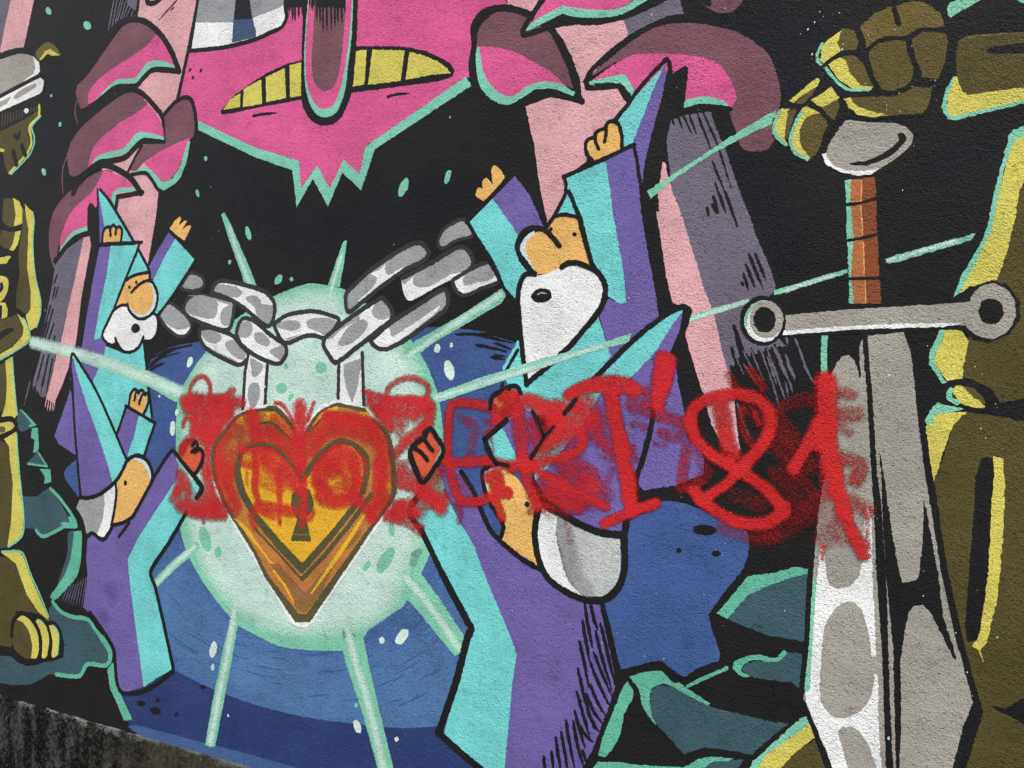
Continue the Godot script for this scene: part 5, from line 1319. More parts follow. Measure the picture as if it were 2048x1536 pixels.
	fill(p22_5, "rim", "rimw", 9, "-2058 1266,-2030 1269,-1995 1254,-1976 1222,-1979 1201,-1988 1222,-2008 1248,-2036 1261", true)
	fill(o22, "eye", "black", 9, "-2083 1188,-2084 1184,-2086 1181,-2089 1179,-2093 1179,-2096 1180,-2098 1183,-2098 1187,-2098 1191,-2096 1194,-2093 1196,-2089 1196,-2086 1194,-2084 1192", true)
	fill(o22, "hand", "skin", 9, "-2077 1427,-2065 1467,-2052 1478,-2041 1477,-2037 1457,-2026 1472,-2014 1469,-2012 1457,-2002 1468,-1992 1461,-1998 1434,-2008 1407")
	fill(o22, "hand", "redskin", 7, "-1859 1285,-1851 1319,-1825 1338,-1788 1334,-1758 1300,-1765 1255,-1792 1222")
	stroke(o22, "outline", "black", 13, 13.4, "-2309 1129,-2258 1131,-2192 1154,-2139 1189,-2110 1219,-2085 1257", true)
	stroke(o22, "outline", "black", 11, 11.7, "-2090 1431,-1957 1380")
	stroke(o22, "outline", "black", 13, 10.9, "-2087 1429,-2130 1342", true)
	stroke(o22, "outline", "black", 12, 10.5, "-1958 1381,-2007 1275", true)
	stroke(o22, "outline", "black", 14, 10.7, "-2076 1429,-2066 1469,-2047 1484,-2033 1476,-2030 1471", true)
	stroke(o22, "outline", "black", 15, 10.6, "-2032 1475,-2016 1481,-2002 1471", true)
	stroke(o22, "outline", "black", 16, 10.6, "-2002 1467,-1988 1472,-1987 1442,-2007 1407", true)
	stroke(o22, "outline", "black", 15, 9.7, "-2042 1477,-2049 1449", true)
	stroke(o22, "outline", "black", 17, 9.6, "-2007 1471,-2018 1461,-2028 1438", true)
	stroke(o22, "outline", "black", 14, 12.9, "-2087 1255,-2058 1272,-2024 1277,-1991 1261,-1970 1230,-1970 1203,-1996 1165,-2041 1105,-2064 1080,-2104 1061,-2156 1050", true)
	stroke(o22, "outline", "black", 15, 11.0, "-2140 1187,-2132 1159,-2141 1102,-2156 1049", true)
	stroke(o22, "outline", "black", 16, 13.5, "-2333 1089,-2301 1058,-2278 1006,-2246 1017,-2216 1004,-2192 1001,-2168 1024,-2147 1052", true)
	stroke(o22, "outline", "black", 14, 11.6, "-2357 1566,-2346 1500,-2332 1335,-2304 1130", true)
	stroke(o22, "outline", "black", 15, 11.4, "-2357 1554,-2348 1599,-2339 1599,-2246 1500,-2180 1410,-2085 1262", true)
	stroke(o22, "outline", "black", 15, 12.2, "-1971 1203,-1885 1297,-1850 1271,-1793 1222,-1765 1192,-1783 1161", true)
	stroke(o22, "outline", "black", 9, 14.4, "-1824 1114,-1898 1017,-1977 921,-1958 877,-1925 781,-1882 647,-1879 628", true)
	stroke(o22, "outline", "black", 10, 15.2, "-1879 631,-1936 588,-2008 546,-2087 524,-2116 529,-2132 559,-2142 645,-2151 663,-2186 698,-2258 757", true)
	stroke(o22, "outline", "black", 15, 10.9, "-2072 1065,-2121 1016", true)
	stroke(o22, "outline", "black", 16, 9.9, "-1803 1296,-1778 1311,-1756 1300,-1761 1270,-1790 1230", true)
	stroke(o22, "outline", "black", 17, 10.0, "-1819 1331,-1788 1333,-1775 1317", true)
	stroke(o22, "outline", "black", 39, 10.0, "-1799 1316,-1783 1329,-1775 1308", true)
	stroke(o22, "outline", "black", 39, 11.9, "-1789 1297,-1768 1307,-1753 1292,-1762 1260,-1787 1233", true)
	stroke(o22, "outline", "black", 39, 12.0, "-1862 1286,-1827 1257,-1787 1225,-1755 1192,-1783 1160", true)

	var o23 := thing("painted_wizard", Vector2(-579, 1266), "largest painted wizard with long pointed white beard, right of the chain", "painted wizard", "painted wizards around the padlock")
	fill(o23, "black_edge", "black", 6, "-373 2211,-363 2197,-362 2172,-347 2180,-334 2185,-328 2179,-331 2148,-336 2111,-338 2087,-366 2072,-380 2009,-394 1919,-392 1874,-399 1878,-388 1814,-377 1737,-361 1668,-331 1667,-320 1659,-336 1611,-326 1573,-305 1500,-297 1482,-289 1453,-326 1450,-347 1495,-358 1533,-391 1651,-405 1729,-418 1798,-431 1895,-430 1941,-424 1988,-405 2054,-385 2130,-374 2182")
	var p23_1 := fill(o23, "robe", "violet", 7, "-504 1948,-437 1941,-433 1888,-418 1798,-405 1729,-392 1650,-361 1645,-358 1564,-350 1500,-334 1427,-331 1385,-310 1372,-295 1340,-297 1308,-358 1280,-427 1266,-469 1315,-528 1454,-545 1493,-528 1538,-513 1603,-528 1651,-507 1693,-481 1680,-465 1681,-472 1750,-484 1817,-498 1889")
	fill(p23_1, "front", "turq", 8, "-531 1654,-516 1606,-501 1563,-543 1512,-586 1463,-636 1428,-699 1427,-731 1462,-754 1486,-771 1540,-730 1605,-712 1533,-707 1500,-636 1562,-568 1618")
	var p23_2 := fill(o23, "sleeve", "turq", 8, "-607 1978,-511 2002,-506 1970,-501 1931,-498 1889,-484 1817,-472 1750,-465 1681,-481 1680,-507 1696,-510 1730,-542 1777,-569 1881,-597 1942,-609 1953")
	fill(p23_2, "shade_stripe", "violet", 9, "-513 2006,-451 2023,-444 1990,-435 1924,-432 1884,-498 1889,-502 1931")
	var p23_3 := fill(o23, "sleeve", "turq", 4, "-865 1899,-799 1949,-743 1877,-722 1853,-733 1819,-730 1795,-704 1762,-725 1747,-733 1695,-754 1713,-794 1797")
	fill(p23_3, "shade_stripe", "violet", 5, "-799 1949,-741 1999,-699 1943,-663 1865,-697 1869,-728 1851,-746 1877")
	var p23_4 := fill(o23, "hat", "violet", 7, "-379 2198,-375 2177,-385 2132,-396 2093,-410 2041,-424 1988,-430 1939,-433 1950,-445 2032,-452 2035,-424 2098,-403 2152")
	fill(p23_4, "front", "turq", 8, "-378 2199,-388 2185,-441 2139,-464 2115,-487 2085,-475 2067,-472 2028,-451 2035,-424 2098,-403 2149")
	fill(p23_4, "brim", "turq", 1, "-607 1944,-595 1930,-580 1887,-632 1892")
	fill(o23, "face", "skin", 1, "-632 1888,-606 1887,-578 1879,-570 1844,-558 1801,-549 1769,-570 1776,-597 1779,-618 1769,-640 1759,-665 1758,-684 1756,-704 1776,-711 1806,-710 1836,-691 1856,-662 1860,-650 1875")
	fill(o23, "nose", "rimw", 2, "-688 1861,-713 1846,-726 1822,-717 1789,-687 1756,-683 1763,-702 1794,-711 1821,-706 1840,-686 1854", true)
	fill(o23, "beard", "white", 2, "-704 1754,-665 1756,-634 1765,-609 1774,-582 1772,-552 1762,-530 1742,-520 1716,-526 1685,-544 1658,-594 1602,-634 1566,-708 1503 c,-713 1546,-723 1659,-726 1718,-718 1742", true)
	var p23_5 := fill(o23, "mouth", "black", 3, "-644 1710,-645 1702,-651 1695,-661 1691,-673 1690,-684 1692,-692 1697,-696 1704,-695 1711,-689 1718,-679 1723,-667 1724,-656 1722,-648 1717", true)
	stroke(p23_5, "glint", "silver", 4, 3.0, "-680 1710,-670 1714,-657 1710", true, 1)
	fill(o23, "eye", "black", 2, "-641 1859,-642 1857,-644 1856,-646 1855,-648 1856,-650 1858,-650 1860,-650 1862,-649 1864,-647 1865,-645 1866,-643 1865,-642 1863,-641 1861", true)
	fill(o23, "eye", "black", 2, "-582 1842,-583 1839,-585 1838,-588 1837,-590 1838,-592 1840,-593 1842,-593 1844,-592 1847,-590 1848,-588 1849,-586 1848,-584 1847,-582 1844", true)
	fill(o23, "hand", "skin", 2, "-543 2007,-552 2023,-558 2042,-552 2054,-541 2054,-538 2064,-528 2072,-516 2070,-514 2079,-504 2085,-489 2080,-482 2065,-478 2027", true)
	fill(o23, "hand", "skin", 2, "-844 1961 c,-841 1975,-830 1979,-824 1974,-827 1993,-814 2000,-805 1991,-797 1982,-801 2014,-794 2027,-780 2019,-764 1995 c,-795 1965,-822 1945 c,-834 1951", true)
	stroke(o23, "outline", "black", 9, 10.2, "-375 2207,-413 2175,-441 2147,-458 2125,-495 2088", true)
	stroke(o23, "outline", "black", 3, 9.3, "-544 2005,-558 2024,-561 2048,-552 2058,-540 2059", true)
	stroke(o23, "outline", "black", 4, 9.2, "-541 2060,-536 2070,-522 2075,-514 2075", true)
	stroke(o23, "outline", "black", 10, 9.1, "-514 2075,-510 2086,-498 2091,-484 2082,-476 2055,-475 2024", true)
	stroke(o23, "outline", "black", 5, 7.9, "-537 2064,-537 2047,-529 2031", true)
	stroke(o23, "outline", "black", 11, 7.9, "-514 2081,-512 2066,-516 2045", true)
	stroke(o23, "outline", "black", 11, 10.6, "-615 1978,-557 1995,-448 2030", true)
	stroke(o23, "outline", "black", 12, 7.6, "-449 2032,-441 1995,-431 1928", true)
	stroke(o23, "outline", "black", 12, 8.2, "-614 1980,-608 1959,-610 1942", true)
	stroke(o23, "outline", "black", 13, 9.6, "-607 1944,-634 1896,-659 1863", true)
	stroke(o23, "outline", "black", 14, 9.4, "-601 1944,-578 1885,-569 1847,-545 1768", true)
	stroke(o23, "outline", "black", 15, 9.5, "-637 1890,-609 1891,-574 1880", true)
	stroke(o23, "outline", "black", 14, 12.6, "-687 1757,-710 1785,-731 1817,-727 1846,-707 1865,-681 1867,-659 1858,-640 1839,-625 1820", true)
	stroke(o23, "outline", "black", 15, 13.4, "-619 1770,-606 1778,-581 1777,-557 1767,-533 1753,-516 1727,-515 1699,-530 1663,-569 1619,-612 1574,-708 1500", true)
	stroke(o23, "outline", "black", 16, 12.7, "-687 1759,-710 1759,-723 1742,-730 1704,-723 1620,-713 1534,-707 1498", true)
	stroke(o23, "outline", "black", 6, 10.2, "-869 1897,-743 1998")
	stroke(o23, "outline", "black", 17, 8.7, "-867 1899,-804 1794,-764 1725,-733 1693")
	stroke(o23, "outline", "black", 9, 8.6, "-730 1581,-746 1557,-764 1528")

	var o24 := thing("painted_wizard", Vector2(-682, 507), "painted wizard bending forward at bottom centre with huge purple hat under the red scrawl", "painted wizard", "painted wizards around the padlock")
	var p24_1 := fill(o24, "robe", "violet", 6, "-959 1303,-916 1212,-853 1110,-818 1034,-734 859,-746 776,-774 513,-577 559,-544 669,-480 828,-501 914,-524 1007,-574 1006,-648 1043,-712 1090,-778 1119,-811 1164,-846 1217,-873 1264,-899 1306")
	fill(p24_1, "front", "turq", 7, "-1003 1225,-1030 1173,-988 1106,-934 1021,-865 937,-852 904,-864 878,-934 625,-832 573,-798 508,-772 514,-746 776,-734 859,-746 889,-818 1034,-852 1110,-892 1167,-920 1212,-959 1234")
	fill(p24_1, "outline", "black", 7, "-528 1004,-516 1004,-498 943,-485 886,-477 864,-441 870,-388 893,-382 891,-355 870,-336 865,-358 852,-388 876,-424 867,-459 850,-464 840,-475 821,-498 761,-522 700,-531 661,-551 627,-569 593,-591 588,-569 623,-545 667,-510 764,-490 827,-501 889,-516 949")
	stroke(o24, "hatch_line", "black", 7, 9.0, "-563 1001,-556 955,-544 900", true, 2)
	stroke(o24, "hatch_line", "black", 7, 9.0, "-569 963,-560 914,-551 867", true, 2)
	stroke(o24, "hatch_line", "black", 7, 8.9, "-549 1003,-542 971,-531 941", true, 2)
	stroke(o24, "hatch_line", "black", 8, 8.9, "-538 943,-522 883,-498 811", true, 2)
	stroke(o24, "hatch_line", "black", 8, 8.8, "-526 962,-510 899,-491 824", true, 2)
	stroke(o24, "hatch_line", "black", 7, 9.0, "-576 913,-565 868,-553 807", true, 2)
	stroke(o24, "hatch_line", "black", 9, 8.9, "-542 893,-522 847,-498 800", true, 2)
	stroke(o24, "hatch_line", "black", 8, 8.9, "-551 872,-531 825,-504 776", true, 2)
	stroke(o24, "hatch_line", "black", 7, 9.0, "-580 851,-565 791,-540 716", true, 2)
	stroke(o24, "hatch_line", "black", 8, 8.9, "-551 820,-534 782,-513 752", true, 2)
	stroke(o24, "hatch_line", "black", 7, 9.0, "-583 798,-569 753,-550 694", true, 2)
	stroke(o24, "hatch_line", "black", 8, 8.9, "-560 796,-542 758,-519 732", true, 2)
	stroke(o24, "hatch_line", "black", 7, 9.1, "-588 754,-577 714,-562 669", true, 2)
	stroke(o24, "hatch_line", "black", 8, 9.0, "-557 755,-542 730,-528 713", true, 2)
	stroke(o24, "hatch_line", "black", 7, 9.1, "-609 727,-600 675,-586 612", true, 2)
	stroke(o24, "hatch_line", "black", 8, 9.1, "-591 728,-582 679,-566 628", true, 2)
	stroke(o24, "hatch_line", "black", 8, 9.0, "-577 723,-560 698,-542 687", true, 2)
	stroke(o24, "hatch_line", "black", 7, 9.2, "-621 698,-612 653,-604 608", true, 2)
	stroke(o24, "hatch_line", "black", 7, 9.2, "-634 682,-628 641,-621 604", true, 2)
	stroke(o24, "hatch_line", "black", 7, 9.3, "-645 647,-639 601", true, 2)
	stroke(o24, "hatch_line", "black", 7, 9.4, "-664 632,-661 596", true, 2)
	stroke(o24, "hatch_line", "black", 9, 9.0, "-569 665,-563 649,-557 636", true, 2)
	var p24_2 := fill(o24, "sleeve", "turq", 9, "-819 1364,-760 1415,-710 1438,-682 1429,-661 1375,-696 1324,-731 1313,-757 1306,-789 1308")
	fill(p24_2, "shade_stripe", "violet", 10, "-771 1396,-746 1420,-710 1438,-682 1429,-661 1375,-696 1324,-731 1321")
	var p24_3 := fill(o24, "face", "skin", 7, "-822 1279,-813 1294,-788 1301,-762 1297,-743 1283,-718 1261,-696 1221,-684 1210,-685 1174,-689 1133,-681 1087,-676 1073,-712 1090,-746 1098,-772 1118,-775 1131,-764 1155,-772 1176,-795 1208,-811 1237", true)
	fill(p24_3, "rim", "rimw", 8, "-822 1279,-813 1294,-788 1301,-771 1298,-798 1289,-810 1272,-811 1246", true)
	var p24_4 := fill(o24, "hair", "lightgrey", 2, "-634 1191,-570 1172,-522 1159,-480 1155,-478 1109,-480 1071,-487 1047,-516 1020,-558 1018,-576 1023,-597 1058,-612 1096,-632 1152")
	spray(p24_4, "streak", "silver", 8, [
		[43, 0.8, 0.7, "-621 1188,-618 1153,-606 1108,-591 1059,-569 1029"],
	])
	fill(p24_4, "streak", "white", 9, "-670 1212,-630 1190,-634 1152,-618 1081,-609 1057,-594 1036,-569 1017,-594 1023,-631 1037,-653 1052,-672 1090,-680 1133,-679 1183")
	var p24_5 := fill(o24, "hat", "violet", 11, "-697 1326,-640 1395,-581 1466,-542 1509,-441 1605,-385 1642,-339 1661,-346 1621,-366 1565,-382 1484,-402 1443,-418 1376,-441 1284,-452 1223,-465 1191,-475 1167,-528 1169,-588 1190,-656 1227,-687 1277")
	fill(p24_5, "front", "turq", 12, "-697 1326,-640 1395,-581 1466,-542 1511,-441 1605,-361 1652,-340 1659,-371 1617,-399 1571,-441 1528,-469 1503,-528 1477,-569 1406,-612 1356,-649 1311,-684 1274")
	fill(o24, "hand", "redskin", 9, "-798 1461,-775 1476,-746 1487,-730 1482,-721 1461,-732 1441,-762 1413,-775 1414,-788 1432")
	fill(o24, "hand", "redskin", 7, "-1030 1328,-1013 1353,-991 1367,-974 1384,-961 1378,-943 1336,-969 1286,-993 1260,-1011 1284")
	stroke(o24, "outline", "black", 12, 17.5, "-681 1256,-659 1226,-618 1199,-569 1177,-522 1164,-471 1163", true)
	stroke(o24, "outline", "black", 12, 12.7, "-402 1447,-413 1390,-430 1329,-441 1296,-444 1270", true)
	stroke(o24, "outline", "black", 13, 12.2, "-584 1466,-612 1434,-640 1400", true)
	stroke(o24, "outline", "black", 14, 12.5, "-634 1404,-662 1371,-698 1326", true)
	stroke(o24, "outline", "black", 15, 11.1, "-689 1429,-675 1397,-660 1374", true)
	stroke(o24, "outline", "black", 13, 16.1, "-674 1219,-684 1177,-686 1133,-675 1084,-654 1048,-618 1025,-575 1010,-542 1008,-513 1016,-487 1040,-474 1068,-468 1102,-470 1158,-465 1193", true)
	stroke(o24, "outline", "black", 9, 11.6, "-793 1305,-812 1298,-825 1287,-818 1239,-795 1198,-769 1161,-778 1126", true)
	stroke(o24, "outline", "black", 14, 13.0, "-884 1284,-850 1237,-832 1200,-805 1149,-778 1124,-742 1099,-706 1078,-668 1064", true)
	stroke(o24, "outline", "black", 10, 13.0, "-798 1311,-778 1308,-747 1303", true)
	stroke(o24, "outline", "black", 10, 13.1, "-760 1415,-788 1390,-819 1367", true)
	stroke(o24, "outline", "black", 11, 13.1, "-819 1367,-798 1319,-788 1306", true)
	stroke(o24, "outline", "black", 10, 11.5, "-800 1458,-798 1470,-775 1484,-746 1495,-734 1494,-723 1478", true)
	stroke(o24, "outline", "black", 11, 8.7, "-777 1482,-770 1501", true)
	stroke(o24, "outline", "black", 8, 12.4, "-987 1383,-970 1388,-952 1365,-934 1332,-963 1287,-989 1252,-1004 1264,-1022 1303,-1032 1331,-1014 1353,-988 1373", true)
	stroke(o24, "outline", "black", 9, 10.9, "-993 1362,-981 1349,-969 1335", true)
	stroke(o24, "outline", "black", 8, 10.9, "-1012 1335,-1000 1326,-984 1310", true)
	stroke(o24, "outline", "black", 8, 17.1, "-1005 1217,-1035 1174,-996 1124,-938 1026", true)
	stroke(o24, "outline", "black", 9, 19.6, "-938 1027,-867 917,-856 902,-867 875,-899 763,-949 625", true)
	stroke(o24, "outline", "black", 10, 19.5, "-950 629,-891 594,-812 553", true)
	stroke(o24, "outline", "black", 18, 12.6, "-542 1510,-441 1604,-361 1661,-339 1666", true)
	stroke(o24, "outline", "black", 19, 12.3, "-341 1667,-327 1658,-336 1623,-347 1599,-361 1567", true)
	fill(o24, "eye", "black", 8, "-700 1216,-701 1213,-703 1210,-705 1209,-708 1208,-711 1210,-713 1212,-713 1215,-713 1219,-711 1222,-708 1223,-705 1223,-703 1222,-701 1220", true)
	stroke(o24, "outline", "black", 16, 9.8, "-692 1435,-678 1410,-664 1373", true)
	stroke(o24, "outline", "black", 17, 11.2, "-664 1375,-682 1346,-696 1324")
	stroke(o24, "outline", "black", 39, 12.4, "-990 1377,-971 1388,-953 1366,-933 1333,-957 1294,-993 1252,-1013 1274,-1033 1322,-1017 1347,-990 1365,-984 1378", true)
	stroke(o24, "outline", "black", 39, 10.8, "-989 1362,-977 1345,-965 1334", true)
	stroke(o24, "outline", "black", 39, 10.9, "-1018 1336,-997 1327,-980 1308", true)
	stroke(o24, "outline", "black", 39, 10.2, "-803 1440,-800 1467,-781 1479,-769 1487", true)
	stroke(o24, "outline", "black", 39, 10.0, "-753 1489,-744 1497,-730 1493,-721 1479", true)
	stroke(o24, "outline", "black", 39, 11.6, "-759 1415,-785 1394,-818 1365", true)
	stroke(o24, "outline", "black", 39, 11.7, "-818 1365,-810 1341,-788 1309", true)
	stroke(o24, "outline", "black", 39, 10.1, "-788 1309,-774 1309,-755 1305", true)
	stroke(o24, "outline", "black", 39, 10.8, "-585 1463,-599 1446,-613 1431", true)
	stroke(o24, "outline", "black", 39, 8.3, "-638 1401,-664 1373,-696 1324", true)
	stroke(o24, "outline", "black", 39, 8.4, "-692 1435,-674 1407,-664 1375", true)

	var o25 := thing("painted_skeleton", Vector2(-2583, 538), "olive painted skeleton in a grey helmet at the left edge", "painted skeleton", "painted skeletons at both sides of the wall")
	var p25_1 := fill(o25, "coat", "grape", 1, "-2779 2888,-2661 2862,-2693 2786,-2736 2685,-2779 2676")
	fill(p25_1, "stripe", "pale", 2, "-2665 2863,-2538 2835,-2568 2751,-2606 2651,-2721 2643,-2736 2676,-2700 2775")
	var p25_2 := fill(o25, "skull", "black", 3, "-2764 2664,-2693 2659,-2623 2655,-2555 2635,-2514 2600,-2511 2549,-2491 2528,-2494 2486,-2508 2438,-2511 2400,-2541 2383,-2538 2319,-2568 2280,-2672 2228,-2693 2231,-2764 2306")
	fill(p25_2, "bone", "olive", 4, "-2764 2385,-2644 2403,-2568 2417,-2519 2435,-2513 2409,-2575 2384,-2578 2354,-2567 2323,-2571 2298,-2630 2254,-2686 2234,-2707 2263,-2721 2322,-2764 2332")
	stroke(p25_2, "hatch_line", "oliveD", 1, 5.6, "-2737 2450,-2743 2396", false, 1)
	stroke(p25_2, "hatch_line", "oliveD", 4, 5.6, "-2720 2449,-2726 2398", false, 1)
	stroke(p25_2, "hatch_line", "oliveD", 4, 5.6, "-2704 2449,-2710 2401", false, 1)
	stroke(p25_2, "hatch_line", "oliveD", 4, 5.6, "-2688 2449,-2693 2404", false, 1)
	stroke(p25_2, "hatch_line", "oliveD", 4, 5.5, "-2672 2448,-2677 2407", false, 1)
	stroke(p25_2, "hatch_line", "oliveD", 4, 5.5, "-2655 2448,-2661 2410", false, 1)
	stroke(p25_2, "hatch_line", "oliveD", 4, 5.5, "-2639 2448,-2645 2413", false, 1)
	stroke(p25_2, "hatch_line", "oliveD", 4, 5.5, "-2623 2447,-2629 2415", false, 1)
	stroke(p25_2, "hatch_line", "oliveD", 4, 5.4, "-2608 2447,-2613 2418", false, 1)
	stroke(p25_2, "hatch_line", "oliveD", 4, 5.4, "-2592 2447,-2597 2421", false, 1)
	stroke(p25_2, "hatch_line", "oliveD", 4, 5.4, "-2576 2446,-2582 2424", false, 1)
	stroke(p25_2, "hatch_line", "oliveD", 4, 5.4, "-2560 2446,-2566 2426", false, 1)
	stroke(p25_2, "hatch_line", "oliveD", 4, 5.4, "-2545 2446,-2550 2429", false, 1)
	stroke(p25_2, "hatch_line", "oliveD", 4, 5.3, "-2530 2445,-2535 2432", false, 1)
	stroke(p25_2, "rim", "lime", 5, 10.8, "-2519 2446,-2522 2410,-2569 2383,-2564 2348,-2560 2322,-2587 2290,-2680 2237", true)
	stroke(p25_2, "rim", "gmint", 6, 7.5, "-2510 2410,-2558 2381,-2546 2346,-2546 2319,-2573 2284,-2670 2232", true)
	stroke(p25_2, "rim", "lime", 5, 11.2, "-2757 2329,-2715 2320")
	fill(p25_2, "nose", "ink", 5, "-2662 2370,-2647 2371,-2639 2361,-2624 2380,-2616 2369,-2628 2346,-2642 2345,-2657 2356")
	stroke(p25_2, "tooth_gap", "black", 6, 20.1, "-2659 2307,-2650 2282,-2642 2262", true)
	stroke(p25_2, "tooth_gap", "black", 6, 19.8, "-2612 2321,-2594 2290")
	fill(p25_2, "eye", "white", 5, "-2575 2438,-2577 2434,-2580 2431,-2585 2430,-2591 2431,-2596 2434,-2600 2438,-2601 2442,-2600 2445,-2596 2448,-2591 2449,-2585 2448,-2580 2445,-2577 2442", true)
	var p25_3 := fill(o25, "helmet", "warmgrey", 4, "-2764 2642,-2735 2642,-2672 2644,-2623 2643,-2575 2629,-2544 2614,-2536 2578,-2553 2556,-2630 2538,-2764 2511")
	fill(p25_3, "shine", "white", 5, "-2551 2620,-2519 2592,-2515 2562,-2533 2547,-2588 2540,-2664 2527,-2595 2546,-2549 2559,-2539 2579")
	fill(p25_3, "brim", "white", 4, "-2764 2498,-2630 2526,-2513 2540,-2493 2528,-2500 2495,-2519 2485,-2595 2477,-2764 2456")
	fill(p25_3, "brim_patch", "warmgrey", 5, "-2659 2497,-2623 2515,-2539 2525,-2533 2514,-2581 2500,-2643 2489", true)
	fill(p25_3, "brim_patch", "warmgrey", 5, "-2764 2491,-2675 2502,-2693 2482,-2764 2469")
	stroke(p25_3, "outline", "black", 4, 20.0, "-2757 2653,-2693 2657,-2623 2653,-2554 2633,-2519 2604", true)
	stroke(p25_3, "outline", "black", 6, 15.0, "-2757 2510,-2629 2530,-2511 2549")
	fill(p25_3, "horn", "oliveL", 5, "-2537 2628,-2504 2648,-2468 2651,-2435 2632,-2406 2597,-2448 2605,-2461 2626,-2488 2625,-2517 2601", true)
	fill(p25_3, "horn", "lime", 6, "-2519 2599,-2487 2625,-2460 2627,-2412 2597,-2448 2602,-2473 2613,-2511 2599")
	var p25_4 := fill(o25, "shoulder", "olive", 1, "-2725 2153,-2658 2145,-2644 2088,-2656 2044,-2693 2044,-2721 2063")
	fill(p25_4, "rim", "lime", 2, "-2661 2147,-2626 2132,-2608 2097,-2611 2050,-2644 2039,-2658 2044,-2647 2088")
	var p25_5 := fill(o25, "shoulder", "olive", 1, "-2757 2046,-2647 2028,-2668 1975,-2757 1971")
	fill(p25_5, "rim", "lime", 2, "-2649 2029,-2617 2030,-2635 1983,-2676 1951,-2689 1964,-2665 1986")
	fill(p25_5, "rim", "lime", 1, "-2757 1942,-2693 1949,-2673 1944,-2700 1922,-2757 1924")
	stroke(o25, "outline", "black", 3, 17.6, "-2723 2061,-2679 2039,-2606 2046", true)
	stroke(o25, "outline", "black", 3, 17.8, "-2750 1988,-2707 1967,-2661 1954", true)
	stroke(o25, "outline", "black", 4, 10.2, "-2721 2153,-2735 2031")
	var p25_6 := fill(o25, "arm", "olive", 4, "-2609 2117,-2587 2074,-2580 2030,-2584 1902,-2564 1815,-2567 1759,-2592 1741,-2644 1767,-2644 1819,-2625 1883,-2632 1948,-2612 2033")
	fill(p25_6, "rim", "lime", 5, "-2596 2119,-2553 2088,-2546 2061,-2553 1985,-2543 1878,-2513 1787,-2513 1736,-2533 1694,-2568 1683,-2592 1735,-2566 1755,-2564 1815,-2584 1902,-2577 2030,-2591 2079")
	stroke(p25_6, "rim", "gmint", 6, 5.3, "-2553 2086,-2545 2059,-2552 1985,-2541 1878,-2511 1787,-2512 1736,-2533 1693", true)
	var p25_7 := fill(o25, "finger", "lime", 1, "-2757 1874,-2707 1876,-2688 1861,-2692 1826,-2720 1796,-2757 1793", true)
	stroke(p25_7, "outline", "black", 2, 17.9, "-2750 1825,-2725 1837,-2728 1850", true)
	var p25_8 := fill(o25, "finger", "lime", 1, "-2757 1790,-2704 1784,-2692 1761,-2695 1734,-2757 1723")
	stroke(p25_8, "outline", "black", 2, 15.4, "-2732 1736,-2732 1771")
	var p25_9 := fill(o25, "hand", "olive", 1, "-2757 1719,-2637 1741,-2601 1705,-2601 1666,-2665 1632,-2757 1602")
	fill(p25_9, "rim", "lime", 12, "-2637 1744,-2601 1723,-2576 1687,-2570 1656,-2608 1631,-2678 1606,-2756 1582,-2756 1598,-2664 1628,-2608 1666,-2603 1696")
	stroke(p25_9, "rim", "gmint", 13, 6.6, "-2601 1726,-2574 1687,-2568 1652,-2615 1627,-2749 1580", true)
	stroke(o25, "outline", "black", 2, 22.9, "-2750 1661,-2700 1682,-2658 1690", true, 1)
	var p25_10 := fill(o25, "thigh", "olive", 1, "-2757 1560,-2701 1579,-2699 1500,-2706 1421,-2757 1383")
	fill(p25_10, "rim", "lime", 2, "-2706 1581,-2667 1595,-2656 1500,-2639 1392,-2658 1378,-2730 1380,-2703 1433,-2697 1500")
	stroke(p25_10, "rim", "gmint", 3, 6.6, "-2666 1592,-2655 1500,-2638 1394", true)
	var p25_11 := fill(o25, "knee", "lime", 1, "-2757 1362,-2679 1374,-2649 1357,-2656 1338,-2757 1317", true)
	fill(p25_11, "mark", "oliveL", 2, "-2703 1340,-2706 1335,-2711 1331,-2720 1329,-2730 1328,-2738 1330,-2744 1334,-2746 1339,-2744 1344,-2738 1348,-2730 1351,-2720 1351,-2711 1349,-2706 1345", true)
	stroke(o25, "outline", "black", 3, 20.3, "-2750 1371,-2672 1378,-2644 1358,-2663 1334,-2750 1308", true)
	var p25_12 := fill(o25, "shin", "olive", 1, "-2757 1306,-2693 1290,-2680 1238,-2663 1152,-2666 1065,-2677 977,-2693 931,-2757 915")
	fill(p25_12, "rim", "lime", 4, "-2713 1307,-2644 1335,-2635 1283,-2628 1197,-2618 1111,-2604 1048,-2611 982,-2644 953,-2694 930,-2672 1021,-2663 1152,-2680 1238,-2684 1282")
	stroke(p25_12, "rim", "gmint", 5, 7.7, "-2642 1327,-2627 1197,-2603 1048,-2612 977,-2687 931", true)
	var p25_13 := fill(o25, "foot", "olive", 2, "-2757 890,-2693 893,-2651 875,-2622 836,-2587 776,-2526 722,-2461 705,-2555 547,-2757 559")
	fill(p25_13, "rim", "lime", 3, "-2728 906,-2630 921,-2604 905,-2568 842,-2514 772,-2471 714,-2467 704,-2526 726,-2587 778,-2623 836,-2645 875,-2693 895")
	stroke(p25_13, "rim", "gmint", 4, 7.6, "-2725 910,-2630 922,-2601 910,-2565 849,-2511 779,-2469 717", true)
	fill(p25_13, "outline", "black", 3, "-2757 565,-2672 578,-2644 713,-2609 717,-2528 719,-2475 701,-2416 692,-2387 638,-2392 591,-2442 571,-2528 549,-2595 538,-2665 549,-2757 548")
	var p25_14 := fill(o25, "toe", "olive", 4, "-2668 622,-2654 668,-2623 698,-2582 678,-2560 629,-2556 560,-2609 560,-2659 584", true)
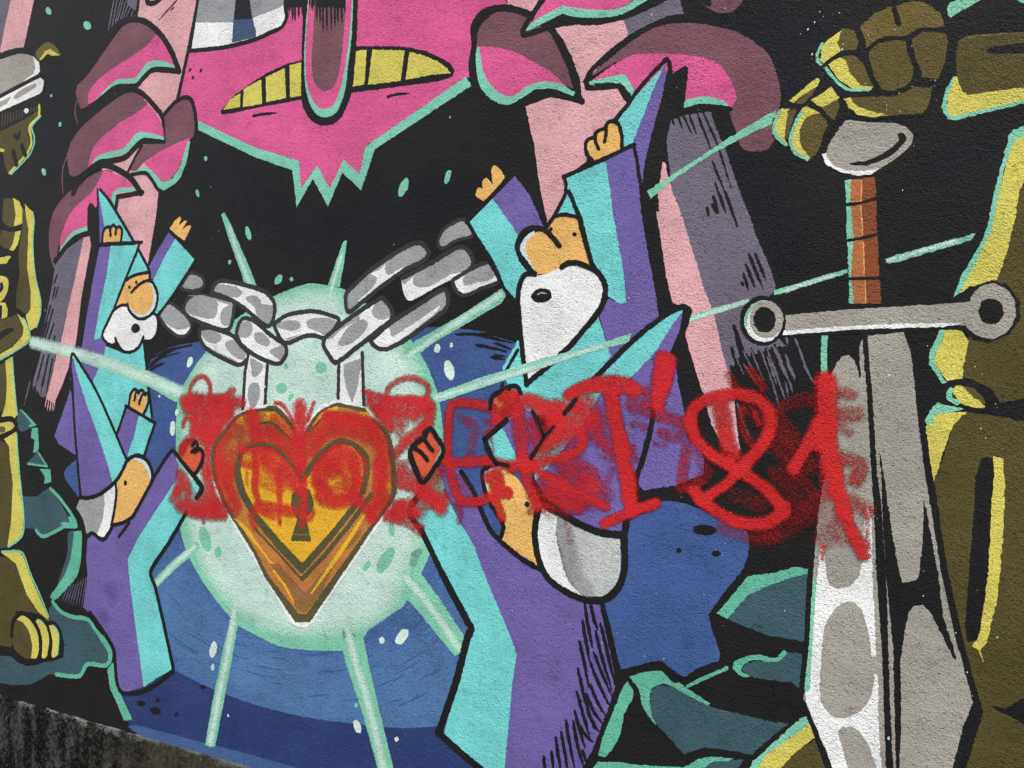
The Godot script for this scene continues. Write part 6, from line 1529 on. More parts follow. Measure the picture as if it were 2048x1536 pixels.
	fill(p25_14, "rim", "lime", 5, "-2649 684,-2609 704,-2568 692,-2527 655,-2518 593,-2527 563,-2561 556,-2556 604,-2575 653,-2609 678", true)
	var p25_15 := fill(o25, "toe", "lime", 4, "-2538 696,-2514 705,-2480 683,-2466 643,-2467 592,-2493 572,-2505 574,-2501 629,-2521 673", true)
	var p25_16 := fill(o25, "toe", "lime", 4, "-2472 686,-2448 694,-2424 678,-2418 642,-2424 594,-2453 585,-2448 637", true)
	stroke(p25_16, "rim", "gmint", 6, 5.4, "-2643 689,-2609 705,-2566 693,-2525 656,-2515 593", true)
	stroke(p25_16, "rim", "gmint", 5, 5.3, "-2527 702,-2480 684,-2464 643,-2465 593", true)
	stroke(p25_16, "rim", "gmint", 5, 5.2, "-2461 692,-2423 679,-2416 642,-2422 596", true)
	stroke(p25_13, "outline", "black", 7, 17.3, "-2670 622,-2659 674,-2617 708,-2568 700,-2522 660,-2511 598,-2527 558", true)
	stroke(p25_13, "outline", "black", 8, 14.5, "-2549 694,-2519 709,-2478 688,-2458 640,-2469 584", true)
	stroke(p25_13, "outline", "black", 9, 14.2, "-2478 690,-2441 699,-2410 676,-2396 637,-2403 598", true)
	stroke(p25_13, "outline", "black", 8, 19.9, "-2527 555,-2595 542,-2657 554,-2671 574", true)
	stroke(p25_13, "outline", "black", 9, 20.0, "-2749 569,-2671 570,-2629 550,-2581 547,-2524 558", true)

	var o26 := thing("painted_skeleton", Vector2(36, 685), "olive painted skeleton at the right edge whose fist rests on the sword", "painted skeleton", "painted skeletons at both sides of the wall")
	fill(o26, "beam", "gmint", 1, "153 2202,158 2213,178 2220,214 2212,159 2185,154 2191")
	fill(o26, "beam", "gmint", 1, "251 2204,279 2198,279 2186,271 2188")
	var p26_1 := fill(o26, "fist", "black", 8, "-75 2179,-34 2208,-3 2206,30 2229,90 2235,130 2217,150 2177,158 2140,150 2060,130 2054,124 2017,113 2007,11 2016,-21 2025,-34 2022,-52 1990,-66 1962,-85 1945,-113 1953,-130 1981,-156 2005,-158 2041,-139 2069,-71 2118")
	fill(p26_1, "knuckle", "oliveL", 9, "6 2199,32 2220,54 2226,75 2226,90 2230,109 2226,128 2211,142 2195,149 2170,126 2171,105 2176,86 2162,63 2165,37 2164,15 2153,8 2182")
	fill(p26_1, "finger", "olive2", 9, "21 2145,41 2160,82 2157,90 2128,97 2098,92 2077,71 2064,45 2068,32 2095", true)
	fill(p26_1, "finger", "olive2", 9, "94 2157,113 2168,146 2159,154 2146,149 2103,138 2074,111 2076,105 2106,99 2126")
	fill(p26_1, "finger", "olive2", 9, "-28 2202,-7 2197,2 2171,-2 2155,-30 2157,-36 2181")
	fill(p26_1, "rim", "lime", 10, "-27 2199,-52 2185,-64 2172,-67 2147,-59 2138,-29 2155,-35 2176")
	fill(p26_1, "finger", "olive2", 9, "-28 2146,-5 2145,11 2125,24 2096,28 2078,8 2084,-12 2109,-21 2134")
	fill(p26_1, "rim", "lime", 10, "-53 2136,-29 2146,-20 2138,-13 2112,7 2084,28 2078,24 2071,-7 2079,-34 2103")
	fill(p26_1, "palm", "olive2", 9, "-14 2064,41 2057,97 2067,128 2056,122 2025,111 2012,54 2018,10 2037,-7 2050")
	fill(p26_1, "rim", "lime", 10, "-24 2064,-13 2063,-3 2047,17 2034,56 2018,26 2019,2 2027,-14 2043")
	stroke(p26_1, "edge", "gmint", 11, 5.8, "-63 2179,-72 2160,-71 2145,-63 2136", true)
	stroke(p26_1, "edge", "gmint", 11, 5.6, "-57 2130,-34 2096,-14 2079,20 2073", true)
	stroke(p26_1, "outline", "black", 10, 9.3, "64 2221,69 2206,72 2190", true)
	stroke(p26_1, "outline", "black", 10, 9.5, "-5 2203,8 2177,13 2147,26 2096,39 2069", true)
	stroke(p26_1, "outline", "black", 12, 7.6, "2 2151,-25 2154,-48 2143,-62 2132", true)
	stroke(p26_1, "outline", "black", 11, 8.2, "17 2150,37 2164,63 2166,86 2161,109 2171,153 2162", true)
	stroke(p26_1, "outline", "black", 12, 9.2, "88 2159,94 2127,105 2096,107 2076", true)
	stroke(p26_1, "outline", "black", 13, 11.3, "39 2066,63 2059,90 2067,105 2077,138 2066", true)
	var p26_2 := fill(o26, "thumb", "lime", 9, "-126 2074,-73 2113,-67 2107,-70 2097,-108 2076,-115 2069")
	fill(p26_2, "bone", "olive2", 9, "-109 2073,-73 2096,-82 2079,-99 2064,-113 2067")
	var p26_3 := fill(o26, "thumb", "lime", 9, "-84 2070,-45 2090,-41 2078,-30 2066,-62 2051,-69 2055")
	fill(p26_3, "bone", "olive2", 10, "-64 2051,-34 2062,-31 2046,-41 2023,-55 2037")
	var p26_4 := fill(o26, "thumb", "lime", 9, "-152 2048,-139 2062,-125 2059,-134 2002,-129 1988,-151 2009")
	fill(p26_4, "bone", "olive2", 10, "-127 2057,-110 2057,-122 2020,-127 1998,-134 2001")
	var p26_5 := fill(o26, "thumb", "lime", 9, "-99 2057,-92 2060,-68 2042,-94 2034,-106 2010,-99 1977,-84 1952,-103 1959,-118 1979,-120 2005,-108 2044")
	fill(p26_5, "bone", "olive2", 10, "-96 2032,-71 2041,-54 2020,-61 1996,-68 1972,-82 1956,-99 1974,-106 2003", true)
	stroke(p26_5, "edge", "gmint", 10, 6.0, "-143 2057,-154 2030,-151 2009,-131 1986", true)
	stroke(p26_5, "edge", "gmint", 10, 6.8, "-102 2048,-116 2020,-122 1992,-113 1968,-91 1952", true)
	var p26_6 := fill(o26, "arm", "gmint", 2, "163 2075,166 2067,152 2032,154 2015,162 2002,283 2017,283 2008,166 1992,154 1996,143 2019,150 2051")
	fill(p26_6, "rim", "lime", 3, "166 2074,170 2071,178 2042,186 2035,283 2038,283 2013,160 2000,152 2013,154 2040")
	fill(p26_6, "bone", "olive", 4, "170 2138,186 2146,283 2134,283 2035,186 2036,178 2043,169 2071,167 2104")
	stroke(p26_6, "bone_edge", "oliveL", 5, 4.2, "174 2140,206 2142,279 2132", true, 2)
	fill(p26_6, "slit", "black", 5, "215 2113,221 2118,283 2113,283 2096,226 2104,217 2108", true)
	var p26_7 := fill(o26, "torso", "olive", 1, "259 1852,283 1863,283 1495,216 1490,196 1508,176 1511,186 1580,226 1694,239 1741,252 1803")
	fill(p26_7, "rim", "lime", 2, "235 1850,245 1896,258 1942,283 1956,283 1892,266 1847,259 1797,246 1735,232 1690,190 1681,173 1669,206 1742,224 1782")
	fill(p26_7, "edge", "gmint", 3, "227 1850,237 1893,250 1952,258 1961,283 1967,283 1954,259 1942,243 1892,235 1849,224 1782,206 1742,174 1669,162 1661,178 1706,210 1766,220 1806")
	fill(p26_7, "rim", "lime", 2, "148 1602,175 1601,187 1580,179 1532,177 1510,152 1506,133 1539,133 1556,145 1579")
	fill(p26_7, "edge", "gmint", 3, "140 1602,149 1602,144 1579,132 1553,134 1537,153 1499,146 1500,123 1537,123 1556,134 1584")
	var p26_8 := fill(o26, "hip", "black", 4, "146 1500,162 1508,178 1511,202 1504,222 1492,235 1472,245 1467,283 1477,283 1427,235 1440,194 1446,166 1455,142 1464,138 1476")
	fill(p26_8, "bone", "olive", 5, "210 1507,283 1507,283 1478,237 1465,226 1488")
	fill(p26_8, "rim", "lime", 5, "162 1490,174 1498,187 1486,213 1458,194 1457,172 1467", true)
	fill(p26_8, "bone", "olive2", 6, "178 1496,194 1494,210 1477,213 1462,196 1474")
	stroke(p26_8, "edge", "gmint", 6, 8.7, "159 1489,156 1475,170 1465", true)
	var p26_9 := fill(o26, "thigh", "olive", 5, "184 1447,235 1441,283 1430,283 792,178 769,211 898,186 982,154 1141,144 1218,136 1288,131 1314,146 1359,164 1427")
	fill(p26_9, "rim", "lime", 6, "118 1418,132 1444,156 1447,185 1448,166 1429,152 1392,134 1326,131 1315,124 1358")
	fill(p26_9, "edge", "gmint", 7, "116 1431,130 1458,138 1465,179 1454,156 1446,134 1443,128 1426,120 1421")
	fill(p26_9, "slit", "black", 6, "206 1361,216 1367,226 1363,226 1317,221 1225,218 1148,210 1078,201 1028,186 1021,182 1051,187 1144,196 1269,198 1327")
	fill(p26_9, "rim", "lime", 7, "225 1368,241 1363,244 1318,241 1227,236 1150,232 1104,222 1057,216 1024,204 1010,192 1015,204 1036,218 1148,224 1294,228 1340")
	stroke(p26_9, "rim", "lime", 8, 2.5, "204 1012,207 1002,210 989", true, 1)
	fill(p26_9, "slit", "black", 6, "223 910,245 910,283 944,283 878,256 895,235 901")
	var p26_10 := fill(o26, "lower_leg", "olive", 1, "-156 697,-111 758,-77 788,-52 720")
	fill(p26_10, "rim", "lime", 2, "-193 689,-188 721,-87 818,-77 792,-111 757,-156 697")
	fill(p26_10, "edge", "gmint", 3, "-210 685,-195 719,-101 828,-87 831,-86 818,-171 735,-195 688")

	var o27 := thing("painted_sword", Vector2(23, 687), "tall grey painted sword with ringed guard and brown grip", "painted sword")
	var p27_1 := fill(o27, "pommel", "white", 1, "-64 1960,-55 1960,-34 1931,2 1919,42 1919,26 1909,-3 1909,-34 1921,-57 1938")
	fill(p27_1, "cap", "warmgrey", 2, "-55 1963,-43 1989,-30 2007,-16 2020,6 2013,54 2004,80 1994,95 1977,95 1960,80 1943,41 1919,-3 1918,-34 1928,-50 1943", true)
	fill(p27_1, "slit", "black", 3, "-14 1935,19 1936,54 1951,73 1968,70 1980,78 1982,86 1971,82 1960,63 1942,32 1929,-3 1928", true)
	var p27_2 := fill(o27, "grip", "gmint", 1, "-22 1902,-9 1902,-9 1853,-5 1791,-10 1715,-5 1658,-14 1659,-15 1718,-18 1785,-19 1854")
	fill(p27_2, "leather", "tan", 2, "-11 1901,8 1901,8 1851,10 1790,13 1728,17 1657,-5 1658,-10 1718,-7 1791,-11 1853")
	fill(p27_2, "leather", "brown", 3, "7 1902,31 1902,34 1858,35 1800,38 1727,43 1656,16 1657,13 1728,10 1790,7 1851")
	stroke(p27_2, "binding", "black", 4, 6.4, "-21 1853,6 1854,37 1861", true)
	stroke(p27_2, "binding", "black", 4, 6.4, "-16 1783,6 1785,42 1791", true)
	stroke(p27_2, "binding", "black", 4, 6.3, "-14 1707,15 1706,42 1705", true)
	stroke(p27_2, "seam", "peach", 4, 1.9, "8 1897,7 1858")
	stroke(p27_2, "seam", "peach", 4, 1.9, "7 1848,10 1791")
	stroke(p27_2, "seam", "peach", 4, 1.9, "11 1777,13 1716")
	stroke(p27_2, "seam", "peach", 4, 1.9, "14 1703,16 1660")
	stroke(o27, "bar", "gmint", 1, 11.5, "-58 1596,-60 1559,-59 1519", true)
	var p27_3 := fill(o27, "blade", "warmgrey", 1, "-45 1523,-38 1540,-27 1553,-15 1557,-4 1545,3 1523,5 1576,12 1594,19 1576,25 1420,32 1284,37 1128,44 985,51 851,56 708,-31 687,-58 771,-99 863,-96 884,-88 1026,-80 1115,-71 1233,-58 1319,-49 1419")
	var p27_4 := fill(o27, "blade", "warmgrey", 2, "18 1594,85 1599,97 1558,102 1500,107 1427,117 1342,125 1281,145 1140,172 1024,197 909,188 892,149 730,66 710,58 872,51 1129,42 1275,33 1343,26 1420,21 1500")
	fill(p27_4, "shine", "white", 2, "-65 1182,-59 1162,-55 1118,-50 1100,-34 1095,-12 1102,4 1124,12 1169,13 1255,19 1267,26 1231,27 1127,30 1066,34 972,37 936,38 837,44 744,-39 726,-71 804,-94 862,-93 887,-84 939,-77 1065,-72 1116")
	fill(p27_4, "patch", "warmgrey", 3, "-16 1072,-3 1070,11 1052,20 1016,26 971,30 935,28 908,22 885,7 861,-16 844,-39 839,-52 847,-65 865,-68 892,-64 967,-60 1010,-50 1036,-34 1061", true)
	fill(p27_4, "patch", "warmgrey", 4, "24 970,36 973,39 937,27 935")
	fill(p27_4, "patch", "warmgrey", 3, "-27 823,-7 827,7 817,20 797,39 743,-13 732,-25 776,-34 811")
	stroke(p27_4, "edge", "gmint", 3, 9.7, "-78 1105,-82 1052,-87 964,-91 886", true)
	fill(p27_4, "dark_facet", "black", 3, "39 1372,44 1345,52 1283,63 1199,75 1132,79 1120,90 1122,103 1129,108 1144,113 1216,114 1281,119 1264,128 1205,139 1139,146 1066,162 1010,168 986,164 987,142 1033,126 1068,113 1081,97 1077,89 1063,82 1024,75 963,77 877,73 750,68 748,65 890,63 985,57 1057,51 1129,45 1234,43 1307")
	stroke(p27_4, "ridge", "black", 3, 9.4, "14 1597,17 1545,21 1500,25 1427,30 1330,35 1233,39 1128,48 984,52 864,56 742", true)
	stroke(p27_4, "ridge", "black", 2, 3.2, "1 1595,3 1546,5 1514", true)
	stroke(o27, "outline", "black", 7, 11.0, "87 1599,99 1558,105 1500,111 1427,122 1333,135 1244,150 1140,174 1020,200 912,183 858,157 732")
	stroke(o27, "outline", "black", 4, 9.9, "-85 1127,-92 985,-103 866,-60 768,-32 687")
	var p27_5 := fill(o27, "guard", "black", 8, "-151 1663,-127 1645,-48 1652,41 1654,146 1656,180 1660,194 1678,224 1691,249 1679,267 1648,267 1617,249 1589,218 1576,194 1582,179 1600,146 1602,84 1601,-71 1596,-144 1596")
	fill(p27_5, "cross_bar", "warmgrey", 9, "-151 1640,-122 1640,-48 1645,41 1648,146 1650,194 1652,194 1609,146 1611,84 1609,-71 1606,-151 1603")
	fill(p27_5, "shine", "white", 10, "-139 1608,-71 1612,41 1616,146 1614,179 1613,146 1607,84 1607,-3 1607,-94 1602,-137 1600")
	fill(p27_5, "ring", "warmgrey", 10, "186 1638,196 1670,222 1685,243 1675,257 1655,260 1630,253 1603,232 1585,210 1585,188 1600,180 1612", true)
	fill(p27_5, "hole", "black", 11, "242 1632,240 1622,235 1614,227 1609,218 1610,210 1614,205 1623,203 1634,205 1644,210 1653,218 1657,227 1656,235 1651,240 1643", true)
	fill(p27_5, "outline", "black", 11, "-131 1629,-135 1607,-148 1590,-166 1580,-186 1581,-204 1591,-217 1610,-221 1632,-217 1655,-204 1672,-186 1681,-166 1680,-148 1670,-135 1651", true)
	fill(p27_5, "ring", "white", 12, "-138 1628,-141 1610,-151 1595,-166 1587,-183 1588,-198 1597,-208 1612,-212 1631,-208 1650,-198 1664,-183 1672,-166 1671,-151 1662,-141 1647", true)
	fill(p27_5, "ring", "warmgrey", 13, "-136 1631,-139 1615,-148 1602,-161 1595,-176 1596,-190 1603,-199 1617,-202 1634,-199 1650,-190 1663,-176 1670,-161 1669,-148 1661,-139 1648", true)
	stroke(p27_5, "edge", "gmint", 14, 5.1, "-209 1618,-207 1644,-192 1664,-175 1671", true, 2)
	fill(p27_5, "hole", "black", 14, "-151 1631,-153 1619,-159 1610,-168 1605,-177 1606,-186 1611,-192 1621,-194 1632,-192 1644,-186 1653,-177 1658,-168 1657,-159 1652,-153 1643", true)


func graffiti() -> void:
	var o28 := thing("graffiti_tag", Vector2(-935, 1091), "red spray painted graffiti letters scrawled across the middle of the mural", "graffiti")
	spray(o28, "letter_m", "red", 27, [
		[78, 0.29, 0.52, "-1800 1418,-1750 1342"],
		[54, 0.25, 0.52, "-1823 1184,-1777 1138"],
		[52, 0.25, 0.52, "-1706 1419,-1728 1318"],
		[16, 0.67, 0.52, "-1811 1463,-1806 1491,-1783 1516,-1755 1523,-1732 1508,-1726 1479,-1730 1451"],
		[22, 0.67, 0.52, "-1706 1459,-1668 1464,-1647 1478,-1635 1482"],
		[35, 0.74, 0.52, "-1834 1451,-1777 1456,-1695 1451,-1604 1448"],
		[42, 0.69, 0.52, "-1817 1428,-1750 1423,-1679 1432,-1647 1440"],
		[39, 0.67, 0.52, "-1783 1394,-1722 1405,-1657 1420"],
		[46, 0.69, 0.52, "-1786 1367,-1750 1358,-1700 1349"],
		[38, 0.67, 0.52, "-1744 1374,-1679 1384,-1647 1408"],
		[14, 0.63, 0.52, "-1837 1372,-1834 1391,-1811 1398,-1791 1389"],
		[29, 0.63, 0.52, "-1845 1298,-1828 1323,-1800 1340"],
		[42, 0.67, 0.52, "-1755 1342,-1728 1318,-1739 1278,-1728 1246"],
		[33, 0.59, 0.52, "-1851 1232,-1856 1198,-1866 1173"],
		[27, 0.59, 0.52, "-1886 1151,-1863 1173,-1843 1191"],
		[32, 0.52, 0.52, "-1831 1220,-1817 1188,-1820 1151"],
		[46, 0.69, 0.52, "-1851 1137,-1806 1128,-1739 1136,-1679 1133"],
		[46, 0.67, 0.52, "-1741 1237,-1730 1197,-1747 1164,-1722 1150"],
		[16, 0.5, 0.52, "-1758 1115,-1752 1091"],
		[35, 0.66, 0.52, "-1794 1116,-1722 1115,-1676 1119"],
		[31, 0.63, 0.52, "-1717 1182,-1695 1151"],
		[35, 0.5, 0.52, "-1689 1376,-1700 1327"],
	])
	spray(o28, "letter_o", "red", 28, [
		[83, 0.3, 0.45, "-1673 1312,-1625 1373,-1542 1379,-1462 1366,-1413 1322"],
		[75, 0.34, 0.45, "-1361 1324,-1318 1381,-1227 1394,-1148 1374,-1114 1319,-1109 1252"],
		[61, 0.42, 0.45, "-1318 1251,-1250 1280,-1205 1246,-1272 1206"],
		[43, 0.34, 0.45, "-1583 1288,-1502 1269,-1452 1229"],
		[49, 0.34, 0.45, "-1542 1236,-1502 1219,-1462 1209"],
		[76, 0.34, 0.45, "-1689 1240,-1657 1178"],
		[52, 0.5, 0.45, "-1652 1377,-1687 1336,-1697 1295,-1684 1256,-1646 1242"],
		[45, 0.55, 0.45, "-1673 1225,-1646 1183,-1625 1144"],
		[41, 0.42, 0.45, "-1631 1290,-1641 1258"],
		[43, 0.76, 0.45, "-1563 1410,-1553 1379,-1537 1329"],
		[33, 0.72, 0.45, "-1604 1313,-1542 1320,-1472 1315,-1433 1291"],
		[25, 0.74, 0.45, "-1554 1301,-1547 1247,-1553 1208,-1537 1162"],
		[22, 0.59, 0.45, "-1596 1270,-1553 1266"],
		[58, 0.77, 0.45, "-1512 1291,-1477 1270,-1433 1253,-1401 1226"],
		[18, 0.63, 0.45, "-1467 1236,-1462 1190,-1462 1156"],
		[15, 0.42, 0.45, "-1583 1245,-1583 1214"],
		[33, 0.76, 0.45, "-1547 1146,-1502 1153,-1452 1149,-1413 1148"],
		[15, 0.63, 0.45, "-1462 1141,-1461 1108"],
		[27, 0.42, 0.45, "-1568 1125,-1553 1095"],
		[23, 0.5, 0.45, "-1517 1135,-1482 1128"],
		[45, 0.5, 0.45, "-1502 1361,-1462 1347,-1423 1325,-1394 1289"],
		[29, 0.46, 0.45, "-1482 1404,-1447 1378,-1423 1348"],
		[13, 0.71, 0.45, "-1477 1447,-1452 1442,-1428 1416,-1411 1388"],
		[43, 0.77, 0.45, "-1389 1437,-1389 1398,-1389 1349"],
		[13, 0.67, 0.45, "-1341 1449,-1351 1429,-1363 1399"],
		[32, 0.72, 0.45, "-1389 1353,-1384 1308,-1380 1252"],
		[28, 0.67, 0.45, "-1377 1233,-1375 1188,-1380 1143"],
		[22, 0.55, 0.45, "-1365 1133,-1384 1114"],
		[16, 0.59, 0.45, "-1342 1153,-1351 1130"],
		[30, 0.77, 0.45, "-1295 1415,-1250 1408,-1183 1404,-1148 1389"],
		[41, 0.52, 0.45, "-1337 1354,-1291 1374,-1227 1376,-1170 1363"],
		[28, 0.5, 0.45, "-1346 1317,-1314 1348"],
		[32, 0.66, 0.45, "-1139 1378,-1120 1340,-1120 1297"],
		[55, 0.77, 0.45, "-1309 1289,-1250 1319,-1205 1297"],
		[34, 0.74, 0.45, "-1328 1262,-1335 1232"],
		[37, 0.79, 0.45, "-1314 1218,-1318 1192,-1272 1183,-1205 1197"],
		[36, 0.77, 0.45, "-1207 1279,-1198 1247,-1212 1210"],
		[40, 0.72, 0.45, "-1291 1264,-1259 1274"],
		[25, 0.67, 0.45, "-1311 1239,-1291 1208"],
		[21, 0.42, 0.45, "-1236 1252,-1234 1223"],
		[39, 0.76, 0.45, "-1126 1286,-1122 1247,-1131 1204,-1148 1160"],
		[15, 0.42, 0.45, "-1174 1309,-1168 1266"],
		[30, 0.52, 0.45, "-1185 1190,-1165 1166,-1152 1147"],
		[20, 0.5, 0.45, "-1114 1177,-1101 1203"],
		[25, 0.5, 0.45, "-1394 1270,-1413 1242"],
	])
	spray(o28, "letter_k", "red", 29, [
		[71, 0.34, 0.50, "-1097 1429,-1006 1430"],
		[56, 0.29, 0.50, "-1055 1272,-989 1241"],
		[51, 0.34, 0.50, "-1080 1172,-1014 1167"],
		[16, 0.63, 0.50, "-1105 1466,-1097 1492,-1063 1510,-1030 1516,-993 1506,-977 1488,-985 1465"],
		[20, 0.74, 0.50, "-1167 1478,-1131 1468,-1097 1460,-1047 1463,-993 1458"],
		[32, 0.74, 0.50, "-1154 1453,-1122 1421,-1097 1388"],
		[40, 0.67, 0.50, "-1114 1439,-1055 1440,-981 1446"],
		[43, 0.42, 0.50, "-1088 1411,-1063 1398"],
		[25, 0.46, 0.50, "-1038 1423,-1014 1420"],
		[31, 0.72, 0.50, "-973 1441,-975 1407,-993 1384"],
		[28, 0.76, 0.50, "-993 1389,-1038 1357,-1080 1318"],
		[28, 0.42, 0.50, "-1063 1373,-1047 1363"],
		[14, 0.42, 0.50, "-1076 1294,-1038 1304"],
		[23, 0.55, 0.50, "-1069 1264,-1030 1266,-1004 1244"],
		[17, 0.46, 0.50, "-1078 1278,-1047 1284"],
		[28, 0.66, 0.50, "-1067 1245,-1022 1237,-993 1227"],
		[36, 0.59, 0.50, "-989 1241,-957 1263,-947 1284"],
		[39, 0.76, 0.50, "-997 1220,-965 1218,-934 1215"],
		[36, 0.76, 0.50, "-961 1203,-940 1189"],
		[28, 0.34, 0.50, "-981 1200,-997 1178"],
		[28, 0.5, 0.50, "-1071 1190,-1030 1200"],
		[37, 0.69, 0.50, "-1097 1159,-1055 1169,-1022 1176"],
		[20, 0.5, 0.50, "-1080 1149,-1038 1142,-1004 1124"],
		[15, 0.55, 0.50, "-1018 1140,-995 1140"],
		[23, 0.63, 0.50, "-1055 1192,-1080 1172"],
	])
	spray(o28, "letter_e", "red", 30, [
		[25, 0.76, 0.35, "-787 1412,-791 1435,-818 1447,-863 1452,-898 1454,-913 1442,-919 1415,-921 1367,-921 1320,-913 1279,-902 1243,-883 1214,-848 1212,-811 1224,-756 1242"],
		[25, 0.76, 0.35, "-933 1312,-917 1306,-871 1308,-811 1314,-752 1305"],
		[29, 0.3, 0.35, "-860 1409,-845 1393,-854 1352,-862 1322"],
		[19, 0.25, 0.35, "-888 1422,-862 1402"],
		[16, 0.46, 0.35, "-813 1410,-791 1402,-816 1380"],
		[12, 0.35, 0.35, "-803 1371,-794 1336"],
		[33, 0.76, 0.35, "-767 1473,-745 1460,-760 1437"],
		[23, 0.72, 0.35, "-738 1475,-730 1451"],
		[18, 0.59, 0.35, "-770 1427,-785 1411"],
		[29, 0.76, 0.35, "-809 1273,-785 1284,-780 1265"],
		[26, 0.77, 0.35, "-792 1251,-756 1239"],
		[23, 0.76, 0.35, "-794 1226,-781 1207,-772 1180"],
		[19, 0.42, 0.35, "-898 1202,-886 1183,-889 1162"],
		[27, 0.25, 0.35, "-886 1264,-862 1232"],
		[22, 0.25, 0.35, "-949 1267,-937 1237"],
	])
	spray(o28, "letter_r", "red", 31, [
		[73, 0.34, 0.50, "-664 1401,-606 1377,-543 1428"],
		[72, 0.3, 0.50, "-640 1258,-589 1277,-540 1267"],
		[47, 0.25, 0.50, "-534 1404,-511 1343"],
		[42, 0.5, 0.50, "-563 1468,-606 1421,-647 1376,-671 1340"],
		[53, 0.29, 0.50, "-661 1267,-606 1244,-540 1236"],
		[33, 0.72, 0.50, "-722 1451,-731 1425,-727 1386,-719 1347,-716 1318"],
		[26, 0.59, 0.50, "-760 1428,-736 1438"],
		[25, 0.69, 0.50, "-713 1467,-674 1461,-637 1442"],
		[32, 0.74, 0.50, "-688 1451,-654 1434,-625 1424"],
		[25, 0.66, 0.50, "-647 1412,-618 1430"],
		[22, 0.5, 0.50, "-635 1458,-615 1452"],
		[22, 0.78, 0.50, "-699 1312,-654 1321,-606 1335,-574 1352,-566 1375,-577 1394"],
		[30, 0.78, 0.50, "-747 1302,-717 1311,-694 1305"],
		[28, 0.77, 0.50, "-710 1303,-708 1277,-694 1245,-683 1219"],
		[20, 0.73, 0.50, "-678 1298,-654 1283,-620 1268,-586 1252"],
		[19, 0.73, 0.50, "-586 1252,-547 1238,-511 1224"],
		[15, 0.5, 0.50, "-654 1286,-606 1276"],
		[36, 0.46, 0.50, "-613 1402,-579 1404,-553 1420"],
		[42, 0.5, 0.50, "-668 1359,-640 1374,-606 1383"],
		[40, 0.46, 0.50, "-570 1447,-547 1434,-538 1404"],
		[28, 0.42, 0.50, "-530 1379,-508 1361,-495 1343"],
		[43, 0.52, 0.50, "-613 1307,-579 1309,-551 1291"],
		[44, 0.55, 0.50, "-647 1248,-620 1234,-578 1228"],
		[36, 0.5, 0.50, "-573 1272,-545 1267"],
		[31, 0.35, 0.50, "-527 1268,-506 1251"],
		[17, 0.46, 0.50, "-664 1218,-640 1209"],
		[27, 0.42, 0.50, "-620 1210,-584 1211"],
		[33, 0.42, 0.50, "-701 1406,-701 1374"],
		[17, 0.34, 0.50, "-685 1387,-671 1396"],
		[22, 0.18, 0.50, "-606 1188,-602 1160,-598 1138"],
		[22, 0.29, 0.50, "-666 1209,-645 1193"],
		[27, 0.42, 0.50, "-630 1443,-586 1453"],
		[25, 0.42, 0.50, "-695 1200,-674 1211"],
	])
	spray(o28, "letter_t", "red", 32, [
		[26, 0.87, 0.35, "-603 1474,-579 1490,-540 1503,-498 1508,-464 1503,-443 1489"],
		[16, 0.83, 0.35, "-586 1477,-553 1487,-501 1487,-451 1485"],
		[36, 0.88, 0.35, "-501 1484,-495 1441,-488 1405,-479 1362,-470 1320,-463 1284,-457 1246"],
		[30, 0.75, 0.35, "-476 1381,-466 1345"],
		[23, 0.89, 0.35, "-516 1186,-482 1203,-445 1221,-398 1240"],
		[30, 0.86, 0.35, "-457 1242,-453 1218"],
		[27, 0.47, 0.35, "-451 1477,-420 1484,-413 1461"],
		[34, 0.49, 0.35, "-451 1453,-426 1445,-407 1441"],
		[20, 0.38, 0.35, "-448 1412,-425 1406"],
		[16, 0.38, 0.35, "-451 1363,-443 1333"],
		[23, 0.38, 0.35, "-457 1309,-447 1273"],
		[19, 0.33, 0.35, "-498 1307,-508 1281"],
	])
	spray(o28, "apostrophe", "red", 33, [
		[31, 0.88, 0.45, "-384 1555,-390 1526,-394 1497,-394 1453"],
		[24, 0.81, 0.45, "-365 1551,-371 1520,-381 1482"],
		[20, 0.8, 0.45, "-387 1561,-370 1557"],
		[27, 0.47, 0.45, "-396 1431,-366 1426,-335 1417"],
		[24, 0.45, 0.45, "-384 1395,-354 1384,-335 1397"],
		[13, 0.28, 0.45, "-402 1371,-376 1366"],
		[24, 0.47, 0.45, "-331 1368,-336 1332,-342 1295"],
		[26, 0.33, 0.45, "-308 1357,-295 1322"],
		[15, 0.38, 0.45, "-345 1285,-318 1292"],
	])
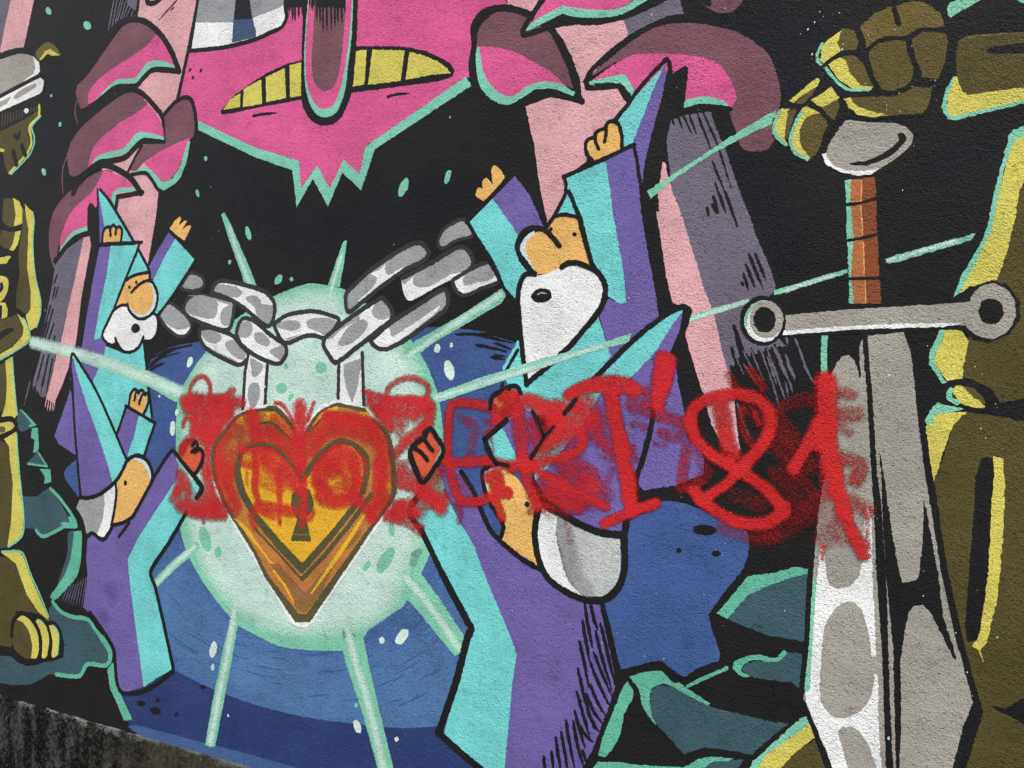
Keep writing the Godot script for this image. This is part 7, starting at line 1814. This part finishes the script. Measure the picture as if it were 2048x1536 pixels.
	spray(o28, "number_eight", "red", 34, [
		[26, 0.87, 0.35, "-325 1412,-318 1445,-290 1467,-236 1479,-192 1472,-166 1448,-161 1416,-174 1379,-200 1346,-218 1323"],
		[26, 0.87, 0.35, "-324 1422,-313 1384,-281 1352,-245 1331,-214 1314,-174 1289,-149 1263,-135 1239"],
		[22, 0.89, 0.35, "-218 1325,-245 1294,-277 1269,-305 1252"],
		[26, 0.87, 0.35, "-316 1271,-295 1249,-263 1228,-222 1212,-174 1214,-144 1232,-134 1251"],
		[34, 0.73, 0.35, "-263 1467,-254 1418,-245 1372,-234 1352"],
		[17, 0.42, 0.35, "-218 1447,-216 1410,-200 1378"],
		[12, 0.47, 0.35, "-192 1443,-183 1415"],
		[44, 0.3, 0.35, "-157 1380,-123 1354,-90 1338"],
		[30, 0.28, 0.35, "-140 1452,-106 1468,-82 1466"],
		[44, 0.28, 0.35, "-174 1193,-123 1211,-78 1246"],
		[32, 0.28, 0.35, "-258 1200,-214 1185"],
		[28, 0.39, 0.35, "-290 1310,-309 1290,-342 1276"],
		[36, 0.26, 0.35, "-149 1317,-123 1292,-106 1261"],
		[42, 0.19, 0.35, "-227 1267,-183 1252"],
		[36, 0.28, 0.35, "-140 1421,-119 1390"],
		[19, 0.38, 0.35, "-245 1520,-227 1488"],
		[19, 0.42, 0.35, "-200 1529,-174 1493"],
		[31, 0.14, 0.35, "-192 1169,-149 1182"],
		[25, 0.28, 0.35, "-209 1456,-183 1425"],
	])
	spray(o28, "number_one", "red", 35, [
		[39, 0.89, 0.40, "-56 1506,-55 1462,-55 1423"],
		[33, 0.89, 0.40, "-55 1423,-50 1375,-41 1323"],
		[28, 0.89, 0.40, "-41 1323,-31 1280,-23 1245"],
		[23, 0.86, 0.40, "-25 1254,-11 1216,4 1183,11 1166"],
		[26, 0.89, 0.40, "-69 1423,-88 1382,-117 1330"],
		[25, 0.8, 0.40, "-57 1401,-73 1378"],
		[29, 0.56, 0.40, "-59 1370,-56 1322,-47 1283"],
		[23, 0.42, 0.40, "-27 1484,-9 1480"],
		[33, 0.42, 0.40, "-23 1441,0 1441"],
		[19, 0.33, 0.40, "-27 1415,-13 1406"],
		[31, 0.45, 0.40, "-21 1354,6 1340,-3 1312"],
		[32, 0.42, 0.40, "-13 1272,18 1253"],
		[25, 0.33, 0.40, "-5 1190,12 1188"],
		[43, 0.28, 0.40, "-49 1235,-59 1190"],
		[35, 0.33, 0.40, "-69 1268,-90 1251"],
		[39, 0.23, 0.40, "-33 1218,-21 1193"],
		[8, 0.56, 0.40, "-62 1179,-62 1152"],
		[9, 0.38, 0.40, "18 1248,19 1180"],
		[26, 0.28, 0.40, "-115 1319,-82 1285"],
	])
